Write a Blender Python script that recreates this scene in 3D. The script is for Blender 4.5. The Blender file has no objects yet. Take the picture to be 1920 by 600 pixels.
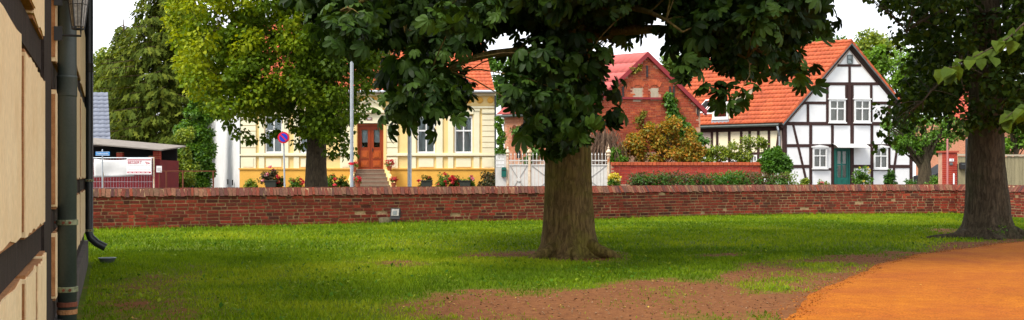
import bpy, math, random
import numpy as np
from mathutils import Vector, Matrix

# ------------------------------------------------------------------ camera, sky, sun, exposure
SC = bpy.context.scene
COL = SC.collection
F = 2000.0            # focal length in photo pixels
EYE = 1.3
HX, HY = 960.0, 328.0  # vanishing centre of the photo (1920 x 600)
cam = bpy.data.cameras.new('camera')
cam.sensor_width = 36.0
cam.lens = 36.0 * F / 1920.0
cam.shift_y = 28.0 / 1920.0
cam.clip_end = 2000
co = bpy.data.objects.new('camera', cam)
co.location = (0, 0, EYE)
co.rotation_euler = (math.radians(90), 0, 0)
COL.objects.link(co)
SC.camera = co

SUN_DIR = Vector((-0.66, -0.58, 0)).normalized()
SUN_EL = math.radians(53)
SUN_VEC = Vector((SUN_DIR.x * math.cos(SUN_EL), SUN_DIR.y * math.cos(SUN_EL), math.sin(SUN_EL)))
world = bpy.data.worlds.new('World')
SC.world = world
world.use_nodes = True
wn = world.node_tree
wn.nodes.clear()
sky = wn.nodes.new('ShaderNodeTexSky')
sky.sky_type = 'NISHITA'
sky.sun_disc = False
sky.sun_elevation = SUN_EL
sky.sun_rotation = math.atan2(SUN_DIR.x, SUN_DIR.y)
wmix = wn.nodes.new('ShaderNodeMix')
wmix.data_type = 'RGBA'
wmix.inputs[0].default_value = 0.8            # thin bright cloud over most of the sky
wmix.inputs[7].default_value = (9.6, 9.7, 10.2, 1)
wbg = wn.nodes.new('ShaderNodeBackground')
wbg.inputs[1].default_value = 0.11
wout = wn.nodes.new('ShaderNodeOutputWorld')
wn.links.new(sky.outputs[0], wmix.inputs[6])
wn.links.new(wmix.outputs[2], wbg.inputs[0])
wn.links.new(wbg.outputs[0], wout.inputs[0])
sl = bpy.data.lights.new('sun', 'SUN')
sl.energy = 2.6
sl.angle = math.radians(20)
sl.color = (1.0, 0.94, 0.84)
so = bpy.data.objects.new('sun', sl)
so.rotation_euler = SUN_VEC.to_track_quat('Z', 'Y').to_euler()
so.location = (-20, -10, 30)
COL.objects.link(so)
SC.view_settings.view_transform = 'Standard'
SC.view_settings.look = 'None'
SC.view_settings.exposure = 0.9
SC.view_settings.gamma = 1.0
SC.view_settings.use_curve_mapping = False
SC.cycles.max_bounces = 6
SC.cycles.transparent_max_bounces = 8

rng = np.random.default_rng(11)
random.seed(5)

# ------------------------------------------------------------------ helpers: materials
def lin(r, g, b):
    f = lambda c: (c / 255 / 12.92) if c <= 10 else ((c / 255 + 0.055) / 1.055) ** 2.4
    return (f(r), f(g), f(b), 1)

def new_mat(name):
    m = bpy.data.materials.new(name)
    m.use_nodes = True
    nt = m.node_tree
    b = nt.nodes['Principled BSDF']
    return m, nt, b

def pmat(name, c1, c2=None, scale=6.0, rough=0.8, bump=0.0, stretch=(1, 1, 1), detail=6.0, spec=0.3, metal=0.0,
         fine=0.0, dist=0.02, tint=0.0, c3=None, s3=1.0, t3=(0.5, 0.7)):
    """two-tone noise paint with optional bump, fine grain, per-piece tint and a third stain colour"""
    m, nt, b = new_mat(name)
    L = nt.links
    if c2 is None:
        c2 = tuple(x * 0.86 for x in c1[:3]) + (1,)
    tc = nt.nodes.new('ShaderNodeTexCoord')
    mp = nt.nodes.new('ShaderNodeMapping')
    mp.inputs['Scale'].default_value = stretch
    L.new(tc.outputs['Object'], mp.inputs[0])
    no = nt.nodes.new('ShaderNodeTexNoise')
    no.inputs['Scale'].default_value = scale
    no.inputs['Detail'].default_value = detail
    no.inputs['Roughness'].default_value = 0.62
    L.new(mp.outputs[0], no.inputs[0])
    rp = nt.nodes.new('ShaderNodeValToRGB')
    rp.color_ramp.elements[0].position = 0.33
    rp.color_ramp.elements[0].color = c1
    rp.color_ramp.elements[1].position = 0.67
    rp.color_ramp.elements[1].color = c2
    L.new(no.outputs[0], rp.inputs[0])
    out = rp.outputs[0]
    if c3 is not None:
        n3 = nt.nodes.new('ShaderNodeTexNoise')
        n3.inputs['Scale'].default_value = s3
        n3.inputs['Detail'].default_value = 8
        n3.inputs['Roughness'].default_value = 0.7
        L.new(tc.outputs['Object'], n3.inputs[0])
        r3 = nt.nodes.new('ShaderNodeMapRange')
        r3.inputs[1].default_value, r3.inputs[2].default_value = t3
        L.new(n3.outputs[0], r3.inputs[0])
        mx = nt.nodes.new('ShaderNodeMix')
        mx.data_type = 'RGBA'
        mx.inputs[7].default_value = c3
        L.new(r3.outputs[0], mx.inputs[0])
        L.new(out, mx.inputs[6])
        out = mx.outputs[2]
    if fine > 0:
        nf = nt.nodes.new('ShaderNodeTexNoise')
        nf.inputs['Scale'].default_value = scale * 11
        nf.inputs['Detail'].default_value = 3
        L.new(tc.outputs['Object'], nf.inputs[0])
        mr = nt.nodes.new('ShaderNodeMapRange')
        mr.inputs[1].default_value, mr.inputs[2].default_value = 0.3, 0.7
        mr.inputs[3].default_value, mr.inputs[4].default_value = 1 - fine, 1 + fine
        L.new(nf.outputs[0], mr.inputs[0])
        mx = nt.nodes.new('ShaderNodeVectorMath')
        mx.operation = 'SCALE'
        L.new(out, mx.inputs[0])
        L.new(mr.outputs[0], mx.inputs['Scale'])
        out = mx.outputs[0]
    if tint > 0:
        at = nt.nodes.new('ShaderNodeAttribute')
        at.attribute_name = 'tint'
        oi = nt.nodes.new('ShaderNodeObjectInfo')
        ad = nt.nodes.new('ShaderNodeMath')
        L.new(at.outputs['Fac'], ad.inputs[0])
        L.new(oi.outputs['Random'], ad.inputs[1])
        fr = nt.nodes.new('ShaderNodeMath')
        fr.operation = 'FRACT'
        L.new(ad.outputs[0], fr.inputs[0])
        mr = nt.nodes.new('ShaderNodeMapRange')
        mr.inputs[3].default_value, mr.inputs[4].default_value = 1 - tint, 1 + tint
        L.new(fr.outputs[0], mr.inputs[0])
        mx = nt.nodes.new('ShaderNodeVectorMath')
        mx.operation = 'SCALE'
        L.new(out, mx.inputs[0])
        L.new(mr.outputs[0], mx.inputs['Scale'])
        out = mx.outputs[0]
    L.new(out, b.inputs['Base Color'])
    b.inputs['Roughness'].default_value = rough
    b.inputs['Metallic'].default_value = metal
    b.inputs['Specular IOR Level'].default_value = spec
    if bump > 0:
        bp = nt.nodes.new('ShaderNodeBump')
        bp.inputs['Strength'].default_value = bump
        bp.inputs['Distance'].default_value = dist
        L.new(no.outputs[0], bp.inputs['Height'])
        L.new(bp.outputs[0], b.inputs['Normal'])
    return m

def brick_mat(name, reds, moss=(0.06, 0.06, 0.03, 1), rough=0.9, mossy=True):
    """per-brick random red out of a ramp, with speckle and stains"""
    m, nt, b = new_mat(name)
    L = nt.links
    at = nt.nodes.new('ShaderNodeAttribute')
    at.attribute_name = 'tint'
    oi = nt.nodes.new('ShaderNodeObjectInfo')
    ad = nt.nodes.new('ShaderNodeMath')
    L.new(at.outputs['Fac'], ad.inputs[0])
    L.new(oi.outputs['Random'], ad.inputs[1])
    fr = nt.nodes.new('ShaderNodeMath')
    fr.operation = 'FRACT'
    L.new(ad.outputs[0], fr.inputs[0])
    rp = nt.nodes.new('ShaderNodeValToRGB')
    els = rp.color_ramp.elements
    n = len(reds)
    els[0].color = reds[0]
    els[0].position = 0
    els[1].color = reds[-1]
    els[1].position = 1
    for i in range(1, n - 1):
        e = els.new(i / (n - 1))
        e.color = reds[i]
    L.new(fr.outputs[0], rp.inputs[0])
    ge = nt.nodes.new('ShaderNodeNewGeometry')
    no = nt.nodes.new('ShaderNodeTexNoise')
    no.inputs['Scale'].default_value = 22
    no.inputs['Detail'].default_value = 6
    no.inputs['Roughness'].default_value = 0.7
    L.new(ge.outputs['Position'], no.inputs[0])
    mr = nt.nodes.new('ShaderNodeMapRange')
    mr.inputs[1].default_value, mr.inputs[2].default_value = 0.3, 0.7
    mr.inputs[3].default_value, mr.inputs[4].default_value = 0.6, 1.35
    L.new(no.outputs[0], mr.inputs[0])
    sc_ = nt.nodes.new('ShaderNodeVectorMath')
    sc_.operation = 'SCALE'
    L.new(rp.outputs[0], sc_.inputs[0])
    L.new(mr.outputs[0], sc_.inputs['Scale'])
    out = sc_.outputs[0]
    if mossy:
        n2 = nt.nodes.new('ShaderNodeTexNoise')
        n2.inputs['Scale'].default_value = 1.3
        n2.inputs['Detail'].default_value = 9
        n2.inputs['Roughness'].default_value = 0.7
        L.new(ge.outputs['Position'], n2.inputs[0])
        r2 = nt.nodes.new('ShaderNodeMapRange')
        r2.inputs[1].default_value, r2.inputs[2].default_value = 0.5, 0.72
        r2.inputs[4].default_value = 0.75
        L.new(n2.outputs[0], r2.inputs[0])
        mx = nt.nodes.new('ShaderNodeMix')
        mx.data_type = 'RGBA'
        mx.inputs[7].default_value = moss
        L.new(r2.outputs[0], mx.inputs[0])
        L.new(out, mx.inputs[6])
        out = mx.outputs[2]
    L.new(out, b.inputs['Base Color'])
    b.inputs['Roughness'].default_value = rough
    b.inputs['Specular IOR Level'].default_value = 0.2
    bp = nt.nodes.new('ShaderNodeBump')
    bp.inputs['Strength'].default_value = 0.5
    bp.inputs['Distance'].default_value = 0.01
    L.new(no.outputs[0], bp.inputs['Height'])
    L.new(bp.outputs[0], b.inputs['Normal'])
    return m

def leaf_mat(name, cols, trans=0.3, rough=0.5, tcol=None, spec=0.35):
    """foliage: colour by the leaf's own tint, part of the light passes through"""
    m, nt, b = new_mat(name)
    L = nt.links
    at = nt.nodes.new('ShaderNodeAttribute')
    at.attribute_name = 'tint'
    oi = nt.nodes.new('ShaderNodeObjectInfo')
    ad = nt.nodes.new('ShaderNodeMath')
    L.new(at.outputs['Fac'], ad.inputs[0])
    L.new(oi.outputs['Random'], ad.inputs[1])
    fr = nt.nodes.new('ShaderNodeMath')
    fr.operation = 'FRACT'
    L.new(ad.outputs[0], fr.inputs[0])
    rp = nt.nodes.new('ShaderNodeValToRGB')
    els = rp.color_ramp.elements
    els[0].color = cols[0]
    els[0].position = 0.02
    els[1].color = cols[-1]
    els[1].position = 0.98
    for i in range(1, len(cols) - 1):
        e = els.new(i / (len(cols) - 1))
        e.color = cols[i]
    L.new(at.outputs['Fac'], rp.inputs[0])
    L.new(rp.outputs[0], b.inputs['Base Color'])
    b.inputs['Roughness'].default_value = rough
    b.inputs['Specular IOR Level'].default_value = spec
    tr = nt.nodes.new('ShaderNodeBsdfTranslucent')
    hs = nt.nodes.new('ShaderNodeVectorMath')
    hs.operation = 'MULTIPLY'
    hs.inputs[1].default_value = tcol or (2.2, 2.0, 0.7)
    L.new(rp.outputs[0], hs.inputs[0])
    L.new(hs.outputs[0], tr.inputs[0])
    mx = nt.nodes.new('ShaderNodeMixShader')
    mx.inputs[0].default_value = trans
    o = nt.nodes['Material Output']
    L.new(b.outputs[0], mx.inputs[1])
    L.new(tr.outputs[0], mx.inputs[2])
    L.new(mx.outputs[0], o.inputs[0])
    return m

def glass_mat(name):
    m, nt, b = new_mat(name)
    L = nt.links
    gl = nt.nodes.new('ShaderNodeBsdfGlossy')
    gl.inputs['Roughness'].default_value = 0.03
    tr = nt.nodes.new('ShaderNodeBsdfTransparent')
    tr.inputs[0].default_value = (0.86, 0.9, 0.9, 1)
    fr = nt.nodes.new('ShaderNodeFresnel')
    fr.inputs[0].default_value = 1.45
    mx = nt.nodes.new('ShaderNodeMixShader')
    L.new(fr.outputs[0], mx.inputs[0])
    L.new(tr.outputs[0], mx.inputs[1])
    L.new(gl.outputs[0], mx.inputs[2])
    L.new(mx.outputs[0], nt.nodes['Material Output'].inputs[0])
    return m

M = {}
# ------------------------------------------------------------------ helpers: objects
BASE = {}

def tag(o, label=None, cat=None, group=None, kind=None):
    if label: o['label'] = label
    if cat: o['category'] = cat
    if group: o['group'] = group
    if kind: o['kind'] = kind
    return o

def thing(name, label, cat, loc, group=None):
    o = bpy.data.objects.new(name, None)
    o.empty_display_size = 0.2
    o.location = loc
    COL.objects.link(o)
    BASE[o.name] = Vector(loc)
    return tag(o, label, cat, group)

class MB:
    """collects shapes in world coordinates; build() links them as one mesh"""
    def __init__(s):
        s.v, s.f, s.t = [], [], []
    def add(s, verts, faces, tint=None):
        n = len(s.v)
        s.v.extend([tuple(p) for p in verts])
        s.f.extend([tuple(i + n for i in f) for f in faces])
        s.t.extend([random.random() if tint is None else tint] * len(verts))
    def hexa(s, p, tint=None):
        s.add(p, [(0, 3, 2, 1), (4, 5, 6, 7), (0, 1, 5, 4), (1, 2, 6, 5), (2, 3, 7, 6), (3, 0, 4, 7)], tint)
    def box(s, c, size, rz=0.0, tint=None):
        hx, hy, hz = size[0] / 2, size[1] / 2, size[2] / 2
        ca, sa = math.cos(rz), math.sin(rz)
        p = []
        for z in (-hz, hz):
            for (x, y) in ((-hx, -hy), (hx, -hy), (hx, hy), (-hx, hy)):
                p.append((c[0] + x * ca - y * sa, c[1] + x * sa + y * ca, c[2] + z))
        s.hexa(p, tint)
    def slab(s, pl, poly, o0, o1, tint=None):
        n = len(poly)
        vs = [pl.w(u, z, o0) for u, z in poly] + [pl.w(u, z, o1) for u, z in poly]
        fs = [tuple(range(n))[::-1], tuple(range(n, 2 * n))] + [(i, (i + 1) % n, n + (i + 1) % n, n + i) for i in range(n)]
        s.add(vs, fs, tint)
    def rect(s, pl, u0, u1, z0, z1, o0, o1, tint=None):
        s.slab(pl, [(u0, z0), (u1, z0), (u1, z1), (u0, z1)], o0, o1, tint)
    def beam(s, pl, a, b, w, o0, o1, tint=None):
        du, dz = b[0] - a[0], b[1] - a[1]
        l = math.hypot(du, dz)
        nu, nz = -dz / l * w / 2, du / l * w / 2
        s.slab(pl, [(a[0] - nu, a[1] - nz), (b[0] - nu, b[1] - nz), (b[0] + nu, b[1] + nz), (a[0] + nu, a[1] + nz)], o0, o1, tint)
    def tube(s, pts, rad, n=8, caps=True, tint=None):
        pts = [Vector(p) for p in pts]
        if not hasattr(rad, '__len__'): rad = [rad] * len(pts)
        vs, fs = [], []
        ref = None
        for i, p in enumerate(pts):
            d = (pts[min(i + 1, len(pts) - 1)] - pts[max(i - 1, 0)]).normalized()
            if ref is None:
                ref = Vector((0, 0, 1)) if abs(d.z) < 0.9 else Vector((1, 0, 0))
            x = ref.cross(d)
            if x.length < 1e-4: x = Vector((1, 0, 0)).cross(d)
            x.normalize()
            y = d.cross(x)
            ref = y
            # keep ring orientation steady
            for k in range(n):
                a = 2 * math.pi * k / n
                vs.append(p + (x * math.cos(a) + y * math.sin(a)) * rad[i])
        for i in range(len(pts) - 1):
            for k in range(n):
                fs.append((i * n + k, i * n + (k + 1) % n, (i + 1) * n + (k + 1) % n, (i + 1) * n + k))
        if caps:
            fs.append(tuple(range(n))[::-1])
            fs.append(tuple(range((len(pts) - 1) * n, len(pts) * n)))
        s.add(vs, fs, tint)
    def lathe(s, c, prof, n=12, tint=None):
        vs, fs = [], []
        for r, z in prof:
            for k in range(n):
                a = 2 * math.pi * k / n
                vs.append((c[0] + r * math.cos(a), c[1] + r * math.sin(a), c[2] + z))
        for i in range(len(prof) - 1):
            for k in range(n):
                fs.append((i * n + k, i * n + (k + 1) % n, (i + 1) * n + (k + 1) % n, (i + 1) * n + k))
        fs.append(tuple(range(n))[::-1])
        fs.append(tuple(range((len(prof) - 1) * n, len(prof) * n)))
        s.add(vs, fs, tint)
    def build(s, name, mat, parent=None, base=None, smooth=False, kind=None, label=None):
        b = Vector(base) if base is not None else (BASE[parent.name] if parent is not None else Vector((0, 0, 0)))
        me = bpy.data.meshes.new(name)
        me.from_pydata([(p[0] - b.x, p[1] - b.y, p[2] - b.z) for p in s.v], [], s.f)
        at = me.attributes.new('tint', 'FLOAT', 'POINT')
        at.data.foreach_set('value', np.array(s.t, dtype=np.float32))
        me.materials.append(mat)
        if smooth:
            me.polygons.foreach_set('use_smooth', [True] * len(me.polygons))
        o = bpy.data.objects.new(name, me)
        COL.objects.link(o)
        if parent is not None:
            o.parent = parent
        else:
            o.location = b
        BASE[o.name] = b
        if kind: o['kind'] = kind
        if label: o['label'] = label
        return o

def np_mesh(name, V, faces, mat, parent=None, base=None, tint=None, smooth=False, kind=None, nper=3):
    """big meshes from arrays; faces (F,3) or (F,4)"""
    b = Vector(base) if base is not None else (BASE[parent.name] if parent is not None else Vector((0, 0, 0)))
    me = bpy.data.meshes.new(name)
    V = V - np.array(b)
    me.vertices.add(len(V))
    me.vertices.foreach_set('co', V.astype(np.float32).ravel())
    k = faces.shape[1]
    me.loops.add(faces.size)
    me.loops.foreach_set('vertex_index', faces.astype(np.int32).ravel())
    me.polygons.add(len(faces))
    me.polygons.foreach_set('loop_start', np.arange(0, faces.size, k, dtype=np.int32))
    me.polygons.foreach_set('loop_total', np.full(len(faces), k, dtype=np.int32))
    if smooth:
        me.polygons.foreach_set('use_smooth', np.ones(len(faces), dtype=bool))
    me.update(calc_edges=True)
    if tint is not None:
        at = me.attributes.new('tint', 'FLOAT', 'POINT')
        at.data.foreach_set('value', tint.astype(np.float32))
    me.materials.append(mat)
    o = bpy.data.objects.new(name, me)
    COL.objects.link(o)
    if parent is not None: o.parent = parent
    else: o.location = b
    BASE[o.name] = b
    if kind: o['kind'] = kind
    return o

def P(px, py, Y):
    return Vector(((px - HX) / F * Y, Y, EYE + (HY - py) / F * Y))

class Pl:
    """a vertical plane: px()/R() turn photo pixels into plane coordinates, w() into the world"""
    def __init__(s, px0, Y0, g=(1, 0)):
        l = math.hypot(*g)
        s.g = (g[0] / l, g[1] / l)
        s.A = ((px0 - HX) / F * Y0, Y0)
        s.n = (s.g[1], -s.g[0])
    def px(s, px, py):
        a = (px - HX) / F
        u = (a * s.A[1] - s.A[0]) / (s.g[0] - a * s.g[1])
        Y = s.A[1] + u * s.g[1]
        return (u, EYE + (HY - py) / F * Y)
    def R(s, x0, y0, x1, y1):
        a, b = s.px(x0, y1), s.px(x1, y0)
        return (a[0], b[0], s.px((x0 + x1) / 2, y1)[1], s.px((x0 + x1) / 2, y0)[1])
    def w(s, u, z, o=0.0):
        return Vector((s.A[0] + u * s.g[0] + o * s.n[0], s.A[1] + u * s.g[1] + o * s.n[1], z))
    def ang(s):
        return math.atan2(s.g[1], s.g[0])

def part_rect(name, mat, par, pl, r, o0, o1, **k):
    m = MB()
    m.rect(pl, r[0], r[1], r[2], r[3], o0, o1)
    return m.build(name, mat, par, **k)

def text(name, s, pl, u, z, size, o, mat, par, align='CENTER', sx=1.0):
    cu = bpy.data.curves.new(name, 'FONT')
    cu.body = s
    cu.size = size
    cu.align_x = align
    cu.align_y = 'CENTER'
    cu.extrude = 0.003
    cu.materials.append(mat)
    tmp = bpy.data.objects.new(name + '_curve', cu)
    me = bpy.data.meshes.new_from_object(tmp)
    bpy.data.objects.remove(tmp)
    ob = bpy.data.objects.new(name, me)
    COL.objects.link(ob)
    ob.parent = par
    ob.location = pl.w(u, z, o) - BASE[par.name]
    ob.rotation_euler = (math.radians(90), 0, pl.ang())
    ob.scale = (sx, 1, 1)
    BASE[ob.name] = BASE[par.name]
    return ob

# value noise for layout
_LAT = rng.random((64, 64))
def vnoise(x, y, s=1.0):
    x = np.asarray(x) * s
    y = np.asarray(y) * s
    xi, yi = np.floor(x).astype(int), np.floor(y).astype(int)
    fx, fy = x - xi, y - yi
    fx = fx * fx * (3 - 2 * fx)
    fy = fy * fy * (3 - 2 * fy)
    g = lambda a, b: _LAT[a % 64, b % 64]
    return (g(xi, yi) * (1 - fx) + g(xi + 1, yi) * fx) * (1 - fy) + (g(xi, yi + 1) * (1 - fx) + g(xi + 1, yi + 1) * fx) * fy
def fbm(x, y, s=1.0):
    return (vnoise(x, y, s) + 0.5 * vnoise(x, y, s * 2.1) + 0.25 * vnoise(x, y, s * 4.3) + 0.12 * vnoise(x, y, s * 8.7)) / 1.87

def in_poly(px, py, poly):
    px, py = np.asarray(px, float), np.asarray(py, float)
    ins = np.zeros(px.shape, bool)
    n = len(poly)
    for i in range(n):
        x0, y0 = poly[i]
        x1, y1 = poly[(i + 1) % n]
        c = ((y0 > py) != (y1 > py))
        with np.errstate(divide='ignore', invalid='ignore'):
            xx = (x1 - x0) * (py - y0) / (y1 - y0 + 1e-12) + x0
        ins ^= c & (px < xx)
    return ins

# ------------------------------------------------------------------ helpers: foliage
def unit(a):
    return a / (np.linalg.norm(a, axis=1, keepdims=True) + 1e-9)

def leaf_arrays(pos, axis, normal, size, T):
    """place template T (verts, tris) on frames; template x = width, y = along the leaf, z = up"""
    a = unit(axis)
    x = unit(np.cross(a, normal))
    n = np.cross(x, a)
    tv, tf = T
    V = pos[:, None, :] + size[:, None, None] * (tv[None, :, 0:1] * x[:, None, :] + tv[None, :, 1:2] * a[:, None, :] + tv[None, :, 2:3] * n[:, None, :])
    N, k = len(pos), len(tv)
    Fc = tf[None, :, :] + (np.arange(N) * k)[:, None, None]
    return V.reshape(-1, 3), Fc.reshape(-1, 3), k

def leaflet(l=1.0, w=0.3, fold=0.05, droop=0.25):
    ys = [0, .38, .72, 1.0]
    v = [(0, 0, 0),
         (-w * .30, ys[1] * l, fold), (0, ys[1] * l, 0), (w * .30, ys[1] * l, fold),
         (-w * .5, ys[2] * l, fold), (0, ys[2] * l, 0), (w * .5, ys[2] * l, fold),
         (-w * .34, .92 * l, fold * .6), (0, ys[3] * l, 0), (w * .34, .92 * l, fold * .6)]
    v = [(x, y, z - droop * (y / l) ** 2 * l) for x, y, z in v]
    f = [(0, 2, 1), (0, 3, 2), (1, 2, 5), (1, 5, 4), (2, 3, 6), (2, 6, 5), (4, 5, 7), (5, 8, 7), (5, 9, 8), (5, 6, 9)]
    return np.array(v), np.array(f)

def palmate(n=7, droop=0.72):
    Vs, Fs, k = [], [], 0
    for i in range(n):
        t = (i - (n - 1) / 2) / ((n - 1) / 2)
        a = t * math.radians(112)
        l = 1.0 - 0.38 * abs(t) ** 1.5
        v, f = leaflet(l, 0.42, 0.04, droop)
        ca, sa = math.cos(a), math.sin(a)
        r = np.stack([v[:, 0] * ca + v[:, 1] * sa, -v[:, 0] * sa + v[:, 1] * ca, v[:, 2]], 1)
        Vs.append(r)
        Fs.append(f + k)
        k += len(v)
    return np.concatenate(Vs), np.concatenate(Fs)

def heart():
    v = [(0, 0, 0), (-.42, .12, .06), (-.38, .55, .05), (0, 1.0, -.12), (.38, .55, .05), (.42, .12, .06), (0, .4, -.03)]
    f = [(0, 6, 1), (1, 6, 2), (2, 6, 3), (3, 6, 4), (4, 6, 5), (5, 6, 0)]
    return np.array(v, float), np.array(f)

def simple_leaf():
    v = [(0, 0, 0), (-.32, .5, .06), (0, 1, -.08), (.32, .5, .06)]
    return np.array(v, float), np.array([(0, 3, 1), (1, 3, 2)])

def spray():
    v = [(0, 0, 0), (-.16, .35, 0), (-.05, .42, 0), (-.2, .7, -.02), (-.03, .72, 0), (0, 1.05, -.04), (.03, .72, 0), (.2, .7, -.02), (.05, .42, 0), (.16, .35, 0)]
    f = [(0, 2, 1), (0, 8, 2), (0, 9, 8), (2, 4, 3), (2, 6, 4), (2, 8, 6), (6, 8, 7), (4, 6, 5)]
    return np.array(v, float), np.array(f)

T_PALM, T_HEART, T_LEAF, T_SPRAY = palmate(), heart(), simple_leaf(), spray()

def cloud(centers, radii, per, size, T, up=0.6, droop=0.3, flat=0.75, shell=2.2, tint=None, sv=0.3):
    """leaves on clumps: returns pos, axis, normal, size, tint"""
    C = np.asarray(centers, float)
    Rr = np.asarray(radii, float)
    n = len(C) * per
    idx = np.repeat(np.arange(len(C)), per)
    d = unit(rng.normal(size=(n, 3)))
    r = rng.random(n) ** (1 / shell)
    off = d * (r * Rr[idx])[:, None]
    off[:, 2] *= flat
    pos = C[idx] + off
    normal = unit(d * (1 - up) + np.array([0, 0, up]) + rng.normal(size=(n, 3)) * 0.35)
    axis = unit(d + rng.normal(size=(n, 3)) * 0.6 + np.array([0, 0, -droop * 2]))
    sz = size * (1 - sv + 2 * sv * rng.random(n))
    ti = rng.random(n)
    if tint is not None:
        base = tint[idx] if hasattr(tint, '__len__') else np.full(n, tint)
        ti = np.clip(base + (ti - 0.5) * 0.35, 0, 1)
    return pos, axis, normal, sz, ti

def foliage(name, mat, parent, cl, T, kind=None):
    pos, axis, normal, sz, ti = cl
    V, Fc, k = leaf_arrays(pos, axis, normal, sz, T)
    return np_mesh(name, V, Fc, mat, parent, tint=np.repeat(ti, k), kind=kind)

def fill_poly(poly, Yc, hd, n, holes=(), top=None):
    """clump centres whose outline from the lawn is poly (photo pixels), spread in depth round Yc"""
    xs = [p[0] for p in poly]
    ys = [p[1] for p in poly]
    out = []
    while len(out) < n:
        m = n * 3
        px = rng.uniform(min(xs), max(xs), m)
        py = rng.uniform(min(ys), max(ys), m)
        ok = in_poly(px, py, poly)
        for hx, hy, hrx, hry in holes:
            ok &= (((px - hx) / hrx) ** 2 + ((py - hy) / hry) ** 2) > 1
        Y = Yc + rng.uniform(-1, 1, m) * hd
        for a, b, y in zip(px[ok], py[ok], Y[ok]):
            out.append(tuple(P(a, b, y)))
    return np.array(out[:n])

def ellipsoid_pts(c, r, n, shell=0.45):
    d = unit(rng.normal(size=(n, 3)))
    k = (shell + (1 - shell) * rng.random(n)) ** 0.8
    return np.asarray(c) + d * k[:, None] * np.asarray(r)

def bark_trunk(name, mat, parent, base, prof, lean=(0, 0), nseg=48, lobes=7, rough=0.05, seed=0, flare=0.6):
    """trunk: ridged, lobed at the foot. prof = [(z, radius)]"""
    r_ = np.random.default_rng(seed)
    ph = r_.random(6) * 6.28
    zs = []
    for (z0, _), (z1, _) in zip(prof[:-1], prof[1:]):
        k = max(2, int((z1 - z0) / 0.12))
        zs += list(np.linspace(z0, z1, k, endpoint=False))
    zs.append(prof[-1][0])
    zs = np.array(zs)
    rs = np.interp(zs, [p[0] for p in prof], [p[1] for p in prof])
    th = np.linspace(0, 2 * np.pi, nseg, endpoint=False)
    Z, TH = np.meshgrid(zs, th, indexing='ij')
    foot = np.exp(-np.maximum(Z, 0) / 0.28)
    R0 = rs[:, None] * (1 + foot * flare * 0.5 * (0.35 * np.sin(lobes * TH + ph[0]) + 0.3 * np.sin(3 * TH + ph[1]))
         + 0.035 * np.sin(3 * TH + ph[2] + Z * 0.5) + 0.03 * np.sin(5 * TH + ph[3] - Z * 0.7))
    R0 *= 1 + rough * (vnoise(TH * 5.1, Z * 1.3 + 3, 1.0) - 0.5) + rough * 0.8 * (vnoise(TH * 9.5, Z * 3.1, 1.0) - 0.5)
    X = base[0] + R0 * np.cos(TH) + lean[0] * Z
    Yy = base[1] + R0 * np.sin(TH) + lean[1] * Z
    V = np.stack([X, Yy, base[2] + Z], -1).reshape(-1, 3)
    n, m = len(zs), nseg
    i, k = np.meshgrid(np.arange(n - 1), np.arange(m), indexing='ij')
    Fq = np.stack([i * m + k, i * m + (k + 1) % m, (i + 1) * m + (k + 1) % m, (i + 1) * m + k], -1).reshape(-1, 4)
    return np_mesh(name, V, Fq, mat, parent, smooth=True, tint=np.zeros(len(V)))

def curve_pts(a, b, sag=0.0, n=7, wob=0.1):
    a, b = Vector(a), Vector(b)
    L = (b - a).length
    out = []
    w1, w2 = random.uniform(-1, 1), random.uniform(-1, 1)
    s = (b - a).cross(Vector((0, 0, 1)))
    s = s.normalized() if s.length > 1e-5 else Vector((1, 0, 0))
    for i in range(n):
        t = i / (n - 1)
        p = a.lerp(b, t) + Vector((0, 0, 1)) * (sag * 4 * t * (1 - t) * L) + s * (wob * L * (w1 * math.sin(t * 3.1) + 0.4 * w2 * math.sin(t * 6.3)))
        out.append(p)
    return out

def tree_branches(parent, mat, top, limbs, clumps, r0=0.14, twig_r=0.012, limb_z=None):
    """limbs (own objects) from the trunk to chosen points, twigs (one mesh) from clumps to the limbs"""
    pts = []
    for (s, e) in limbs:
        cp = curve_pts(s, e, 0.10, 8, 0.06)
        m = MB()
        L = (Vector(e) - Vector(s)).length
        rr = r0 * min(1.0, L / 4)
        m.tube(cp, [rr * (1 - 0.85 * i / 7) for i in range(8)], 8)
        m.build('limb', mat, parent, smooth=True)
        pts += [tuple(p) for p in cp[2:]]
    if len(pts) and len(clumps):
        A = np.array(pts)
        m = MB()
        for c in clumps:
            d = ((A - c) ** 2).sum(1)
            q = A[int(np.argmin(d))]
            cp = curve_pts(q, c, 0.06, 4, 0.08)
            m.tube(cp, [twig_r * 1.8, twig_r * 1.4, twig_r, twig_r * 0.5], 4, caps=False)
        m.build('twigs', mat, parent, kind='stuff')

# ------------------------------------------------------------------ materials
M['timber'] = pmat('dark_timber', (0.030, 0.012, 0.010, 1), (0.052, 0.022, 0.018, 1), 9, 0.75, 0.3, (1, 1, 1), fine=0.25)
M['old_timber'] = pmat('old_timber', (0.020, 0.013, 0.010, 1), (0.045, 0.030, 0.022, 1), 7, 0.85, 0.6, (3, 3, 0.6), fine=0.3)
M['white_wall'] = pmat('white_limewash', (0.80, 0.80, 0.80, 1), (0.74, 0.74, 0.73, 1), 2.5, 0.9, 0.1, fine=0.02)
M['white_paint'] = pmat('white_paint', (0.78, 0.78, 0.77, 1), (0.68, 0.68, 0.66, 1), 5, 0.5, fine=0.03)
M['cream_old'] = pmat('old_cream_plaster', (0.84, 0.64, 0.37, 1), (0.78, 0.56, 0.30, 1), 3.2, 0.95, 0.5, fine=0.08, dist=0.012,
                      c3=(0.60, 0.37, 0.18, 1), s3=2.2, t3=(0.58, 0.8))
M['render_edge'] = pmat('broken_plaster_edge', (0.42, 0.20, 0.08, 1), (0.30, 0.13, 0.05, 1), 18, 0.95, 0.8, fine=0.2)
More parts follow.
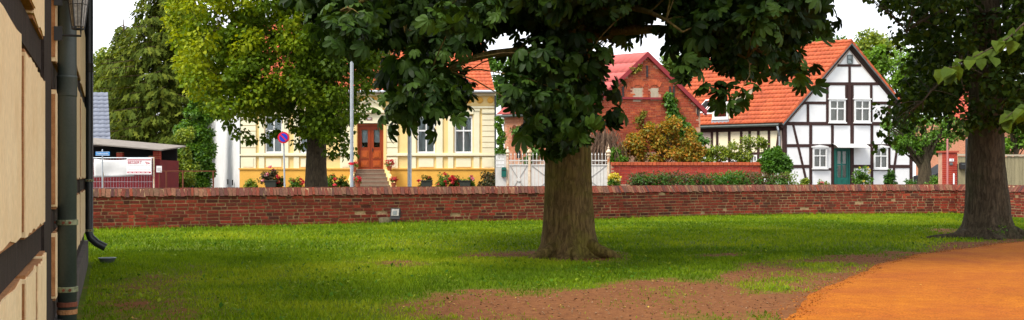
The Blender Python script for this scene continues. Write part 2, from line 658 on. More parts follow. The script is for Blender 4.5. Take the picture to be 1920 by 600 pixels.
M['cream'] = pmat('cream_stucco', (0.80, 0.74, 0.52, 1), (0.74, 0.68, 0.47, 1), 2.2, 0.9, 0.1, fine=0.03)
M['yellow'] = pmat('yellow_stucco', (0.80, 0.60, 0.26, 1), (0.74, 0.54, 0.22, 1), 2.2, 0.9, 0.1, fine=0.03)
M['ochre'] = pmat('ochre_stucco', (0.76, 0.42, 0.075, 1), (0.68, 0.35, 0.06, 1), 1.8, 0.9, 0.15, fine=0.04)
M['door_wood'] = pmat('orange_door_wood', (0.42, 0.085, 0.008, 1), (0.30, 0.05, 0.006, 1), 5, 0.35, 0.1, (6, 6, 1), spec=0.5, fine=0.1)
M['door_dark'] = pmat('red_brown_door_wood', (0.26, 0.038, 0.005, 1), (0.20, 0.028, 0.004, 1), 5, 0.4, 0.1, (6, 6, 1), spec=0.4, fine=0.1)
M['green_door'] = pmat('green_door_paint', (0.012, 0.13, 0.10, 1), (0.010, 0.10, 0.08, 1), 4, 0.45)
M['tile'] = pmat('orange_clay_tile', (0.52, 0.115, 0.040, 1), (0.40, 0.078, 0.030, 1), 1.4, 0.7, 0, fine=0.14, tint=0.16, c3=(0.33, 0.08, 0.04, 1), s3=0.8, t3=(0.55, 0.8))
M['tile_pink'] = pmat('faded_red_sheet', (0.50, 0.115, 0.10, 1), (0.43, 0.095, 0.085, 1), 1.0, 0.6, 0, fine=0.05, tint=0.08)
M['tile_grey'] = pmat('grey_concrete_tile', (0.16, 0.18, 0.23, 1), (0.125, 0.14, 0.185, 1), 1.4, 0.6, 0, fine=0.06, tint=0.1)
M['tile_red'] = pmat('red_clay_tile', (0.50, 0.10, 0.055, 1), (0.38, 0.07, 0.04, 1), 1.4, 0.7, 0, fine=0.14, tint=0.14)
M['mortar'] = pmat('lime_mortar', (0.48, 0.33, 0.18, 1), (0.36, 0.23, 0.12, 1), 9, 0.95, 0.6, fine=0.25, c3=(0.07, 0.035, 0.02, 1), s3=1.3, t3=(0.46, 0.72))
M['brick'] = brick_mat('old_red_brick', [(0.065, 0.019, 0.013, 1), (0.19, 0.032, 0.019, 1), (0.31, 0.044, 0.024, 1), (0.13, 0.026, 0.017, 1), (0.25, 0.038, 0.021, 1), (0.085, 0.027, 0.021, 1), (0.40, 0.060, 0.030, 1)], (0.06, 0.028, 0.014, 1))
M['coping'] = brick_mat('weathered_coping_brick', [(0.09, 0.030, 0.024, 1), (0.18, 0.048, 0.030, 1), (0.13, 0.048, 0.036, 1), (0.23, 0.105, 0.058, 1), (0.08, 0.033, 0.030, 1), (0.22, 0.048, 0.024, 1), (0.14, 0.040, 0.026, 1)], (0.12, 0.085, 0.05, 1))
M['barn_brick'] = brick_mat('barn_red_brick', [(0.27, 0.046, 0.024, 1), (0.42, 0.078, 0.034, 1), (0.32, 0.054, 0.027, 1), (0.52, 0.125, 0.045, 1), (0.21, 0.036, 0.023, 1)], (0.24, 0.075, 0.035, 1))
M['barn_mortar'] = pmat('barn_mortar', (0.55, 0.33, 0.22, 1), (0.42, 0.23, 0.15, 1), 5, 0.95, fine=0.2)
M['salmon_brick'] = brick_mat('salmon_brick', [(0.48, 0.19, 0.10, 1), (0.56, 0.25, 0.14, 1), (0.44, 0.15, 0.08, 1), (0.60, 0.30, 0.18, 1)], (0.40, 0.18, 0.10, 1))
M['new_brick'] = brick_mat('bright_red_brick', [(0.36, 0.045, 0.03, 1), (0.44, 0.06, 0.035, 1), (0.30, 0.035, 0.028, 1)], mossy=False)
M['zinc'] = pmat('green_zinc', (0.035, 0.048, 0.042, 1), (0.055, 0.070, 0.060, 1), 6, 0.5, 0.1, (1, 1, 0.4), spec=0.5, fine=0.1, c3=(0.10, 0.13, 0.105, 1), s3=3, t3=(0.6, 0.85))
M['zinc_dark'] = pmat('dark_green_pipe', (0.010, 0.013, 0.014, 1), (0.018, 0.022, 0.022, 1), 6, 0.4, 0, (1, 1, 0.4), spec=0.5, fine=0.1)
M['strap'] = pmat('weathered_strap', (0.30, 0.32, 0.18, 1), (0.14, 0.15, 0.08, 1), 30, 0.5, metal=0.3, fine=0.2)
M['plinth'] = pmat('grey_plinth_render', (0.13, 0.105, 0.09, 1), (0.085, 0.07, 0.06, 1), 5, 0.95, 0.8, fine=0.25, c3=(0.05, 0.05, 0.03, 1), s3=1.5)
M['galv'] = pmat('galvanised_steel', (0.46, 0.50, 0.53, 1), (0.38, 0.42, 0.46, 1), 12, 0.45, metal=0.4, spec=0.5)
M['black'] = pmat('black_iron', (0.012, 0.012, 0.013, 1), (0.02, 0.02, 0.02, 1), 10, 0.5, spec=0.5)
M['grey_metal'] = pmat('grey_metal', (0.20, 0.22, 0.22, 1), (0.13, 0.15, 0.15, 1), 14, 0.5, metal=0.5)
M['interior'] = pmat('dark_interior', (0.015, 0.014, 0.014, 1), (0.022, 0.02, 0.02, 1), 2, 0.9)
M['curtain'] = pmat('net_curtain', (0.82, 0.83, 0.84, 1), (0.62, 0.63, 0.65, 1), 14, 0.9, 0, (6, 6, 0.3))
M['glass'] = glass_mat('window_glass')
M['lamp_glass'] = pmat('frosted_lamp_glass', (0.42, 0.40, 0.36, 1), (0.20, 0.19, 0.17, 1), 40, 0.25, 0.4, spec=0.6)
M['step'] = pmat('grey_brown_stone_step', (0.20, 0.125, 0.085, 1), (0.15, 0.09, 0.06, 1), 4, 0.85, fine=0.1)
M['gate_white'] = pmat('chalky_white_gate_paint', (0.66, 0.64, 0.60, 1), (0.56, 0.54, 0.50, 1), 5, 0.6, fine=0.05, c3=(0.42, 0.18, 0.07, 1), s3=2.5, t3=(0.64, 0.78))
M['gate_iron'] = pmat('grey_gate_iron', (0.33, 0.32, 0.31, 1), (0.25, 0.24, 0.22, 1), 12, 0.6)
M['rusty_cream'] = pmat('cream_paint_over_rust', (0.72, 0.62, 0.47, 1), (0.60, 0.44, 0.28, 1), 6, 0.6, fine=0.1, c3=(0.40, 0.12, 0.03, 1), s3=3.5, t3=(0.50, 0.66))
M['sign_red'] = pmat('sign_red', (0.62, 0.015, 0.035, 1), None, 5, 0.4)
M['sign_blue'] = pmat('sign_blue', (0.012, 0.04, 0.52, 1), None, 5, 0.4)
M['street_blue'] = pmat('street_sign_blue', (0.02, 0.25, 0.62, 1), None, 5, 0.4)
M['sign_white'] = pmat('sign_white', (0.80, 0.80, 0.80, 1), (0.77, 0.77, 0.77, 1), 5, 0.4)
M['banner'] = pmat('white_tarpaulin', (0.70, 0.70, 0.69, 1), (0.60, 0.60, 0.59, 1), 2, 0.6)
M['maroon'] = pmat('maroon_board_wall', (0.17, 0.012, 0.016, 1), (0.12, 0.010, 0.013, 1), 3, 0.8, fine=0.1)
M['print_red'] = pmat('print_red', (0.50, 0.02, 0.06, 1), None, 5, 0.6)
M['print_grey'] = pmat('print_grey', (0.42, 0.38, 0.40, 1), None, 5, 0.6)
M['felt'] = pmat('grey_roof_felt', (0.24, 0.21, 0.18, 1), (0.17, 0.15, 0.13, 1), 4, 0.9)
M['rust'] = pmat('rusty_iron', (0.20, 0.06, 0.03, 1), (0.12, 0.04, 0.02, 1), 10, 0.9)
M['grey_board'] = pmat('weathered_fence_board', (0.30, 0.26, 0.15, 1), (0.22, 0.19, 0.11, 1), 4, 0.9, 0.2, (8, 8, 0.6), fine=0.15, tint=0.12)
M['pinkpost'] = pmat('faded_pink_post', (0.50, 0.20, 0.19, 1), (0.42, 0.16, 0.14, 1), 5, 0.6)
M['stone'] = pmat('old_stone', (0.17, 0.14, 0.08, 1), (0.10, 0.085, 0.05, 1), 12, 0.95, 0.6)
M['terracotta'] = pmat('terracotta', (0.40, 0.10, 0.045, 1), (0.30, 0.075, 0.03, 1), 6, 0.8)
M['planter'] = pmat('dark_planter', (0.035, 0.04, 0.03, 1), None, 6, 0.7)
M['concrete'] = pmat('pale_lintel', (0.46, 0.40, 0.30, 1), (0.36, 0.30, 0.21, 1), 8, 0.9, fine=0.1)
M['red_iron'] = pmat('red_iron_band', (0.28, 0.03, 0.035, 1), (0.22, 0.025, 0.03, 1), 6, 0.6)
M['mauve_wall'] = pmat('grey_cream_infill', (0.56, 0.47, 0.40, 1), (0.45, 0.37, 0.32, 1), 2, 0.9, 0.1, fine=0.05)
M['canopy'] = pmat('milky_canopy', (0.66, 0.66, 0.64, 1), (0.56, 0.56, 0.55, 1), 2, 0.2, spec=0.6)
M['carpaint'] = pmat('dark_car_paint', (0.014, 0.016, 0.020, 1), None, 2, 0.5, spec=0.25)
M['tyre'] = pmat('tyre_rubber', (0.012, 0.012, 0.012, 1), None, 6, 0.9)
# plants
M['chestnut_leaf'] = leaf_mat('chestnut_leaf', [(0.006, 0.015, 0.002, 1), (0.014, 0.037, 0.004, 1), (0.042, 0.085, 0.009, 1)], 0.14, 0.55, spec=0.15)
M['lime_leaf'] = leaf_mat('lime_leaf', [(0.030, 0.060, 0.003, 1), (0.095, 0.160, 0.004, 1), (0.31, 0.34, 0.004, 1)], 0.25, 0.6, spec=0.15)
M['dark_lime_leaf'] = leaf_mat('dark_lime_leaf', [(0.011, 0.025, 0.002, 1), (0.024, 0.052, 0.004, 1), (0.055, 0.090, 0.006, 1)], 0.2, 0.6, spec=0.12)
M['spruce'] = leaf_mat('spruce_needles', [(0.026, 0.042, 0.005, 1), (0.070, 0.100, 0.010, 1), (0.15, 0.17, 0.018, 1)], 0.2, 0.8, spec=0.1)
M['fresh_leaf'] = leaf_mat('fresh_green_leaf', [(0.035, 0.10, 0.008, 1), (0.07, 0.17, 0.010, 1), (0.13, 0.24, 0.012, 1)], 0.25, 0.5)
M['pale_leaf'] = leaf_mat('yellow_green_leaf', [(0.06, 0.12, 0.010, 1), (0.14, 0.20, 0.012, 1), (0.26, 0.30, 0.02, 1)], 0.25, 0.55)
M['hedge_purple'] = leaf_mat('purple_hedge_leaf', [(0.035, 0.035, 0.015, 1), (0.075, 0.075, 0.016, 1), (0.13, 0.075, 0.04, 1)], 0.2, 0.6)
M['maple_orange'] = leaf_mat('orange_maple_leaf', [(0.10, 0.13, 0.010, 1), (0.26, 0.20, 0.012, 1), (0.44, 0.17, 0.014, 1)], 0.25, 0.6)
M['olive_leaf'] = leaf_mat('dark_olive_leaf', [(0.02, 0.03, 0.010, 1), (0.045, 0.06, 0.014, 1), (0.12, 0.06, 0.03, 1)], 0.2, 0.6)
M['brown_twig'] = leaf_mat('brown_twig', [(0.09, 0.055, 0.035, 1), (0.15, 0.09, 0.055, 1), (0.20, 0.13, 0.08, 1)], 0.05, 0.9)
M['rose_red'] = leaf_mat('red_petals', [(0.45, 0.008, 0.012, 1), (0.62, 0.02, 0.03, 1), (0.70, 0.08, 0.10, 1)], 0.2, 0.6, (1.1, 1, 1))
M['rose_pink'] = leaf_mat('pink_petals', [(0.65, 0.10, 0.15, 1), (0.75, 0.25, 0.28, 1), (0.80, 0.42, 0.42, 1)], 0.2, 0.6, (1.1, 1, 1))
M['flower_yellow'] = leaf_mat('yellow_petals', [(0.55, 0.40, 0.01, 1), (0.70, 0.60, 0.05, 1), (0.80, 0.78, 0.35, 1)], 0.2, 0.6, (1.1, 1, 1))
M['bark_moss'] = None

def bark_mat(name, c1, c2, moss, mossmix=(0.45, 0.65)):
    m, nt, b = new_mat(name)
    L = nt.links
    tc = nt.nodes.new('ShaderNodeTexCoord')
    mp = nt.nodes.new('ShaderNodeMapping')
    mp.inputs['Scale'].default_value = (1, 1, 0.22)
    L.new(tc.outputs['Object'], mp.inputs[0])
    no = nt.nodes.new('ShaderNodeTexNoise')
    no.inputs['Scale'].default_value = 17
    no.inputs['Detail'].default_value = 8
    no.inputs['Roughness'].default_value = 0.65
    no.inputs['Distortion'].default_value = 0.6
    L.new(mp.outputs[0], no.inputs[0])
    vo = nt.nodes.new('ShaderNodeTexVoronoi')
    vo.feature = 'DISTANCE_TO_EDGE'
    vo.inputs['Scale'].default_value = 15
    mp2 = nt.nodes.new('ShaderNodeMapping')
    mp2.inputs['Scale'].default_value = (1, 1, 0.25)
    ad = nt.nodes.new('ShaderNodeMix')
    ad.data_type = 'VECTOR'
    ad.inputs[0].default_value = 0.12
    L.new(tc.outputs['Object'], mp2.inputs[0])
    L.new(mp2.outputs[0], ad.inputs[4])
    L.new(no.outputs[1], ad.inputs[5])
    L.new(ad.outputs[1], vo.inputs[0])
    rp = nt.nodes.new('ShaderNodeValToRGB')
    rp.color_ramp.elements[0].position = 0.32
    rp.color_ramp.elements[0].color = c1
    rp.color_ramp.elements[1].position = 0.68
    rp.color_ramp.elements[1].color = c2
    L.new(no.outputs[0], rp.inputs[0])
    n2 = nt.nodes.new('ShaderNodeTexNoise')
    n2.inputs['Scale'].default_value = 1.6
    n2.inputs['Detail'].default_value = 8
    n2.inputs['Roughness'].default_value = 0.7
    L.new(tc.outputs['Object'], n2.inputs[0])
    mr = nt.nodes.new('ShaderNodeMapRange')
    mr.inputs[1].default_value, mr.inputs[2].default_value = mossmix
    L.new(n2.outputs[0], mr.inputs[0])
    mx = nt.nodes.new('ShaderNodeMix')
    mx.data_type = 'RGBA'
    mx.inputs[7].default_value = moss
    L.new(mr.outputs[0], mx.inputs[0])
    L.new(rp.outputs[0], mx.inputs[6])
    ck = nt.nodes.new('ShaderNodeMapRange')
    ck.inputs[1].default_value, ck.inputs[2].default_value = 0.0, 0.12
    ck.inputs[3].default_value = 0.72
    L.new(vo.outputs[0], ck.inputs[0])
    sc_ = nt.nodes.new('ShaderNodeVectorMath')
    sc_.operation = 'SCALE'
    L.new(mx.outputs[2], sc_.inputs[0])
    L.new(ck.outputs[0], sc_.inputs['Scale'])
    L.new(sc_.outputs[0], b.inputs['Base Color'])
    b.inputs['Roughness'].default_value = 0.95
    b.inputs['Specular IOR Level'].default_value = 0.15
    mu = nt.nodes.new('ShaderNodeMath')
    mu.operation = 'ADD'
    L.new(no.outputs[0], mu.inputs[0])
    L.new(ck.outputs[0], mu.inputs[1])
    bp = nt.nodes.new('ShaderNodeBump')
    bp.inputs['Strength'].default_value = 0.9
    bp.inputs['Distance'].default_value = 0.04
    L.new(mu.outputs[0], bp.inputs['Height'])
    L.new(bp.outputs[0], b.inputs['Normal'])
    return m
M['chestnut_bark'] = bark_mat('chestnut_bark', (0.085, 0.053, 0.020, 1), (0.225, 0.152, 0.058, 1), (0.165, 0.140, 0.026, 1))
M['lime_bark'] = bark_mat('lime_bark', (0.040, 0.030, 0.018, 1), (0.120, 0.092, 0.056, 1), (0.055, 0.060, 0.024, 1), (0.5, 0.75))
M['spruce_bark'] = bark_mat('spruce_bark', (0.09, 0.06, 0.035, 1), (0.17, 0.12, 0.07, 1), (0.10, 0.09, 0.04, 1), (0.55, 0.8))

# ------------------------------------------------------------------ the ground
def ground_mat():
    m, nt, b = new_mat('lawn_soil')
    L = nt.links
    at = nt.nodes.new('ShaderNodeAttribute')
    at.attribute_name = 'dirt'
    ge = nt.nodes.new('ShaderNodeNewGeometry')
    n1 = nt.nodes.new('ShaderNodeTexNoise')
    n1.inputs['Scale'].default_value = 9
    n1.inputs['Detail'].default_value = 8
    n1.inputs['Roughness'].default_value = 0.75
    L.new(ge.outputs['Position'], n1.inputs[0])
    g = nt.nodes.new('ShaderNodeValToRGB')
    g.color_ramp.elements[0].position = 0.3
    g.color_ramp.elements[0].color = (0.055, 0.090, 0.004, 1)
    g.color_ramp.elements[1].position = 0.7
    g.color_ramp.elements[1].color = (0.115, 0.155, 0.008, 1)
    L.new(n1.outputs[0], g.inputs[0])
    d = nt.nodes.new('ShaderNodeValToRGB')
    d.color_ramp.elements[0].position = 0.3
    d.color_ramp.elements[0].color = (0.115, 0.043, 0.018, 1)
    d.color_ramp.elements[1].position = 0.7
    d.color_ramp.elements[1].color = (0.235, 0.100, 0.037, 1)
    L.new(n1.outputs[0], d.inputs[0])
    n2 = nt.nodes.new('ShaderNodeTexNoise')
    n2.inputs['Scale'].default_value = 55
    n2.inputs['Detail'].default_value = 4
    L.new(ge.outputs['Position'], n2.inputs[0])
    mr2 = nt.nodes.new('ShaderNodeMapRange')
    mr2.inputs[1].default_value, mr2.inputs[2].default_value = 0.3, 0.7
    mr2.inputs[3].default_value, mr2.inputs[4].default_value = 0.7, 1.3
    L.new(n2.outputs[0], mr2.inputs[0])
    ms = nt.nodes.new('ShaderNodeVectorMath')
    ms.operation = 'SCALE'
    L.new(d.outputs[0], ms.inputs[0])
    L.new(mr2.outputs[0], ms.inputs['Scale'])
    # break the edge up with noise
    s1 = nt.nodes.new('ShaderNodeMath')
    s1.operation = 'MULTIPLY_ADD'
    L.new(n1.outputs[0], s1.inputs[0])
    s1.inputs[1].default_value = 0.9
    s1.inputs[2].default_value = -0.45
    s2 = nt.nodes.new('ShaderNodeMath')
    L.new(s1.outputs[0], s2.inputs[0])
    L.new(at.outputs['Fac'], s2.inputs[1])
    mr = nt.nodes.new('ShaderNodeMapRange')
    mr.inputs[1].default_value, mr.inputs[2].default_value = 0.2, 0.75
    L.new(s2.outputs[0], mr.inputs[0])
    mx = nt.nodes.new('ShaderNodeMix')
    mx.data_type = 'RGBA'
    L.new(mr.outputs[0], mx.inputs[0])
    L.new(g.outputs[0], mx.inputs[6])
    L.new(ms.outputs[0], mx.inputs[7])
    L.new(mx.outputs[2], b.inputs['Base Color'])
    b.inputs['Roughness'].default_value = 1.0
    b.inputs['Specular IOR Level'].default_value = 0.1
    bp = nt.nodes.new('ShaderNodeBump')
    bp.inputs['Strength'].default_value = 0.6
    bp.inputs['Distance'].default_value = 0.03
    L.new(n2.outputs[0], bp.inputs['Height'])
    L.new(bp.outputs[0], b.inputs['Normal'])
    return m

M['lawn'] = ground_mat()
M['far_ground'] = pmat('rough_grass_ground', (0.05, 0.08, 0.012, 1), (0.09, 0.11, 0.02, 1), 2, 1.0, fine=0.2)
M['street'] = pmat('grey_street', (0.12, 0.11, 0.10, 1), (0.09, 0.085, 0.075, 1), 3, 0.95, fine=0.2)
M['path'] = pmat('orange_sand_path', (0.40, 0.128, 0.010, 1), (0.31, 0.090, 0.008, 1), 6.0, 1.0, 0.5, fine=0.38, spec=0.1, dist=0.02,
                 c3=(0.27, 0.068, 0.012, 1), s3=0.8, t3=(0.42, 0.68))

DIRT = [  # bare soil seen in the lawn, as outlines on the ground
    [(725, 580), (760, 560), (830, 545), (930, 545), (1000, 552), (1060, 548), (1110, 538), (1170, 524), (1260, 522), (1330, 524), (1400, 500), (1440, 490),
     (1520, 482), (1600, 478), (1700, 470), (1770, 458), (1830, 452), (1930, 446), (1960, 500), (1700, 520), (1560, 600), (1400, 700), (1100, 680), (1000, 612), (880, 596), (780, 588)],
    [(660, 490), (720, 486), (790, 488), (812, 494), (780, 502), (690, 501)],
    [(840, 476), (900, 472), (1000, 474), (1030, 482), (960, 483), (880, 481)],
    [(985, 478), (1010, 470), (1150, 470), (1190, 482), (1120, 494), (1040, 492)],
    [(250, 520), (300, 500), (345, 505), (350, 540), (370, 600), (330, 660), (230, 660), (225, 600), (250, 560)],
    [(130, 660), (150, 560), (168, 520), (185, 540), (190, 600), (200, 660)],
    [(1740, 432), (1760, 428), (1800, 430), (1810, 438), (1760, 440)],
    [(1300, 480), (1340, 474), (1420, 476), (1400, 484), (1330, 486)],
]
KEEP = [[(1390, 545), (1420, 530), (1470, 520), (1515, 530), (1490, 545), (1430, 552)], [(1310, 612), (1340, 598), (1390, 600), (1400, 615)],
        [(1480, 500), (1540, 492), (1610, 494), (1560, 508), (1500, 510)]]

def ground_px(x, y):
    y = np.maximum(y, 0.5)
    return HX + F * x / y, HY + F * EYE / y

def dirt_mask(x, y):
    out = np.zeros(np.shape(x))
    K = 8
    for k in range(K):
        jx = (fbm(x + 3.1 * k, y, 0.9) - 0.5) * 1.9 + (vnoise(x + 11 * k, y - 5 * k, 3.3) - 0.5) * 0.5
        jy = (fbm(x, y + 5.7 * k, 0.9) - 0.5) * 2.6 + (vnoise(x - 7 * k, y + 9 * k, 3.3) - 0.5) * 0.8
        px, py = ground_px(x + jx, y + jy)
        ins = np.zeros(np.shape(x), bool)
        for q, poly in enumerate(DIRT):
            if q in (0, 3) or k < (6 if q == 4 else 8): ins |= in_poly(px, py, poly)
        for poly in KEEP: ins &= ~in_poly(px, py, poly)
        out += ins
    out = out / K
    return np.clip(out * (0.42 + 1.05 * fbm(x + 40, y, 1.7)), 0, 1)

def relief(x, y):
    return (fbm(x, y, 0.35) - 0.5) * 0.05

# churchyard wall line
def catmull(pts, n=12):
    P_ = [pts[0]] + list(pts) + [pts[-1]]
    out = []
    for i in range(1, len(P_) - 2):
        p0, p1, p2, p3 = [np.array(p, float) for p in P_[i - 1:i + 3]]
        for k in range(n):
            t = k / n
            out.append(0.5 * ((2 * p1) + (-p0 + p2) * t + (2 * p0 - 5 * p1 + 4 * p2 - p3) * t * t + (-p0 + 3 * p1 - 3 * p2 + p3) * t ** 3))
    out.append(np.array(pts[-1], float))
    return np.array(out)
WALL_A = catmull([(-15, 22.8), (-10.0, 25.5), (-3.03, 28.9), (2.5, 31.3), (5.0, 33.0), (7.7, 34.4), (11.5, 35.5), (15.0, 36.1)])
WALL_B = np.array([(15.12, 36.15), (15.35, 34.9), (15.62, 33.6), (16.0, 31.6), (16.6, 28.5)])

def resample(line, n):
    d = np.r_[0, np.cumsum(np.linalg.norm(np.diff(line, axis=0), axis=1))]
    t = np.linspace(0, d[-1], n)
    return np.stack([np.interp(t, d, line[:, 0]), np.interp(t, d, line[:, 1])], 1), d[-1]

# lawn sheet
gx = np.arange(-9.5, 24, 0.12)
gy = np.r_[np.arange(-6, 5, 0.5), np.arange(5, 38, 0.12)]
GX, GY = np.meshgrid(gx, gy, indexing='xy')
GZ = relief(GX, GY)
dm = np.zeros(GX.shape)
sel = GY > 5
dm[sel] = dirt_mask(GX[sel], GY[sel])
nx, ny = len(gx), len(gy)
jj, ii = np.meshgrid(np.arange(ny - 1), np.arange(nx - 1), indexing='ij')
fq = np.stack([jj * nx + ii, jj * nx + ii + 1, (jj + 1) * nx + ii + 1, (jj + 1) * nx + ii], -1).reshape(-1, 4)
lawn = np_mesh('lawn', np.stack([GX, GY, GZ], -1).reshape(-1, 3), fq, M['lawn'], smooth=True, kind='structure')
da = lawn.data.attributes.new('dirt', 'FLOAT', 'POINT')
da.data.foreach_set('value', dm.ravel().astype(np.float32))

m = MB()
m.add([(-400, -300, -0.08), (400, -300, -0.08), (400, 700, -0.08), (-400, 700, -0.08)], [(0, 1, 2, 3)])
m.build('ground', M['far_ground'], kind='structure')
# the street and gardens behind the wall lie higher than the lawn
m = MB()
front = [tuple(p + np.array([0.02, 0.12])) for p in WALL_A[::4]]
poly = [(-150, 22.9)] + front + [(15.2, 36.4), (150, 36.4), (150, 300), (-150, 300)]
n = len(poly)
m.add([(x, y, 0.4) for x, y in poly] + [(x, y, -0.06) for x, y in poly], [tuple(range(n))] + [(i, (i + 1) % n, n + (i + 1) % n, n + i) for i in range(n)])
m.build('street_ground', M['street'], kind='structure')

# orange path
edge = catmull([(0.9, 2.5), (1.55, 5.2), (2.41, 9.56), (3.05, 11.2), (3.8, 12.68), (4.75, 14.4), (6.1, 16.56), (7.86, 18.7), (9.84, 20.47), (12.2, 21.6), (16, 22.3)], 10)
ex = resample(edge, 420)[0]
ex = ex + (np.stack([vnoise(ex[:, 1], ex[:, 0], 4.0), vnoise(ex[:, 0], ex[:, 1] + 7, 4.0)], 1) - .5) * 0.05 + (np.stack([vnoise(ex[:, 1], ex[:, 0], 1.1), vnoise(ex[:, 0], ex[:, 1] + 7, 1.1)], 1) - .5) * 0.22
cols = 40
V, fc = [], []
for k in range(cols + 1):
    t = k / cols
    sh = t ** 1.6
    for (x, y) in ex:
        X = x + sh * 14.0
        Y = y - sh * (7.0 + 0.0 * y)
        z = relief(X, Y) + (0.012 + 0.03 * min(1, t * 12) if k else -0.03)
        V.append((X, Y, float(z)))
ne = len(ex)
for k in range(cols):
    for i in range(ne - 1):
        fc.append((k * ne + i, (k + 1) * ne + i, (k + 1) * ne + i + 1, k * ne + i + 1))
np_mesh('path', np.array(V), np.array(fc), M['path'], smooth=True, kind='structure')

def on_path(x, y):
    poly = [tuple(p) for p in edge] + [(40, 20), (40, -10), (0.9, -10)]
    return in_poly(x, y, poly)

def wall_y(x):
    L = np.concatenate([WALL_A, [(15.12, 36.1), (40, 36.1)]])
    return np.interp(x, L[:, 0], L[:, 1])

# grass blades
def grass(n, ymin, ymax, h, w, name='grass'):
    y = np.sqrt(rng.uniform(ymin ** 2, ymax ** 2, n))
    x = rng.uniform(-0.52, 0.52, n) * y
    dk = dirt_mask(x, y)
    hk = -0.3775 * y - 0.3665 + 0.12
    dens = np.clip(0.35 + 1.3 * fbm(x, y, 1.4), 0, 1)
    keep = (rng.random(n) < np.clip(1.0 - dk * 1.02, 0.015, 1) ** 1.3 * dens) & ~on_path(x, y) & (y < wall_y(x) - 0.20) & ((x > hk) | (y > 15.7))
    keep &= ~((x > 15.0) & (y > 28))
    x, y, dk = x[keep], y[keep], dk[keep]
    k = len(x)
    z = relief(x, y) - 0.01
    hh = h * (0.55 + 0.9 * rng.random(k)) * (1 - 0.45 * dk) * (0.75 + 0.5 * fbm(x, y, 0.8))
    near_wall = np.exp(-np.maximum(wall_y(x) - 0.2 - y, 0) / 0.35)
    hh *= 1 + 1.1 * near_wall * rng.random(k)
    ww = w * (0.7 + 0.6 * rng.random(k))
    a = rng.random(k) * 6.283
    lean = rng.normal(size=(k, 2)) * 0.45
    b = np.stack([x, y, z], 1)
    side = np.stack([np.cos(a), np.sin(a) * 0.6, np.zeros(k)], 1) * ww[:, None] * 0.5
    midp = b + np.stack([lean[:, 0] * hh * .35, lean[:, 1] * hh * .35, hh * .6], 1)
    tip = b + np.stack([lean[:, 0] * hh, lean[:, 1] * hh, hh], 1)
    V = np.stack([b - side, b + side, midp + side * .8, midp - side * .8, tip], 1).reshape(-1, 3)
    i = np.arange(k)[:, None] * 5
    Fc = np.concatenate([i + [0, 1, 2], i + [0, 2, 3], i + [3, 2, 4]], 0)
    ti = np.clip(rng.random(k) * .5 + (fbm(x, y, 0.5) - .38) * 1.3 + (vnoise(x, y, 3.0) - .4) * .35, 0, 1)
    return V, Fc, np.repeat(ti, 5)
M['grass'] = leaf_mat('grass_blade', [(0.060, 0.115, 0.003, 1), (0.140, 0.225, 0.005, 1), (0.26, 0.31, 0.014, 1)], 0.25, 0.7, spec=0.1)
g1 = grass(190000, 8.5, 18, 0.047, 0.011)
g2 = grass(190000, 16, 37, 0.055, 0.020)
V = np.concatenate([g1[0], g2[0]])
Fc = np.concatenate([g1[1], g2[1] + len(g1[0])])
go = np_mesh('grass', V, Fc, M['grass'], tint=np.concatenate([g1[2], g2[2]]), kind='stuff')
tag(go, 'short bright green grass covering the lawn between wall and path', 'grass')
# clover and plantain among the grass
n = 30000
y = np.sqrt(rng.uniform(9 ** 2, 33 ** 2, n)); x = rng.uniform(-0.5, 0.52, n) * y
k = (fbm(x + 17, y + 5, 1.1) > .54 - .1 * rng.random(n)) & (dirt_mask(x, y) < .4) & ~on_path(x, y) & (y < wall_y(x) - .25) & (x > -0.3775 * y - .2) & ~((x > 15) & (y > 28))
x, y = x[k], y[k]
ax = rng.normal(size=(len(x), 3)); ax[:, 2] = .35 + .3 * rng.random(len(x))
V, Fc, kk = leaf_arrays(np.stack([x, y, relief(x, y) + .022 * rng.random(len(x))], 1), ax, np.tile([0., 0., 1.], (len(x), 1)) + rng.normal(size=(len(x), 3)) * .2, rng.uniform(.03, .075, len(x)), T_LEAF)
M['weed'] = leaf_mat('clover_leaf', [(0.03, 0.09, 0.006, 1), (0.07, 0.16, 0.010, 1), (0.22, 0.27, 0.02, 1)], 0.2, 0.7, spec=0.1)
wo = np_mesh('weeds', V, Fc, M['weed'], tint=np.repeat(rng.random(len(x)), kk), kind='stuff')
tag(wo, 'patches of clover and broad-leaved weeds growing in the lawn', 'weeds')
# leaf litter and small stones on the bare soil
n = 2600
y = np.sqrt(rng.uniform(9 ** 2, 24 ** 2, n)); x = rng.uniform(-0.45, 0.5, n) * y
k = (dirt_mask(x, y) > .5) & ~on_path(x, y) | (rng.random(n) < .10)
x, y = x[k], y[k]
pos = np.stack([x, y, relief(x, y) + 0.012 + 0.03 * on_path(x, y)], 1)
M['litter'] = leaf_mat('leaf_litter', [(0.05, 0.03, 0.015, 1), (0.20, 0.10, 0.03, 1), (0.45, 0.30, 0.05, 1)], 0.1, 0.8)
ax = rng.normal(size=(len(x), 3)); ax[:, 2] *= .15
V, Fc, kk = leaf_arrays(pos, ax, np.tile([0.05, 0.05, 1.0], (len(x), 1)), rng.uniform(.02, .055, len(x)), T_LEAF)
lo = np_mesh('leaf_litter', V, Fc, M['litter'], tint=np.repeat(rng.random(len(x)), kk), kind='stuff')
tag(lo, 'small dry leaves and twigs scattered over the bare soil', 'leaf litter')

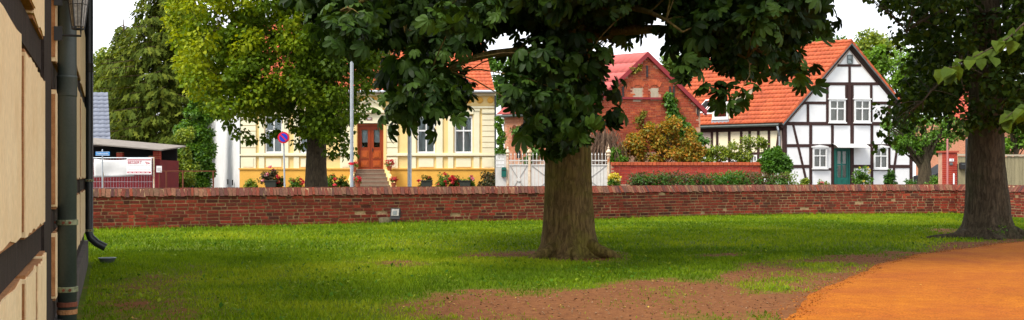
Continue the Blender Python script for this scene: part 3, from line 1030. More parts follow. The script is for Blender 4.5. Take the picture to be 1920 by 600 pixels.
# grit: little stones on the path and the bare soil, spilling over the path's edge
def grit(n, x, y, size, mat, name, label):
    k = len(x)
    c = np.stack([x, y, relief(x, y) + np.where(on_path(x, y), 0.036, 0.004)], 1)
    o = np.array([(1, 0, 0), (0, 1, 0), (-1, 0, 0), (0, -1, 0), (0, 0, .7), (0, 0, -.5)])
    s_ = size * (0.5 + rng.random(k))
    V = c[:, None, :] + o[None] * s_[:, None, None] * (0.7 + 0.6 * rng.random((k, 6, 1)))
    t = np.array([(0, 1, 4), (1, 2, 4), (2, 3, 4), (3, 0, 4), (1, 0, 5), (2, 1, 5), (3, 2, 5), (0, 3, 5)])
    Fc = t[None] + (np.arange(k) * 6)[:, None, None]
    ob = np_mesh(name, V.reshape(-1, 3), Fc.reshape(-1, 3), mat, tint=np.repeat(rng.random(k), 6), kind='stuff')
    tag(ob, label, 'gravel')
M['grit'] = leaf_mat('path_grit', [(0.10, 0.030, 0.008, 1), (0.30, 0.085, 0.010, 1), (0.46, 0.20, 0.05, 1)], 0.0, 0.95, spec=0.1)
M['soil_grit'] = leaf_mat('soil_crumbs', [(0.06, 0.026, 0.012, 1), (0.18, 0.085, 0.04, 1), (0.34, 0.22, 0.13, 1)], 0.0, 0.95, spec=0.1)
n = 26000
y = np.sqrt(rng.uniform(9.2 ** 2, 21 ** 2, n)); x = rng.uniform(0.18, 0.5, n) * y
sh_e = 0.16 * rng.normal(size=n)
k = on_path(x + sh_e, y + 0.05)
grit(n, x[k], y[k], .0075, M['grit'], 'path_gravel', 'fine orange gravel lying on the sandy path')
n = 16000
y = np.sqrt(rng.uniform(9.2 ** 2, 24 ** 2, n)); x = rng.uniform(-0.45, 0.5, n) * y
k = (dirt_mask(x, y) > rng.uniform(.3, .9, n)) & ~on_path(x, y) & (x > -0.3775 * y - 0.2)
grit(n, x[k], y[k], .009, M['soil_grit'], 'soil_crumbs', 'crumbs of soil and small stones on the bare earth')

# ------------------------------------------------------------------ churchyard wall: mortar core, bricks, coping
def core(line, parent, h=0.775, th=0.13, back_th=0.13):
    pts, L = resample(line, max(3, int(len(line) * 1)))
    m = MB()
    tang = np.gradient(pts, axis=0)
    tang /= np.linalg.norm(tang, axis=1, keepdims=True)
    nr = np.stack([tang[:, 1], -tang[:, 0]], 1)
    prof = [(th, -0.1), (th, h), (0.02, 0.955), (-0.02, 0.955), (-back_th, h), (-back_th, -0.1)]
    vs, fs = [], []
    for p, q in zip(pts, nr):
        for o, z in prof: vs.append((p[0] + q[0] * o, p[1] + q[1] * o, z))
    k = len(prof)
    for i in range(len(pts) - 1):
        for j in range(k):
            fs.append((i * k + j, i * k + (j + 1) % k, (i + 1) * k + (j + 1) % k, (i + 1) * k + j))
    fs += [tuple(range(k)), tuple(range(len(vs) - k, len(vs)))]
    m.add(vs, fs)
    return m.build('mortar_core', M['mortar'], parent)

def brick_proto(name, l, h, d, mat, r=0.006):
    """a brick with chipped, uneven edges, centred"""
    m = MB()
    c = 0.008
    ring = lambda x, y0: [(-x + c * random.random(), y0, -h / 2 + c * random.random()), (x - c * random.random(), y0, -h / 2 + c * random.random()),
                          (x - c * random.random(), y0, h / 2 - c * random.random()), (-x + c * random.random(), y0, h / 2 - c * random.random())]
    back = [(-l / 2, d, -h / 2), (l / 2, d, -h / 2), (l / 2, d, h / 2), (-l / 2, d, h / 2)]
    mid = [(-l / 2, .008, -h / 2), (l / 2, .008, -h / 2), (l / 2, .008, h / 2), (-l / 2, .008, h / 2)]
    fr = ring(l / 2 - .006, 0)
    m.add(fr + mid + back, [(0, 1, 2, 3), (0, 4, 5, 1), (1, 5, 6, 2), (2, 6, 7, 3), (3, 7, 4, 0), (4, 8, 9, 5), (5, 9, 10, 6), (6, 10, 11, 7), (7, 11, 8, 4)], 0.0)
    me = bpy.data.meshes.new(name)
    me.from_pydata(m.v, [], m.f)
    at = me.attributes.new('tint', 'FLOAT', 'POINT')
    me.materials.append(mat)
    return me

def place(me, name, parent, loc, rz, sc=(1, 1, 1), rx=0.0, ry=0.0):
    o = bpy.data.objects.new(name, me)
    o.location = Vector(loc) - BASE[parent.name]
    o.rotation_euler = (rx, ry, rz)
    o.scale = sc
    o.parent = parent
    COL.objects.link(o)
    return o

def bricks_along(line, parent, limit, courses=9, ch=0.0865, face=0.13):
    L = np.r_[0, np.cumsum(np.linalg.norm(np.diff(line, axis=0), axis=1))]
    protos = [brick_proto('brick', 1, 0.076, 0.05, M['brick']) for _ in range(4)]
    todo = []
    for c in range(courses):
        s = 0.02 + 0.14 * (c % 2) + 0.05 * random.random()
        while s < L[-1] - 0.05:
            l = random.choice([.29, .29, .29, .15, .15, .29, .22]) * random.uniform(.93, 1.06)
            l = min(l, L[-1] - s)
            q = s + l / 2
            x, y = np.interp(q, L, line[:, 0]), np.interp(q, L, line[:, 1])
            x2, y2 = np.interp(q + .05, L, line[:, 0]), np.interp(q + .05, L, line[:, 1])
            x1, y1 = np.interp(q - .05, L, line[:, 0]), np.interp(q - .05, L, line[:, 1])
            a = math.atan2(y2 - y1, x2 - x1)
            z = -0.01 + (c + .5) * ch + 0.008 * math.sin(q * .9 + c) * (c / courses)
            if random.random() > 0.015:
                todo.append((y if -12 < x < 30 else 99, x, y, z, a, l - random.uniform(.014, .034)))
            s += l
    todo.sort(key=lambda t: t[0] - (t[5] > .2) * 2.0)
    rest = MB()
    for i, (_, x, y, z, a, l) in enumerate(todo):
        o = face + 0.014 + random.uniform(-.006, .006)
        X, Y = x + math.sin(a) * o, y - math.cos(a) * o
        sz = random.uniform(.80, 1.0)
        if i < limit:
            place(random.choice(protos), 'brick', parent, (X, Y, z), a + random.gauss(0, .012), (l, 1, sz), 0, random.gauss(0, .008))
        else:
            ca, sa = math.cos(a), math.sin(a)
            hz = 0.038 * sz
            loc = lambda lx, ly, lz: (X + lx * ca - ly * sa, Y + lx * sa + ly * ca, z + lz)
            j = lambda: random.uniform(0, .007)
            fr = [loc(-l / 2 + j(), 0, -hz + j()), loc(l / 2 - j(), 0, -hz + j()), loc(l / 2 - j(), 0, hz - j()), loc(-l / 2 + j(), 0, hz - j())]
            bk = [loc(-l / 2, .05, -hz), loc(l / 2, .05, -hz), loc(l / 2, .05, hz), loc(-l / 2, .05, hz)]
            rest.hexa(fr + bk)
    if rest.v: rest.build('brickwork', M['brick'], parent, kind='stuff')

def coping_along(line, parent, limit=300):
    L = np.r_[0, np.cumsum(np.linalg.norm(np.diff(line, axis=0), axis=1))]
    protos = []
    for k in range(4):
        me = brick_proto('coping_brick', 1, 0.25, 0.06, M['coping'])
        protos.append(me)
    s = 0.0
    back = MB()
    cnt = 0
    slope = math.atan2(0.2, 0.155)
    while s < L[-1] - .04:
        wd = random.choice([.085, .1, .1, .115, .07]) * random.uniform(.95, 1.1)
        q = s + wd / 2
        x, y = np.interp(q, L, line[:, 0]), np.interp(q, L, line[:, 1])
        x2, y2 = np.interp(q + .05, L, line[:, 0]), np.interp(q + .05, L, line[:, 1])
        x1, y1 = np.interp(q - .05, L, line[:, 0]), np.interp(q - .05, L, line[:, 1])
        a = math.atan2(y2 - y1, x2 - x1)
        o = 0.096 + random.uniform(-.006, .006)
        z = 0.876 + random.uniform(-.016, .014)
        X, Y = x + math.sin(a) * o, y - math.cos(a) * o
        single = x > -10.8 and cnt < limit
        if not single:
            ca, sa = math.cos(a), math.sin(a); hw = wd / 2 - .008
            f = lambda lx, oo, zz: (x + lx * ca + math.sin(a) * oo, y + lx * sa - math.cos(a) * oo, zz)
            back.hexa([f(-hw, .18, .775), f(hw, .18, .775), f(hw, .015, .985), f(-hw, .015, .985), f(-hw, .13, .75), f(hw, .13, .75), f(hw, .0, .93), f(-hw, .0, .93)])
        if single:
            place(random.choice(protos), 'coping_brick', parent, (X, Y, z), a + random.gauss(0, .02), (wd - random.uniform(.010, .024), 1, random.uniform(.93, 1.04)), -(math.pi / 2 - slope), random.gauss(0.07, .075))
            cnt += 1
        o2 = -0.10
        X2, Y2 = x + math.sin(a) * o2, y - math.cos(a) * o2
        ca, sa = math.cos(a), math.sin(a)
        hw = wd / 2 - .006
        f = lambda lx, oo, zz: (x + lx * ca + math.sin(a) * oo, y + lx * sa - math.cos(a) * oo, zz)
        pts = [f(-hw, -.19, .775), f(hw, -.19, .775), f(hw, -.015, .985), f(-hw, -.015, .985), f(-hw, -.14, .75), f(hw, -.14, .75), f(hw, .0, .93), f(-hw, .0, .93)]
        back.hexa(pts)
        s += wd
    back.build('rear_coping', M['coping'], parent, kind='stuff')

wa = thing('churchyard_wall', 'long curving old red brick wall with sloped coping across the lawn', 'wall', (-3.03, 28.9, 0))
core(WALL_A, wa)
bricks_along(WALL_A, wa, 300)
coping_along(WALL_A, wa, 300)
wb = thing('churchyard_wall', 'short return of red brick wall behind the right-hand tree trunk', 'wall', (15.4, 34.0, 0))
core(WALL_B, wb)
bricks_along(WALL_B, wb, 150)
coping_along(WALL_B, wb, 60)

# ------------------------------------------------------------------ building helpers
def tile_roof(name, parent, P0, r, v, L, S, mat, exposure=0.27, period=0.21, amp=0.028, lift=0.035):
    """overlapping wavy tile courses on the parallelogram P0 + a r + b v"""
    P0, r, v = np.array(P0, float), np.array(r, float), np.array(v, float)
    N = np.cross(r, v)
    N /= np.linalg.norm(N)
    if N[2] < 0: N = -N
    na = int(L / period * 4) + 1
    a = np.linspace(0, L, na)
    w = np.tile([0.0, 0.8, 1.0, 0.5], na // 4 + 2)[:na] * amp
    rows = int(S / exposure)
    ex = S / rows
    Vs, Fs, Ts, k = [], [], [], 0
    for i in range(rows):
        b0, b1 = i * ex - 0.02, (i + 1) * ex + 0.02
        jit = rng.normal(0, 0.004, na)
        base = P0 + a[:, None] * r
        p_lip = base + v * b0 + N * (w * .2)[:, None]
        p_lo = base + v * b0 + N * (w + lift + jit)[:, None]
        p_hi = base + v * b1 + N * (w * 1.0)[:, None]
        Vs += [p_lip, p_lo, p_hi]
        t = np.repeat(rng.random(na // 4 + 2), 4)[:na]
        Ts += [t, t, t]
        j = np.arange(na - 1)
        for q in (0, 1):
            Fs.append(np.stack([k + q * na + j, k + q * na + j + 1, k + (q + 1) * na + j + 1, k + (q + 1) * na + j], 1))
        k += 3 * na
    return np_mesh(name, np.concatenate(Vs), np.concatenate(Fs), mat, parent, tint=np.concatenate(Ts), kind='stuff')

def poly3(name, mat, parent, pts, th=0.08, **k):
    """a thick flat panel from world points (thickness downwards)"""
    m = MB()
    n = len(pts)
    vs = [tuple(p) for p in pts] + [(p[0], p[1], p[2] - th) for p in pts]
    m.add(vs, [tuple(range(n)), tuple(range(n, 2 * n))[::-1]] + [(i, n + i, n + (i + 1) % n, (i + 1) % n) for i in range(n)])
    return m.build(name, mat, parent, **k)

def window(parent, pl, r, o=0.0, cols=2, rows=(0.36, 0.64), fw=0.07, bar=0.045, frame=None, curtain=None, sill=True, depth=0.12, name='window', hood=False):
    """frame part with panes, bars and sill as sub-parts. r = (u0,u1,z0,z1)"""
    frame = frame or M['white_paint']
    u0, u1, z0, z1 = r
    m = MB()
    m.rect(pl, u0, u0 + fw, z0, z1, o - .02, o + .055)
    m.rect(pl, u1 - fw, u1, z0, z1, o - .02, o + .055)
    m.rect(pl, u0 + fw, u1 - fw, z1 - fw, z1, o - .02, o + .055)
    m.rect(pl, u0 + fw, u1 - fw, z0, z0 + fw, o - .02, o + .055)
    w = m.build(name, frame, parent)
    a0, a1, b0, b1 = u0 + fw, u1 - fw, z0 + fw, z1 - fw
    m = MB()
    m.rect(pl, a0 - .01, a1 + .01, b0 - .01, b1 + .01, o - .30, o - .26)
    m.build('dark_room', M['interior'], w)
    hs = np.cumsum([0] + list(rows[::-1])) / sum(rows)
    mb = MB()
    for c in range(1, cols):
        uc = a0 + (a1 - a0) * c / cols
        mb.rect(pl, uc - bar / 2, uc + bar / 2, b0, b1, o - .01, o + .047)
    for q in hs[1:-1]:
        zc = b0 + (b1 - b0) * q
        mb.rect(pl, a0, a1, zc - bar * .6, zc + bar * .6, o - .012, o + .051)
    if mb.v: mb.build('glazing_bars', frame, w)
    for c in range(cols):
        for k in range(len(hs) - 1):
            p = MB()
            p.rect(pl, a0 + (a1 - a0) * c / cols, a0 + (a1 - a0) * (c + 1) / cols, b0 + (b1 - b0) * hs[k], b0 + (b1 - b0) * hs[k + 1], o + .0, o + .008)
            p.build('pane', M['glass'], w)
    if curtain == 'drape':
        for sgn in (0, 1):
            p = MB()
            W = (a1 - a0)
            prev = []
            n = 9
            for i in range(n + 1):
                t = i / n
                z = b1 - (b1 - b0) * t
                wd = W * (0.44 - 0.34 * math.sin(min(1, t * 1.25) * math.pi / 2)) if t < .8 else W * (0.10 + 0.10 * (t - .8) * 5)
                prev.append((a0 if sgn == 0 else a1, z, (a0 + wd) if sgn == 0 else (a1 - wd)))
            vs, fs = [], []
            for i, (e, z, f_) in enumerate(prev):
                for k in range(7):
                    vs.append(pl.w(e + (f_ - e) * k / 6, z, o - .05 + .025 * (k % 2)))
            for i in range(n):
                for k in range(6):
                    fs.append((i * 7 + k, i * 7 + k + 1, (i + 1) * 7 + k + 1, (i + 1) * 7 + k))
            p.add(vs, fs)
            p.build('curtain', M['curtain'], w)
    elif curtain == 'full':
        p = MB()
        n = 24
        vs = []
        for zz in (b0, b1):
            for k in range(n + 1):
                vs.append(pl.w(a0 + (a1 - a0) * k / n, zz, o - .05 + .03 * (k % 2)))
        p.add(vs, [(k, k + 1, n + 2 + k, n + 1 + k) for k in range(n)])
        p.build('curtain', M['curtain'], w)
    elif curtain == 'side':
        p = MB()
        for k in range(5):
            p.rect(pl, a0 + .02 + k * .03, a0 + .045 + k * .03, b0, b0 + (b1 - b0) * .62, o - .1 - .02 * (k % 2), o - .09)
            p.rect(pl, a1 - .045 - k * .03, a1 - .02 - k * .03, b0, b0 + (b1 - b0) * .62, o - .1 - .02 * (k % 2), o - .09)
        p.build('curtain', M['curtain'], w)
    if sill:
        p = MB()
        p.rect(pl, u0 - .04, u1 + .04, z0 - .07, z0 - .003, o - .02, o + .11)
        p.build('sill', frame, w)
    if hood:
        p = MB()
        p.rect(pl, u0 - .06, u1 + .06, z1 + .003, z1 + .06, o - .02, o + .09)
        um = (u0 + u1) / 2
        p.slab(pl, [(u0 - .06, z1 + .063), (u1 + .06, z1 + .063), (um, z1 + .15)], o - .02, o + .07)
        p.build('window_hood', frame, w)
    return w

# ------------------------------------------------------------------ left building: timber-framed cream wall seen along its length
LG = (-0.3775, 1.0)
class LeftWall(Pl):
    def __init__(s):
        l = math.hypot(*LG)
        s.g = (LG[0] / l, LG[1] / l)
        s.k = l
        s.A = (-0.3665, 0.0)
        s.n = (s.g[1], -s.g[0])
LW = LeftWall()
dd = lambda d: d * LW.k   # depth -> length along the wall
cb = thing('timber_framed_building', 'cream plastered timber-framed building at the left edge seen along its wall', 'building', (-3.0, 7.0, 0))
m = MB()
end = dd(15.55)
m.rect(LW, dd(-5), end, 0.0, 4.35, -7.5, -0.06)
m.build('wall', M['cream_old'], cb)
m = MB()
m.rect(LW, dd(-5), end + .06, -0.1, 0.345, -7.56, 0.055)
m.build('plinth', M['plinth'], cb)
# horizontal timbers (recessed behind the plaster)
for (d0, d1, z0, z1) in [(-5, 6.0, .90, 1.045), (6.8, 9.6, .93, 1.07), (9.9, 15.5, 1.10, 1.24), (-5, 6.0, 1.86, 2.02), (6.8, 9.6, 1.86, 2.02), (9.9, 15.5, 2.26, 2.40), (-5, 15.5, .35, .50), (-5, 15.5, 3.3, 3.48)]:
    m = MB()
    m.rect(LW, dd(d0), dd(d1), z0, z1, -.06, 0.0)
    m.build('rail', M['old_timber'], cb)
for (d0, d1) in [(5.72, 6.42), (9.6, 9.85), (12.6, 12.8), (15.3, 15.54), (2.2, 2.45), (-1.5, -1.2)]:
    m = MB()
    m.rect(LW, dd(d0), dd(d1), .5, 4.3, -.06, 0.016)
    m.build('post', M['old_timber'], cb)
def infill(d0, d1, z0, z1, th):
    """plaster panel standing proud with ragged chipped edge"""
    n = 7
    u0, u1 = dd(d0), dd(d1)
    j = lambda s: random.uniform(-s, s)
    pts = [(u0 + (u1 - u0) * i / n + (j(.03) if 0 < i < n else 0), z0 + j(.012)) for i in range(n + 1)] + \
          [(u1 + j(.008), z0 + (z1 - z0) * i / n) for i in range(1, n)] + \
          [(u1 - (u1 - u0) * i / n, z1 + j(.012)) for i in range(n + 1)] + [(u0 + j(.008), z1 - (z1 - z0) * i / n) for i in range(1, n)]
    m = MB()
    th = .006 + th * .5
    m.slab(LW, pts, -.06, th)
    p = m.build('infill_panel', M['cream_old'], cb)
    # raw edge left where the plaster coat broke off
    m = MB()
    m.rect(LW, u0 - .012, u0 + .02, z0 + .02, z1 - .02, -.02, th - .006)
    m.rect(LW, u0 + .02, u1 - .02, z1 - .004, z1 + .012, -.02, th - .006)
    m.rect(LW, u0 + .02, u1 - .02, z0 - .012, z0 + .004, -.02, th - .006)
    m.build('broken_edge', M['render_edge'], p)
for (a, b) in [(-4.5, -1.6), (-1.1, 2.1)]:
    for (z0, z1) in [(.52, .87), (1.07, 1.83), (2.05, 3.27), (3.5, 4.3)]:
        infill(a, b, z0, z1, .03)
infill(2.5, 4.16, 1.06, 1.84, .032); infill(4.30, 5.02, 1.05, 1.80, .040); infill(5.04, 5.68, 1.05, 1.79, .034)
infill(2.5, 4.16, .50, .885, .034); infill(4.30, 4.86, .50, .88, .046); infill(4.92, 5.34, .50, .87, .058); infill(5.38, 5.68, .50, .885, .046)
infill(2.5, 4.1, 2.03, 3.27, .034); infill(4.14, 4.78, 2.05, 3.27, .056); infill(4.86, 5.66, 2.03, 3.27, .030)
infill(2.5, 5.66, 3.52, 4.3, .03)
infill(6.86, 7.5, 1.09, 1.84, .034); infill(7.54, 9.55, 1.09, 1.84, .03)
infill(6.86, 9.55, .50, .92, .034); infill(6.86, 9.55, 2.04, 3.27, .034); infill(6.5, 9.55, 3.52, 4.3, .03)
infill(9.95, 12.5, 1.26, 2.24, .034); infill(12.9, 15.25, 1.26, 2.24, .042); infill(9.95, 12.5, .50, 1.08, .03); infill(12.9, 15.25, .50, 1.08, .03)
infill(9.95, 12.5, 2.42, 3.27, .05); infill(12.9, 15.25, 2.42, 3.27, .034); infill(9.95, 12.5, 3.52, 4.3, .03); infill(12.9, 15.25, 3.52, 4.3, .03)
# roof over it, out of the picture
e0, e1 = LW.w(dd(-5.3), 4.25, .42), LW.w(end + .3, 4.25, .42)
rg0, rg1 = LW.w(dd(-5.3), 8.2, -3.75), LW.w(end + .3, 8.2, -3.75)
bk0, bk1 = LW.w(dd(-5.3), 4.25, -7.9), LW.w(end + .3, 4.25, -7.9)
rf = poly3('roof', M['tile'], cb, [e0, e1, rg1, rg0])
poly3('roof', M['tile'], cb, [rg0, rg1, bk1, bk0])
m = MB()
gp = [LW.w(end - .05, 4.3, -.1), LW.w(end - .05, 4.3, -7.4), LW.w(end - .05, 8.0, -3.75)]
m.add(gp + [p + Vector((0, -.2, 0)) for p in gp], [(0, 1, 2), (5, 4, 3)])
m.build('gable', M['cream_old'], cb)

def downpipe(label, d, off, r, ztop, zbot, mat, straps, elbow, kick=None):
    c = LW.w(dd(d), 0, off)
    t = thing('downpipe', label, 'drainpipe', (c.x, c.y, 0 if not elbow else zbot - .3), 'drainpipes on the left building')
    m = MB()
    if elbow:
        nv = Vector((LW.n[0], LW.n[1], 0))
        pts = [Vector((c.x, c.y, ztop)), Vector((c.x, c.y, zbot + .02)), Vector((c.x, c.y, zbot - .04)) + nv * .02, Vector((c.x, c.y, zbot - .12)) + nv * .10, Vector((c.x, c.y, zbot - .19)) + nv * .22]
        m.tube(pts, [r, r, r, r, r * 1.02], 16, caps=False)
    else:
        m.tube([(c.x, c.y, ztop), (c.x, c.y, zbot)], r, 20)
    m.build('pipe', mat, t, smooth=True)
    for z in straps:
        m = MB()
        m.lathe((c.x, c.y, z - .018), [(r + .004, 0), (r + .009, .002), (r + .009, .034), (r + .004, .036)], 20)
        st = m.build('strap', M['strap'], t)
        m = MB()
        nv = Vector((LW.n[0], LW.n[1], 0))
        b = Vector((c.x, c.y, z))
        m.tube([b - nv * (r + .005), b - nv * (off + .02)], .009, 6)
        m.build('wall_pin', M['rust'], st); m = MB()
        gv = Vector((LW.g[0], LW.g[1], 0))
        for q in (-1, 1):
            m.tube([b - gv * (r + .004) + nv * .02 * q, b - gv * (r + .028) + nv * .02 * q], .010, 6)
            m.build('bolt', M['rust'], st); m = MB()
    for z, rr in ([(1.94, 1.06)] if not elbow else [(2.9, 1.06)]):
        m = MB()
        m.lathe((c.x, c.y, z - .12), [(r + .001, 0), (r * rr, .01), (r * rr, .12), (r * 1.1, .125), (r * 1.1, .135), (r + .001, .14)], 20)
        m.build('collar', mat, t, smooth=True)
    if not elbow:
        m = MB()
        m.lathe((c.x, c.y, 0), [(r * 1.12, -.02), (r * 1.12, .30), (r * 1.15, .31), (r * 1.0, .33)], 20)
        m.build('ground_sleeve', M['zinc'], t, smooth=True)
        for z, mm in ((.44, M['rust']), (.39, M['render_edge'])):
            m = MB()
            m.lathe((c.x, c.y, z - .016), [(r + .002, 0), (r + .005, .002), (r + .005, .03), (r + .002, .032)], 20)
            m.build('patch_band', mm, t)
    return t
downpipe('near grey-green drainpipe with pale straps on the cream timber-framed wall', 7.07, 0.080, 0.060, 4.2, 0.1, M['zinc'], [.985, .54], False)
downpipe('far black drainpipe with angled outlet at the corner of the cream building', 15.35, 0.07, 0.056, 4.2, .44, M['zinc_dark'], [1.22, .50], True)
# splash bowl
c = P(201, 497, 15.6)
m = MB()
bx, by = c.x, c.y
m.lathe((bx, by, 0), [(.07, 0.0), (.075, .004), (.12, .085), (.125, .09), (.118, .088), (.066, .012), (.0, .01)], 20)
for i, p in enumerate(m.v):
    m.v[i] = (bx + (p[0] - bx) * 1.05, p[1], p[2])
tag(m.build('splash_bowl', M['grey_metal'], base=(bx, by, 0), smooth=True), 'small grey metal splash bowl in the grass below the far drainpipe', 'bowl')
# wall lantern
lt = thing('wall_lantern', 'black iron lantern with frosted glass on a bracket beside the near drainpipe', 'lantern', tuple(LW.w(dd(6.85), 2.3, .0)))
lc = LW.w(dd(6.85), 2.245, 0.155)
gz = MB()
def ringp(r, z, n=6, rot=0.3):
    return [Vector((lc.x + r * math.cos(2 * math.pi * k / n + rot), lc.y + r * math.sin(2 * math.pi * k / n + rot), z)) for k in range(n)]
b0, b1 = ringp(.036, 2.245), ringp(.078, 2.56)
for k in range(6):
    g = MB()
    p = [b0[k], b0[(k + 1) % 6], b1[(k + 1) % 6], b1[k]]
    ce = sum(p, Vector()) / 4
    q = [ce + (x - ce) * .9 for x in p]
    ax = Vector((lc.x, lc.y, ce.z))
    q2 = [x + (ax - x).normalized() * .006 for x in q]
    g.hexa(q + q2)
    g.build('glass_pane', M['lamp_glass'], lt)
fr = MB()
for k in range(6):
    fr.tube([b0[k], b1[k]], .005, 5)
    fr.tube([b0[k], b0[(k + 1) % 6]], .006, 5)
    fr.tube([b1[k], b1[(k + 1) % 6]], .006, 5)
    mid0 = (b0[k] + b0[(k + 1) % 6]) / 2; mid1 = (b1[k] + b1[(k + 1) % 6]) / 2
    fr.tube([mid0.lerp(mid1, .05), mid0.lerp(mid1, .95)], .0025, 4)
    fr.tube([b0[k].lerp(b1[k], .5), b0[(k + 1) % 6].lerp(b1[(k + 1) % 6], .5)], .0025, 4)
fr.build('frame', M['black'], lt)
r_ = MB()
r_.lathe((lc.x, lc.y, 2.56), [(.10, 0), (.105, .01), (.05, .08), (.03, .10), (.012, .16), (.0, .17)], 12)
r_.build('cap', M['black'], lt)
b = MB()
nv = Vector((LW.n[0], LW.n[1], 0))
wl = LW.w(dd(6.85), 0, .035)
b.tube([wl + Vector((0, 0, 2.20)), wl + nv * .135 + Vector((0, 0, 2.20)), wl + nv * .135 + Vector((0, 0, 2.245))], .008, 6)
b.box(tuple(wl + Vector((0, 0, 2.21))), (.03, .05, .09), LW.ang())
b.build('bracket', M['black'], lt)
b = MB()
b.tube([wl + Vector((0, 0, 2.43)), wl + nv * .10 + Vector((0, 0, 2.43))], .009, 6)
b.box(tuple(wl + Vector((0, 0, 2.44))), (.03, .05, .10), LW.ang())
b.build('bracket', M['black'], lt)

# ------------------------------------------------------------------ yellow house
YH = Pl(452, 54)
yh = thing('yellow_house', 'yellow and cream stuccoed house with red tiled roof and orange double door', 'house', (-13.7, 54, .4))
q = YH.px
u0, u1 = 0.0, q(928, 300)[0]
zp, zb, ze = q(500, 318)[1], q(500, 291)[1], q(500, 175)[1]
# body: side walls and back
sd = (-3.4, 7.0)
A = YH.w(0, 0); B = YH.w(u1, 0)
m = MB()
D = 9.0
sv = Vector((sd[0], sd[1], 0)) * (D / 7.0)
ps = [A + Vector((0, .31, 0)), B + Vector((0, .31, 0)), B + sv * .92, A + sv]
m.hexa([(p.x, p.y, .4) for p in ps] + [(p.x, p.y, ze) for p in ps])
m.build('side_walls', M['white_wall'], yh)
# facade wall with openings: strips between windows
openings = [(497, 530, 216, 288), (562, 595, 216, 288), (670, 719, 231, 318), (782, 816, 216, 288), (852, 886, 216, 288)]
xs = [452]
m = MB()
cur = 0.0
for (x0, x1, y0, y1) in openings:
    a, b_ = q(x0, 300)[0], q(x1, 300)[0]
    m.rect(YH, cur, a, zp, ze, -.30, 0)
    m.rect(YH, a, b_, q(500, y0)[1], ze, -.30, 0)
    if y1 < 318: m.rect(YH, a, b_, zp, q(500, y1)[1], -.30, 0)
    cur = b_
m.rect(YH, cur, u1, zp, ze, -.30, 0)
m.build('wall', M['yellow'], yh)
dx0, dx1 = q(664, 300)[0], q(725, 300)[0]
for (a, b_) in ((0, dx0), (dx1, u1)):
    m = MB()
    m.rect(YH, a - (.06 if a == 0 else 0), b_ + (.06 if b_ == u1 else 0), .35, zp, -.3, .08)
    m.build('plinth', M['ochre'], yh)
    m = MB()
    m.rect(YH, a - (.1 if a == 0 else 0), b_ + (.1 if b_ == u1 else 0), zp + .003, zp + .07, -.0, .13)
    m.build('plinth_ledge', M['ochre'], yh)
# sill band
for (x0, x1) in ((452, 664), (725, 928)):
    m = MB()
    a, b_ = q(x0, 300)[0], q(x1, 300)[0]
    m.rect(YH, a - (.05 if x0 == 452 else 0), b_ + (.05 if x1 == 928 else 0), zb - .03, zb + .05, .003, .12)
    m.rect(YH, a, b_, zb + .053, zb + .11, .003, .07)
    m.build('sill_band', M['cream'], yh)
# pilasters and panels
def pil(x0, x1, y0, y1, o, name='pilaster', mat='cream', par=None):
    m = MB()
    a, b_ = q(x0, 300)[0], q(x1, 300)[0]
    m.rect(YH, a, b_, q(500, y1)[1], q(500, y0)[1], .003, o)
    return m.build(name, M[mat], par or yh)
for (x0, x1) in ((452, 480), (904, 928), (638, 664), (725, 746)):     # rusticated strips of stacked blocks
    y = 287.0
    while y > 212:
        pil(x0, x1, y - 9.2, y, .075, 'rustic_block')
        y -= 10.4
    pil(x0 - .5, x1 + .5, 208, 212, .11, 'capital')
    pil(x0, x1, 294, 316, .07, 'pedestal')
    pil(x0 + 4, x1 - 4, 297, 313, .09, 'pedestal_field')
for (x0, x1) in ((486, 496), (531, 541), (551, 561), (596, 606), (768, 780), (818, 830), (840, 850), (888, 899)):
    pil(x0, x1, 208, 287, .06)
    pil(x0 - 1, x1 + 1, 204, 208, .10, 'capital')
    pil(x0, x1, 294, 316, .06, 'pedestal')
for (x0, x1) in ((498, 529), (563, 594), (784, 814), (854, 884)):
    pil(x0 + 1, x1 - 1, 297, 313, .035, 'apron_panel')
for (x0, x1) in ((496, 531), (561, 596), (780, 818), (850, 888)):
    pil(x0, x1, 206, 214, .09, 'window_lintel')
# entablature
for (y0, y1, o, mt) in ((199, 203, .08, 'cream'), (180, 197, .03, 'yellow'), (176, 179.6, .20, 'cream'), (173, 175.8, .34, 'cream')):
    m = MB()
    m.rect(YH, -.05, u1 + .05, q(500, y1)[1], q(500, y0)[1], -.1 if o > .1 else .003, o)
    m.build('cornice', M[mt], yh)
for i in range(24):
    x = 462 + i * 19.9
    m = MB()
    uc, zc = q(x, 188)
    m.lathe((0, 0, 0), [(.0, -.0), (.16, .0), (.17, .02), (.10, .05), (.0, .07)], 10)
    mm = MB()
    mm.v = [tuple(YH.w(uc + vx, zc + vy, .03 + vz)) for vx, vy, vz in m.v]
    mm.f, mm.t = m.f, m.t
    mm.build('rosette', M['ochre'], yh)
for (r, cu) in (((497, 218, 530, 287), 'full'), ((562, 218, 595, 287), 'full'), ((782, 218, 816, 287), 'drape'), ((852, 218, 886, 287), 'drape')):
    window(yh, YH, YH.R(*r), o=-.10, curtain=cu, fw=.08, bar=.06, rows=(.38, .62))
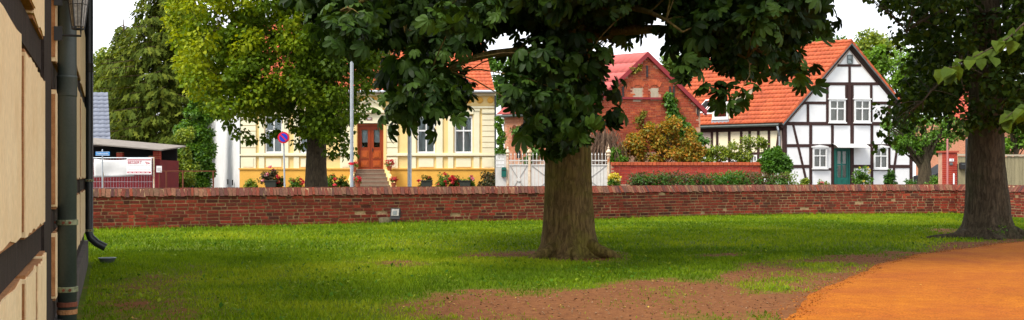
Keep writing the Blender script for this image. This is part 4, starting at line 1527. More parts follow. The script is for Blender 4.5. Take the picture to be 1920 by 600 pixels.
# entrance: surround, pediment, double door, steps
for (x0, x1) in ((664, 669.5), (719.5, 725)):
    m = MB()
    m.rect(YH, q(x0, 300)[0], q(x1, 300)[0], zp - .02, q(500, 229)[1], -.28, .10)
    m.build('door_jamb', M['yellow'], yh)
m = MB()
m.rect(YH, dx0, dx1, q(500, 231)[1], q(500, 212)[1], .0, .10)
m.build('door_lintel', M['cream'], yh)
m = MB()
m.rect(YH, dx0 - .1, dx1 + .1, q(500, 211.8)[1], q(500, 207)[1], .0, .26)
m.build('door_hood', M['cream'], yh)
uc = (dx0 + dx1) / 2
m = MB()
z0_, z1_ = q(500, 206.8)[1], q(500, 186)[1]
m.slab(YH, [(dx0 + .2, z0_), (dx1 - .2, z0_), (dx1 - .2, z0_ + .2), (uc, z1_), (dx0 + .2, z0_ + .2)], .0, .14)
m.beam(YH, (dx0 + .05, z0_ + .16), (uc, z1_ + .05), .09, .10, .24)
m.beam(YH, (dx1 - .05, z0_ + .16), (uc, z1_ + .05), .09, .10, .24)
m.build('pediment', M['cream'], yh)
m = MB()
np_ = q(693, 223)
m.rect(YH, np_[0] - .15, np_[0] + .15, np_[1] - .07, np_[1] + .07, .1, .12)
pn = m.build('year_plate', M['rust'], yh)
text('year_lettering', '1881', YH, np_[0], np_[1], .13, .124, M['sign_white'], pn)
ua, ub = q(670, 300)[0], q(719, 300)[0]
um = (ua + ub) / 2
zt = q(500, 232)[1]
m = MB()
for (a, b_, c_, d_) in ((ua, ub, zt - .08, zt), (ua, ua + .05, zp, zt - .08), (ub - .05, ub, zp, zt - .08)):
    m.rect(YH, a, b_, c_, d_, -.24, -.10)
m.build('door_frame', M['door_wood'], yh)
for s, (a, b_) in enumerate(((ua + .055, um - .006), (um + .006, ub - .055))):
    m = MB()
    zg0, zg1 = q(500, 276)[1], q(500, 243)[1]
    g0, g1 = a + .15, b_ - .15
    m.rect(YH, a, g0, zp, zt - .085, -.22, -.14)
    m.rect(YH, g1, b_, zp, zt - .085, -.22, -.14)
    m.rect(YH, g0, g1, zp, zg0, -.22, -.14)
    m.rect(YH, g0, g1, zg1, zt - .085, -.22, -.14)
    leaf = m.build('door_leaf', M['door_dark'], yh)
    for (y0, y1) in ((282, 297), (301, 313)):
        m = MB()
        m.rect(YH, a + .1, b_ - .1, q(500, y1)[1], q(500, y0)[1], -.14, -.115)
        m.rect(YH, a + .17, b_ - .17, q(500, y1)[1] + .07, q(500, y0)[1] - .07, -.115, -.09)
        m.build('door_panel', M['door_wood'], leaf)
    m = MB()
    m.rect(YH, g0, g1, zg0, zg1, -.19, -.18)
    m.build('pane', M['glass'], leaf)
    m = MB()
    m.rect(YH, g0, g1, zg0 + .25, zg1, -.26, -.25)
    m.build('lace_curtain', M['curtain'], leaf)
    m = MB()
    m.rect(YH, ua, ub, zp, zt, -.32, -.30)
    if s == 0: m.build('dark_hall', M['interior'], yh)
m = MB()
m.box(tuple(YH.w(um + .1, zp + 1.0, -.10)), (.03, .06, .16))
m.build('door_handle', M['black'], yh)
nst = 6
for i in range(nst):
    z1 = zp - .003 - i * .196
    m = MB()
    m.rect(YH, ua - .06, ub + .06 + i * .10, max(.38, z1 - .186), z1, -.25 if i == 0 else .10 + (i - 1) * .28 + .003, .10 + i * .28)
    st = m.build('step', M['step'], yh)
    m = MB()
    m.rect(YH, ua - .06, ub + .06 + i * .10, z1 + .002, z1 + .02, .10 + i * .28 - .24, .12 + i * .28)
    m.build('nosing', M['concrete'], st)
for s, (a, b_) in enumerate(((ua - .28, ua - .07), (ub + .07, ub + .28))):
    vs = []
    m = MB()
    pts = [(.10, zp + .02), (1.75, zp - .95), (1.75, .38), (.10, .38)]
    fl_ = (.62 if s else -.05)
    vs = [YH.w(a + fl_ * (o > 1), z, o) for o, z in pts] + [YH.w(b_ + fl_ * (o > 1), z, o) for o, z in pts]
    m.hexa(vs)
    m.build('stair_cheek', M['yellow'], yh)
# roof
ev0 = YH.w(-.3, ze + .06, .42); ev1 = YH.w(u1 + .0, ze + .06, .42)
ridge_z = 9.6
v = Vector((-0.9, 4.4, ridge_z - ze - .06)); S = v.length; v.normalize()
tile_roof('roof', yh, ev0, (1, 0, 0), v, (ev1 - ev0).length, S, M['tile'])
poly3('roof_deck', M['old_timber'], yh, [ev0 - Vector((0, 0, .03)), ev1 - Vector((0, 0, .03)), ev1 + v * S - Vector((0, 0, .03)), ev0 + v * S - Vector((0, 0, .03))], .06)
bk = [ev0 + v * S, ev1 + v * S, ev1 + v * S + Vector((-1, 4.4, -4)), ev0 + v * S + Vector((-1, 4.4, -4))]
poly3('rear_roof', M['tile'], yh, bk, .08)
m = MB()
for e in (ev0 + Vector((.35, .45, -.1)), ev1 + Vector((-.02, .45, -.1))):
    t3 = [e, e + v * S * .95, e + Vector((-1.8, 8.0, 0))]
    m.add(t3 + [p + Vector((-.15, 0, 0)) for p in t3], [(0, 1, 2), (3, 4, 5), (0, 1, 4, 3), (1, 2, 5, 4)])
m.build('gable', M['cream'], yh)
m = MB()
m.tube([ev0 + Vector((0, -.05, 0)), ev1 + Vector((.05, -.05, 0))], .07, 8)
m.build('gutter', M['galv'], yh)
m = MB()
g0 = YH.w(u1 + .02, ze, .10)
m.tube([g0 + Vector((0, 0, 0)), g0 + Vector((0, 0, -ze + .5))], .045, 8)
m.build('rain_pipe', M['zinc'], yh)
m = MB()
g0 = YH.w(-.04, ze, -.05)
m.tube([g0, g0 + Vector((0, 0, -ze + .5))], .045, 8)
m.build('rain_pipe', M['zinc'], yh)
# little vents and a lamp on the white side wall
SW = Pl(452, 54, (3.4, -7.0))
for (x, y0, y1) in ((427, 336, 346), (436, 338, 347)):
    a, z = SW.px(x, (y0 + y1) / 2)
    m = MB(); m.rect(SW, a - .07, a + .07, z - .14, z + .14, -.02, .02)
    m.build('vent', M['interior'], yh)

# ------------------------------------------------------------------ half-timbered white house
HG = (0.98, 0.20); HR = Vector((-0.80, 0.60, 0))
HP = Pl(1470, 54, HG)
h = HP.px
hh_ = thing('half_timbered_house', 'white half-timbered house with orange tiled roof and green front door', 'house', (16.5, 55, .4))
zg = .4
apex = h(1593, 86); eL = h(1469, 233); eR = h(1711, 229)
# plaster: separate infill panels would need every field cut; the wall body carries them
m = MB()
m.slab(HP, [(h(1469, 300)[0], zg), (h(1711, 300)[0], zg), (eR[0], eR[1] - .05), (apex[0], apex[1] - .12), (eL[0], eL[1] - .05)], -.35, -.04)
m.build('wall', M['mauve_wall'], hh_)
def HB(name, a, b, w=5.0, o=.03, mat='timber'):
    """timber along photo pixels a-b, w pixels thick"""
    m = MB()
    p, q_ = h(*a), h(*b)
    m.beam(HP, p, q_, w / 36.5, -.10, o)
    return m.build(name, M[mat], hh_)
def HPan(pts):
    m = MB()
    m.slab(HP, [h(*p) for p in pts], -.09, 0.006)
    return m.build('infill_panel', M['white_wall'], hh_)
def HRect(x0, y0, x1, y1): HPan([(x0, y1), (x1, y1), (x1, y0), (x0, y0)])
yb = 360
# rails
for a, b, w in (((1571, 122.7), (1614, 122.7), 4.5), ((1540, 157), (1646, 157), 5.5), ((1506, 193), (1549, 193), 5.2), ((1635, 193), (1676, 193), 5.2),
                ((1462, 231.5), (1712, 232.5), 6.4), ((1475, 273), (1557, 273), 5.6), ((1601, 273), (1706, 274), 5.6), ((1475, 312), (1517, 312), 5.8),
                ((1522, 317.5), (1558, 317.5), 4.5), ((1601, 312), (1633, 312), 5.6), ((1637, 318), (1664, 318), 4), ((1669, 312), (1706, 312), 6), ((1470, 357), (1558, 357), 6), ((1600, 357), (1711, 357), 6)):
    HB('rail', a, b, w, .030)
# posts
for x, y0, y1, w in ((1471.5, 234, yb, 7.5), (1519.8, 235, yb, 5.6), (1560.5, 235, yb, 5.2), (1597.3, 235, yb, 7), (1634.5, 235, yb, 5.4), (1666.5, 235, yb, 5.4), (1708, 235, yb, 6.4),
                     (1551, 160, 229, 4.8), (1586, 160, 229, 3.2), (1592.2, 160, 229, 8), (1598.6, 160, 229, 3.2), (1633.3, 160, 229, 4.8), (1514.5, 195, 229, 4.8), (1667.5, 195, 229, 4.8), (1592.7, 125, 154.5, 4.6)):
    HB('post', (x, y0), (x, y1), w, .034)
HB('brace', (1487, 234), (1513, 345), 4.4, .027)
HB('brace', (1688, 234), (1672, 345), 4.6, .027)
# infill panels (each field its own piece)
HPan([(1575, 120.5), (1610, 120.5), (1593, 96)])
HPan([(1544, 154.5), (1590.4, 154.5), (1590.4, 125), (1569, 125)]); HPan([(1595, 154.5), (1641, 154.5), (1616, 125), (1595, 125)])
HPan([(1512, 190.5), (1548.6, 190.5), (1548.6, 159.7), (1538, 159.7)]); HPan([(1635.7, 190.5), (1674, 190.5), (1648, 159.7), (1635.7, 159.7)])
HPan([(1480, 228.5), (1512.2, 228.5), (1512.2, 195.6), (1508, 195.6)]); HRect(1517, 195.6, 1548.6, 228.5)
HRect(1635.7, 195.6, 1665, 228.5); HPan([(1670, 228.5), (1703, 228.5), (1677, 195.6), (1670, 195.6)])
HRect(1553.4, 159.7, 1584.4, 186); HRect(1600.2, 159.7, 1631, 186)
HRect(1475.3, 234.7, 1517, 270.2); HRect(1522.6, 234.7, 1558, 270.2); HRect(1563, 234.7, 1594, 272); HRect(1600.8, 234.7, 1631.8, 270.2); HRect(1637.2, 234.7, 1663.8, 270.2); HRect(1669.2, 234.7, 1705, 271)
HRect(1475.3, 275.8, 1517, 309); HRect(1550, 275.8, 1558, 315); HRect(1600.8, 275.8, 1631.8, 309); HRect(1669.2, 276.8, 1705, 309)
HRect(1475.3, 315, 1517, 354); HRect(1522.6, 319.8, 1558, 354); HRect(1600.8, 315, 1631.8, 354); HRect(1637.2, 320, 1663.8, 354); HRect(1669.2, 315, 1705, 354)
# windows
for r in ((1553.6, 187, 1584.2, 229), (1600.6, 187, 1630.8, 229)):
    window(hh_, HP, HP.R(*r), o=.03, fw=.085, bar=.055, rows=(.38, .62), curtain='side', hood=True)
for r in ((1523, 277, 1549.6, 315), (1637.4, 277, 1663.6, 316)):
    window(hh_, HP, HP.R(*r), o=.03, fw=.08, bar=.05, rows=(.38, .62), curtain='side', hood=True)
window(hh_, HP, HP.R(1588, 103, 1598, 119.5), o=.02, cols=1, rows=(.5, .5), fw=.03, bar=.05, sill=False, frame=M['grey_metal'])
# door
r = HP.R(1564, 278, 1593, 353)
m = MB()
dw = r[1] - r[0]; dhh = r[3] - r[2]
m.rect(HP, r[0], r[0] + .07, r[2], r[3], -.08, .045)
m.rect(HP, r[1] - .07, r[1], r[2], r[3], -.08, .045)
m.rect(HP, r[0] + .07, r[1] - .07, r[3] - .07, r[3], -.08, .045)
fr = m.build('door_frame', M['green_door'], hh_)
a0, a1 = r[0] + .075, r[1] - .075
m = MB()
zs = [r[2], r[2] + .55, r[2] + 1.22, r[3] - .16, r[3] - .075]
m.rect(HP, a0, a0 + .11, r[2], zs[4], -.06, .01); m.rect(HP, a1 - .11, a1, r[2], zs[4], -.06, .01)
mid = (a0 + a1) / 2
m.rect(HP, mid - .035, mid + .035, zs[1], zs[3], -.06, .008)
for (z0, z1) in ((r[2], zs[1]), (zs[2] - .03, zs[2] + .03), (zs[3], zs[4])): m.rect(HP, a0 + .11, a1 - .11, z0, z1, -.06, .006)
dl = m.build('door_leaf', M['green_door'], hh_)
for (x0, x1) in ((a0 + .11, mid - .035), (mid + .035, a1 - .11)):
    for (z0, z1) in ((zs[1], zs[2] - .03), (zs[2] + .03, zs[3])):
        m = MB(); m.rect(HP, x0, x1, z0, z1, -.03, -.022); m.build('pane', M['glass'], dl)
    m = MB(); m.rect(HP, x0 + .02, x1 - .02, r[2] + .15, zs[1] - .08, .006, .022); m.build('door_panel', M['green_door'], dl)
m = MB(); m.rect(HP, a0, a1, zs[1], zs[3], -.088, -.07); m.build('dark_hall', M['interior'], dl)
m = MB(); m.tube([HP.w(a0 + .05, r[2] + .95, .01), HP.w(a0 + .05, r[2] + .95, .06), HP.w(a0 + .13, r[2] + .95, .06)], .012, 6); m.build('door_handle', M['grey_metal'], dl)
# curved milky canopy over the door
c0, c1 = h(1557, 270)[0], h(1617, 270)[0]
zc = h(1590, 271)[1]
m = MB(); vs, fs = [], []
for i in range(9):
    t = i / 8
    for k in range(2):
        vs.append(HP.w(c0 + (c1 - c0) * k, zc + .05 - .22 * t * t, .04 + .75 * t))
        vs.append(HP.w(c0 + (c1 - c0) * k, zc + .035 - .22 * t * t, .04 + .75 * t))
for i in range(8):
    fs += [(i * 4, i * 4 + 2, i * 4 + 6, i * 4 + 4), (i * 4 + 1, i * 4 + 3, i * 4 + 7, i * 4 + 5)]
m.add(vs, fs); m.build('door_canopy', M['canopy'], hh_)
m = MB(); s_ = HP.w(r[0], 0, 0)
m.rect(HP, r[0] - .1, r[1] + .1, .38, r[2] - .004, -.02, .5); m.build('door_step', M['step'], hh_)
# bargeboards and roof
LR = 7.6
ov = Vector((HP.n[0], HP.n[1], 0)) * .22
pe = HP.w(h(1464, 236)[0], h(1464, 236)[1], 0); pa = HP.w(apex[0], apex[1] + .03, 0); pr = HP.w(h(1716, 236)[0], h(1716, 236)[1], 0)
for a, b_ in (((1464, 239), (1592, 88)), ((1594, 88), (1716, 237))):
    HB('rafter', a, b_, 6.0, .05)
    m = MB(); m.beam(HP, (h(*a)[0], h(*a)[1] + .14), (h(*b_)[0], h(*b_)[1] + .16), .10, .16, .24); m.build('bargeboard', M['grey_metal'], hh_)
for (p0, nm) in ((pe, 'L'), (pr, 'R')):
    v = (pa - p0); S = v.length + .02; v.normalize()
    up = Vector((0, 0, .17))
    tile_roof('roof', hh_, p0 + ov + up, HR, v, LR, S, M['tile'], exposure=.29)
    m = MB()
    c4 = [p0 + ov, pa + ov, pa + ov + HR * LR, p0 + ov + HR * LR]
    m.hexa([p + Vector((0, 0, .06)) for p in c4] + [p + Vector((0, 0, .15)) for p in c4]); m.build('roof_deck', M['old_timber'], hh_)
    m = MB()   # verge tiles
    k = int(S / .3)
    for i in range(k):
        a = p0 + v * (S * i / k) + ov * 1.02 + Vector((0, 0, .10)); b_ = p0 + v * (S * (i + 1.08) / k) + ov * 1.02 + Vector((0, 0, .10))
        m.hexa([a, b_, b_ + ov * .15, a + ov * .15, a + Vector((0, 0, .17)), b_ + Vector((0, 0, .13)), b_ + ov * .15 + Vector((0, 0, .13)), a + ov * .15 + Vector((0, 0, .17))])
    m.build('verge_tiles', M['tile'], hh_, kind='stuff')
n = int(LR / .38)
for i in range(n):
    a = pa + ov + HR * (LR * i / n) + Vector((0, 0, .20)); b_ = pa + ov + HR * (LR * (i + 1.1) / n) + Vector((0, 0, .17))
    m = MB(); m.tube([a, b_], [.12, .10], 8); m.build('ridge_tile', M['tile'], hh_)
# long side (left wing) : plane from the corner along HR
WP = Pl(1470, 54, (0.80, -0.60))
wq = WP.px
m = MB()
ul = -LR + .2
zeave = h(1469, 236)[1]
m.rect(WP, ul, -.02, .4, zeave, -.3, -.03); m.build('side_wall', M['mauve_wall'], hh_)
m = MB(); m.rect(WP, ul, -.12, zeave - .22, zeave + .02, -.03, .05); m.build('eave_beam', M['timber'], hh_)
for x in (1335, 1345, 1367.5, 1390, 1405.5, 1422, 1442):
    a = wq(x, 270)[0]
    m = MB(); m.rect(WP, a - .065, a + .065, .5, zeave - .22, -.03, .03); m.build('post', M['timber'], hh_)
m = MB(); m.beam(WP, (wq(1461, 240)[0], zeave - .22), (wq(1452, 300)[0], wq(1452, 310)[1]), .12, -.03, .026); m.build('brace', M['timber'], hh_)
m = MB(); m.beam(WP, (wq(1406, 292)[0], wq(1406, 292)[1]), (wq(1390, 306)[0], wq(1390, 306)[1]), .10, -.03, .026); m.build('brace', M['timber'], hh_)
m = MB(); m.rect(WP, ul, -.1, wq(1400, 288)[1] - .06, wq(1400, 288)[1] + .06, -.03, .022); m.build('rail', M['timber'], hh_)
us = [ul] + [wq(x, 270)[0] for x in (1335, 1345, 1367.5, 1390, 1405.5, 1422, 1442)] + [-.12]
for a, b_ in zip(us[:-1], us[1:]):
    if b_ - a > .3:
        m = MB(); m.rect(WP, a + .07, b_ - .07, wq(1400, 288)[1] + .06, zeave - .23, -.028, .0); m.build('infill_panel', M['cream'] if a > -5 else M['mauve_wall'], hh_)
        m = MB(); m.rect(WP, a + .07, b_ - .07, .5, wq(1400, 288)[1] - .06, -.028, .0); m.build('infill_panel', M['white_wall'], hh_)
window(hh_, WP, WP.R(1408, 291, 1420, 318), o=.0, cols=2, rows=(.4, .6), fw=.06, bar=.04)
m = MB(); g0 = pe + ov * .8 + Vector((0, 0, .05)) + Vector((WP.n[0], WP.n[1], 0)) * .08
m.tube([g0 + HR * .15, g0 + HR * LR], .075, 8); m.build('gutter', M['zinc'], hh_)
m = MB(); s_ = g0 + HR * .25
m.tube([s_, s_ + Vector((.05, -.02, -.25)), s_ + Vector((.18, .22, -.55)), s_ + Vector((.18, .22, -3.0))], .05, 8); m.build('rain_pipe', M['galv'], hh_)
# dormer and rooflights on the left slope
vL = (pa - pe).normalized(); Nn = HR.cross(vL)
Nn = Nn if Nn.z > 0 else -Nn
def on_roof(a, b, c=0.0): return pe + ov + Vector((0, 0, .17)) + HR * a + vL * b + Nn * c
def roof_ab(px, py):
    d = Vector(((px - HX) / F, 1, (HY - py) / F)); o = Vector((0, 0, EYE))
    p0 = on_roof(0, 0); t = (p0 - o).dot(Nn) / d.dot(Nn); w = o + d * t - p0
    vv = vL - HR * vL.dot(HR); b = w.dot(vv) / vv.dot(vv); a = (w - vL * b).dot(HR)
    return a, b
a1_, b1_ = roof_ab(1368, 226); a2_, b2_ = roof_ab(1426, 160)
dorm_w = 1.0
fb = on_roof(a1_, b1_); ft = Vector((fb.x, fb.y, fb.z + 1.05)); bk_ = on_roof(a1_, b1_ + 2.6)
bk_ = Vector((bk_.x, bk_.y, bk_.z + .02))
lf, lt_, lb = fb + HR * dorm_w, ft + HR * dorm_w, bk_ + HR * dorm_w
m = MB(); m.add([fb, ft, bk_, fb + HR * .06, ft + HR * .06, bk_ + HR * .06], [(0, 2, 1), (3, 4, 5), (0, 1, 4, 3), (1, 2, 5, 4), (0, 3, 5, 2)])
m.add([lf, lt_, lb, lf - HR * .06, lt_ - HR * .06, lb - HR * .06], [(0, 2, 1), (3, 4, 5), (0, 1, 4, 3), (1, 2, 5, 4), (0, 3, 5, 2)])
m.build('dormer_cheeks', M['cream'], hh_)
vd = (bk_ - ft); Sd = vd.length
vd.normalize()
tile_roof('dormer_roof', hh_, ft - HR * .12 - vd * .15 + Vector((0, 0, .06)), HR, vd, dorm_w + .25, Sd + .15, M['tile'], exposure=.29)
dfp = Pl(1368, 54, (0.80, -0.60)); dfp.A = (lf.x, lf.y)
window(hh_, dfp, (.08, dorm_w - .06, fb.z + .12, ft.z - .05), o=.03, cols=1, rows=(1,), fw=.09, name='dormer_window')
m = MB(); m.rect(dfp, .0, dorm_w, fb.z - .1, fb.z + .08, -.02, .10); m.build('dormer_apron', M['galv'], hh_)
for (x0, y0) in ((1335, 215), (1318, 213)):
    a, b_ = roof_ab(x0, y0)
    m = MB(); e = [on_roof(a, b_, .08), on_roof(a - .0, b_ + 1.0, .08), on_roof(a + .5, b_ + 1.0, .08), on_roof(a + .5, b_, .08)]
    m.hexa([p - Nn * .1 for p in e] + e); rl = m.build('rooflight', M['sign_white'], hh_)
    m = MB(); ce = sum(e, Vector()) / 4; e2 = [ce + (p - ce) * .8 + Nn * .012 for p in e]
    m.hexa([p - Nn * .01 for p in e2] + e2); m.build('pane', M['interior'], rl)
# rear gable
m = MB(); bkp = HR * (LR - .1)
g3 = [pe + bkp, pr + bkp, pa + bkp + Vector((0, 0, -.1)), Vector(((pr + bkp).x, (pr + bkp).y, .4)), Vector(((pe + bkp).x, (pe + bkp).y, .4))]
m.add(g3 + [p + HR * .1 for p in g3], [(0, 1, 2), (0, 4, 3, 1), (5, 6, 7), (5, 9, 8, 6)]); m.build('rear_gable', M['white_wall'], hh_)

# ------------------------------------------------------------------ brick barn
BP = Pl(1108, 50, (0.985, 0.17)); BR = Vector((-0.80, 0.60, 0))
bq = BP.px
bn = thing('brick_barn', 'red brick barn gable with two bricked-up arched windows', 'barn', (7.5, 50, .4))
ba = bq(1213, 105); bl = bq(1108, 203); br = bq(1313, 203)
def gable_z(u):
    if u < ba[0]: return bl[1] + (ba[1] - bl[1]) * (u - bl[0]) / (ba[0] - bl[0])
    return br[1] + (ba[1] - br[1]) * (br[0] - u) / (br[0] - ba[0])
m = MB(); m.slab(BP, [(bl[0], .4), (br[0], .4), br, ba, bl], -.35, 0); m.build('mortar_wall', M['barn_mortar'], bn)
wins = [BP.R(1188, 160, 1203.5, 190), BP.R(1219.5, 160, 1234.5, 190)]
m = MB(); z = 2.4; c = 0
while z < ba[1]:
    u = bl[0] - .12 * (c % 2) + random.random() * .05
    while u < br[0]:
        l = random.choice([.25, .25, .125])
        uc = u + l / 2
        if bl[0] < u and u + l < br[0] and gable_z(uc) - z > .02 + .1:
            if not any(w[0] - .03 < uc < w[1] + .03 and w[2] < z + .03 < w[3] + .1 for w in wins):
                hgt = .066
                m.slab(BP, [(u + .006, z + random.uniform(0, .004)), (u + l - .006, z), (u + l - .006, z + hgt), (u + .006, z + hgt)], -.02, .012 + random.uniform(-.004, .006))
        u += l
    z += .0785; c += 1
m.build('brickwork', M['barn_brick'], bn, kind='stuff')
for w in wins:
    uc = (w[0] + w[1]) / 2; hw = (w[1] - w[0]) / 2
    m = MB(); m.rect(BP, w[0], w[1], w[2], w[2] + .62, -.02, -.005 + .01); wf = m.build('blocked_window', M['concrete'], bn)
    m = MB()
    for k in range(9):
        for j in range(3):
            m.rect(BP, w[0] + j * hw * .66 + .005, w[0] + (j + 1) * hw * .66 - .005, w[2] + .64 + k * .05, w[2] + .68 + k * .05, -.02, .008) if k < 8 else None
    m.build('blocking_bricks', M['barn_brick'], wf, kind='stuff')
    for k in range(9):
        t = (k + .5) / 9 - .5
        a = -t * 1.1
        p0 = (uc + t * 2.5 * hw, w[3] + .02 - abs(t) ** 2 * .5); p1 = (p0[0] + .24 * math.sin(-a) * 1.0, p0[1] + .26 * math.cos(a))
        m = MB(); m.beam(BP, p0, p1, .075, -.01, .03); m.build('arch_brick', M['tile'], bn)
a, b_ = bq(1160, 183.5), bq(1256, 183.5)
m = MB(); m.rect(BP, a[0], b_[0], a[1] - .06, a[1] + .04, .0, .10); m.build('iron_band', M['red_iron'], bn)
for x, y in ((1168, 172), (1256, 172), (1263, 172), (1213, 133), (1308, 205)):
    p = bq(x, y); m = MB(); m.rect(BP, p[0] - .04, p[0] + .04, p[1] - .3, p[1] + .25, .0, .05); m.build('wall_anchor', M['black'], bn)
# roof: sheets and red verge
ovb = Vector((BP.n[0], BP.n[1], 0)) * .15
LB = 5.3
be, bt, brr = BP.w(bl[0] - .25, bl[1] - .22, 0), BP.w(ba[0], ba[1] + .05, 0), BP.w(br[0] + .27, br[1] - .24, 0)
for p0 in (be, brr):
    v = bt - p0; S = v.length; v.normalize()
    tile_roof('roof', bn, p0 + ovb + Vector((0, 0, .1)), BR, v, LB, S, M['tile_pink'], exposure=.6, period=.3, amp=.02, lift=.015)
    m = MB(); e = [p0 + ovb * 1.2, bt + ovb * 1.2]
    m.hexa([e[0] - Vector((0, 0, .1)), e[1] - Vector((0, 0, .1)), e[1] - ovb * 1.4 - Vector((0, 0, .1)), e[0] - ovb * 1.4 - Vector((0, 0, .1)), e[0] + Vector((0, 0, .15)), e[1] + Vector((0, 0, .15)), e[1] - ovb * 1.4 + Vector((0, 0, .15)), e[0] - ovb * 1.4 + Vector((0, 0, .15))])
    m.build('verge_board', M['red_iron'], bn)
# long side of the barn: paler brick
SP = Pl(1108, 50, (0.80, -0.60)); sq = SP.px
m = MB(); m.rect(SP, -LB + .2, -.05, .4, bl[1] - .1, -.3, 0); m.build('side_wall', M['barn_mortar'], bn)
m = MB(); z = 2.0; c = 0
slit = SP.R(960, 236, 969, 275)
while z < bl[1] - .2:
    u = -LB + .25 + .12 * (c % 2)
    while u < -.35:
        l = random.choice([.25, .25, .125])
        uc = u + l / 2
        if not (slit[0] - .05 < uc < slit[1] + .05 and slit[2] < z < slit[3] + .05):
            m.rect(SP, u + .006, u + l - .006, z, z + .066, -.02, .012)
        u += l
    z += .0785; c += 1
m.build('side_brickwork', M['salmon_brick'], bn, kind='stuff')
m = MB(); uc = (slit[0] + slit[1]) / 2; hw = (slit[1] - slit[0]) / 2
m.slab(SP, [(slit[0], slit[2]), (slit[1], slit[2])] + [(uc + hw * math.cos(t), slit[3] - hw + hw * 1.3 * math.sin(t)) for t in np.linspace(0, math.pi, 9)], -.06, .02)
m.build('slit_window', M['rust'], bn)
for x, y in ((973, 289), (946, 289)):
    p = sq(x, y); m = MB()
    m.slab(SP, [(p[0] - .12, p[1] - .2), (p[0] + .12, p[1] - .2)] + [(p[0] + .12 * math.cos(t), p[1] + .1 + .12 * math.sin(t)) for t in np.linspace(0, math.pi, 7)], -.05, .02)
    m.build('slit_window', M['interior'], bn)
m = MB(); m.tube([be + Vector((0, -.1, 0)), be + BR * LB + Vector((0, -.1, 0))], .07, 8); m.build('gutter', M['zinc'], bn)

# ------------------------------------------------------------------ shed on the left, grey roof behind it
SH = Pl(170, 46); sq = SH.px
sh = thing('maroon_shed', 'dark red shed with a sloping felt roof behind the mesh fence', 'shed', (-17, 46, .4))
ua, ub = sq(60, 300)[0], sq(300, 300)[0]
m = MB(); m.rect(SH, ua, ub, .4, sq(200, 300)[1], -2.6, 0); m.build('wall', M['maroon'], sh)
k = 0; u = ua
while u < ub - .1:
    m = MB(); m.rect(SH, u + .008, min(u + .19, ub), .42, sq(200, 298)[1], .0, .02); m.build('board', M['maroon'], sh); u += .2
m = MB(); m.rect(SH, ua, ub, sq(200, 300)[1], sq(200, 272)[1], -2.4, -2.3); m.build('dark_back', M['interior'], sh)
for (x0, x1, y0, y1) in ((218, 229, 285, 300), (287, 299, 283, 300), (278, 288, 292, 300)):
    z = sq(x0, y1)[1]
    top = sq(x0, y0)[1]
    m = MB(); a, b_ = sq(x0, 300)[0], sq(x1, 300)[0]
    m.rect(SH, a + .01, b_ - .01, z, top - .01, -.24, -.01); pc = m.build('brick_pier', M['mortar'], sh)
    while z < top - .04:
        mm = MB(); mm.rect(SH, a, (a + b_) / 2 - .006, z + .006, z + .07, -.25, 0); mm.build('brick', M['new_brick'], pc)
        mm = MB(); mm.rect(SH, (a + b_) / 2 + .006, b_, z + .006, z + .07, -.25, 0); mm.build('brick', M['new_brick'], pc)
        z += .078
p = [SH.w(ua - .3, sq(60, 258)[1], .6), SH.w(sq(311, 280)[0], sq(311, 281)[1], .6), SH.w(sq(311, 280)[0], sq(311, 281)[1] + .25, -2.9), SH.w(ua - .3, sq(60, 258)[1] + .25, -2.9)]
poly3('roof', M['felt'], sh, p, .05)
gr = thing('grey_roofed_house', 'house with a grey tiled roof rising behind the left shed', 'house', (-22, 51, .4))
GP = Pl(203, 51); a = GP.px(203, 165); b_ = GP.px(203, 272)
m = MB(); m.rect(GP, -14, -2.6, .4, b_[1], -6.2, -.2); m.build('wall', M['cream'], gr)
v = Vector((-1.35, 3.2, a[1] - b_[1])); S = v.length; v.normalize()
P0 = GP.w(-12, b_[1], .2)
tile_roof('roof', gr, P0, (1, 0, 0), v, 12.2, S, M['tile_grey'], exposure=.33, period=.30, amp=.03, lift=.03)
poly3('roof_deck', M['old_timber'], gr, [P0 - Vector((0, 0, .05)), P0 + Vector((12.15, 0, -.05)), P0 + Vector((12.15, 0, -.05)) + v * S, P0 + v * S - Vector((0, 0, .05))], .1)
poly3('rear_roof', M['tile_grey'], gr, [P0 + v * S, P0 + Vector((12.2, 0, 0)) + v * S, P0 + Vector((9.3, 6.6, 0)), P0 + Vector((-2.9, 6.6, 0))], .1)
# far red-roofed house seen through the right-hand tree
fr_ = thing('red_roofed_house', 'red-roofed brick house glimpsed through the right-hand tree', 'house', (32, 66, .4))
FP = Pl(1800, 64); a = FP.px(1870, 150); b_ = FP.px(1870, 225)
m = MB(); m.rect(FP, 0, 11, .4, b_[1], -7, -.3); m.build('wall', M['salmon_brick'], fr_)
v = Vector((0, 3.0, a[1] - b_[1])); S = v.length; v.normalize(); P0 = FP.w(-.3, b_[1], .1)
tile_roof('roof', fr_, P0, (1, 0, 0), v, 11.6, S, M['tile_red'])
poly3('roof_deck', M['old_timber'], fr_, [P0 - Vector((0, 0, .05)), P0 + Vector((11.6, 0, -.05)), P0 + Vector((11.6, 0, -.05)) + v * S, P0 + v * S - Vector((0, 0, .05))], .08)
window(fr_, FP, (1.5, 2.5, 1.4, 2.8), o=-.27)

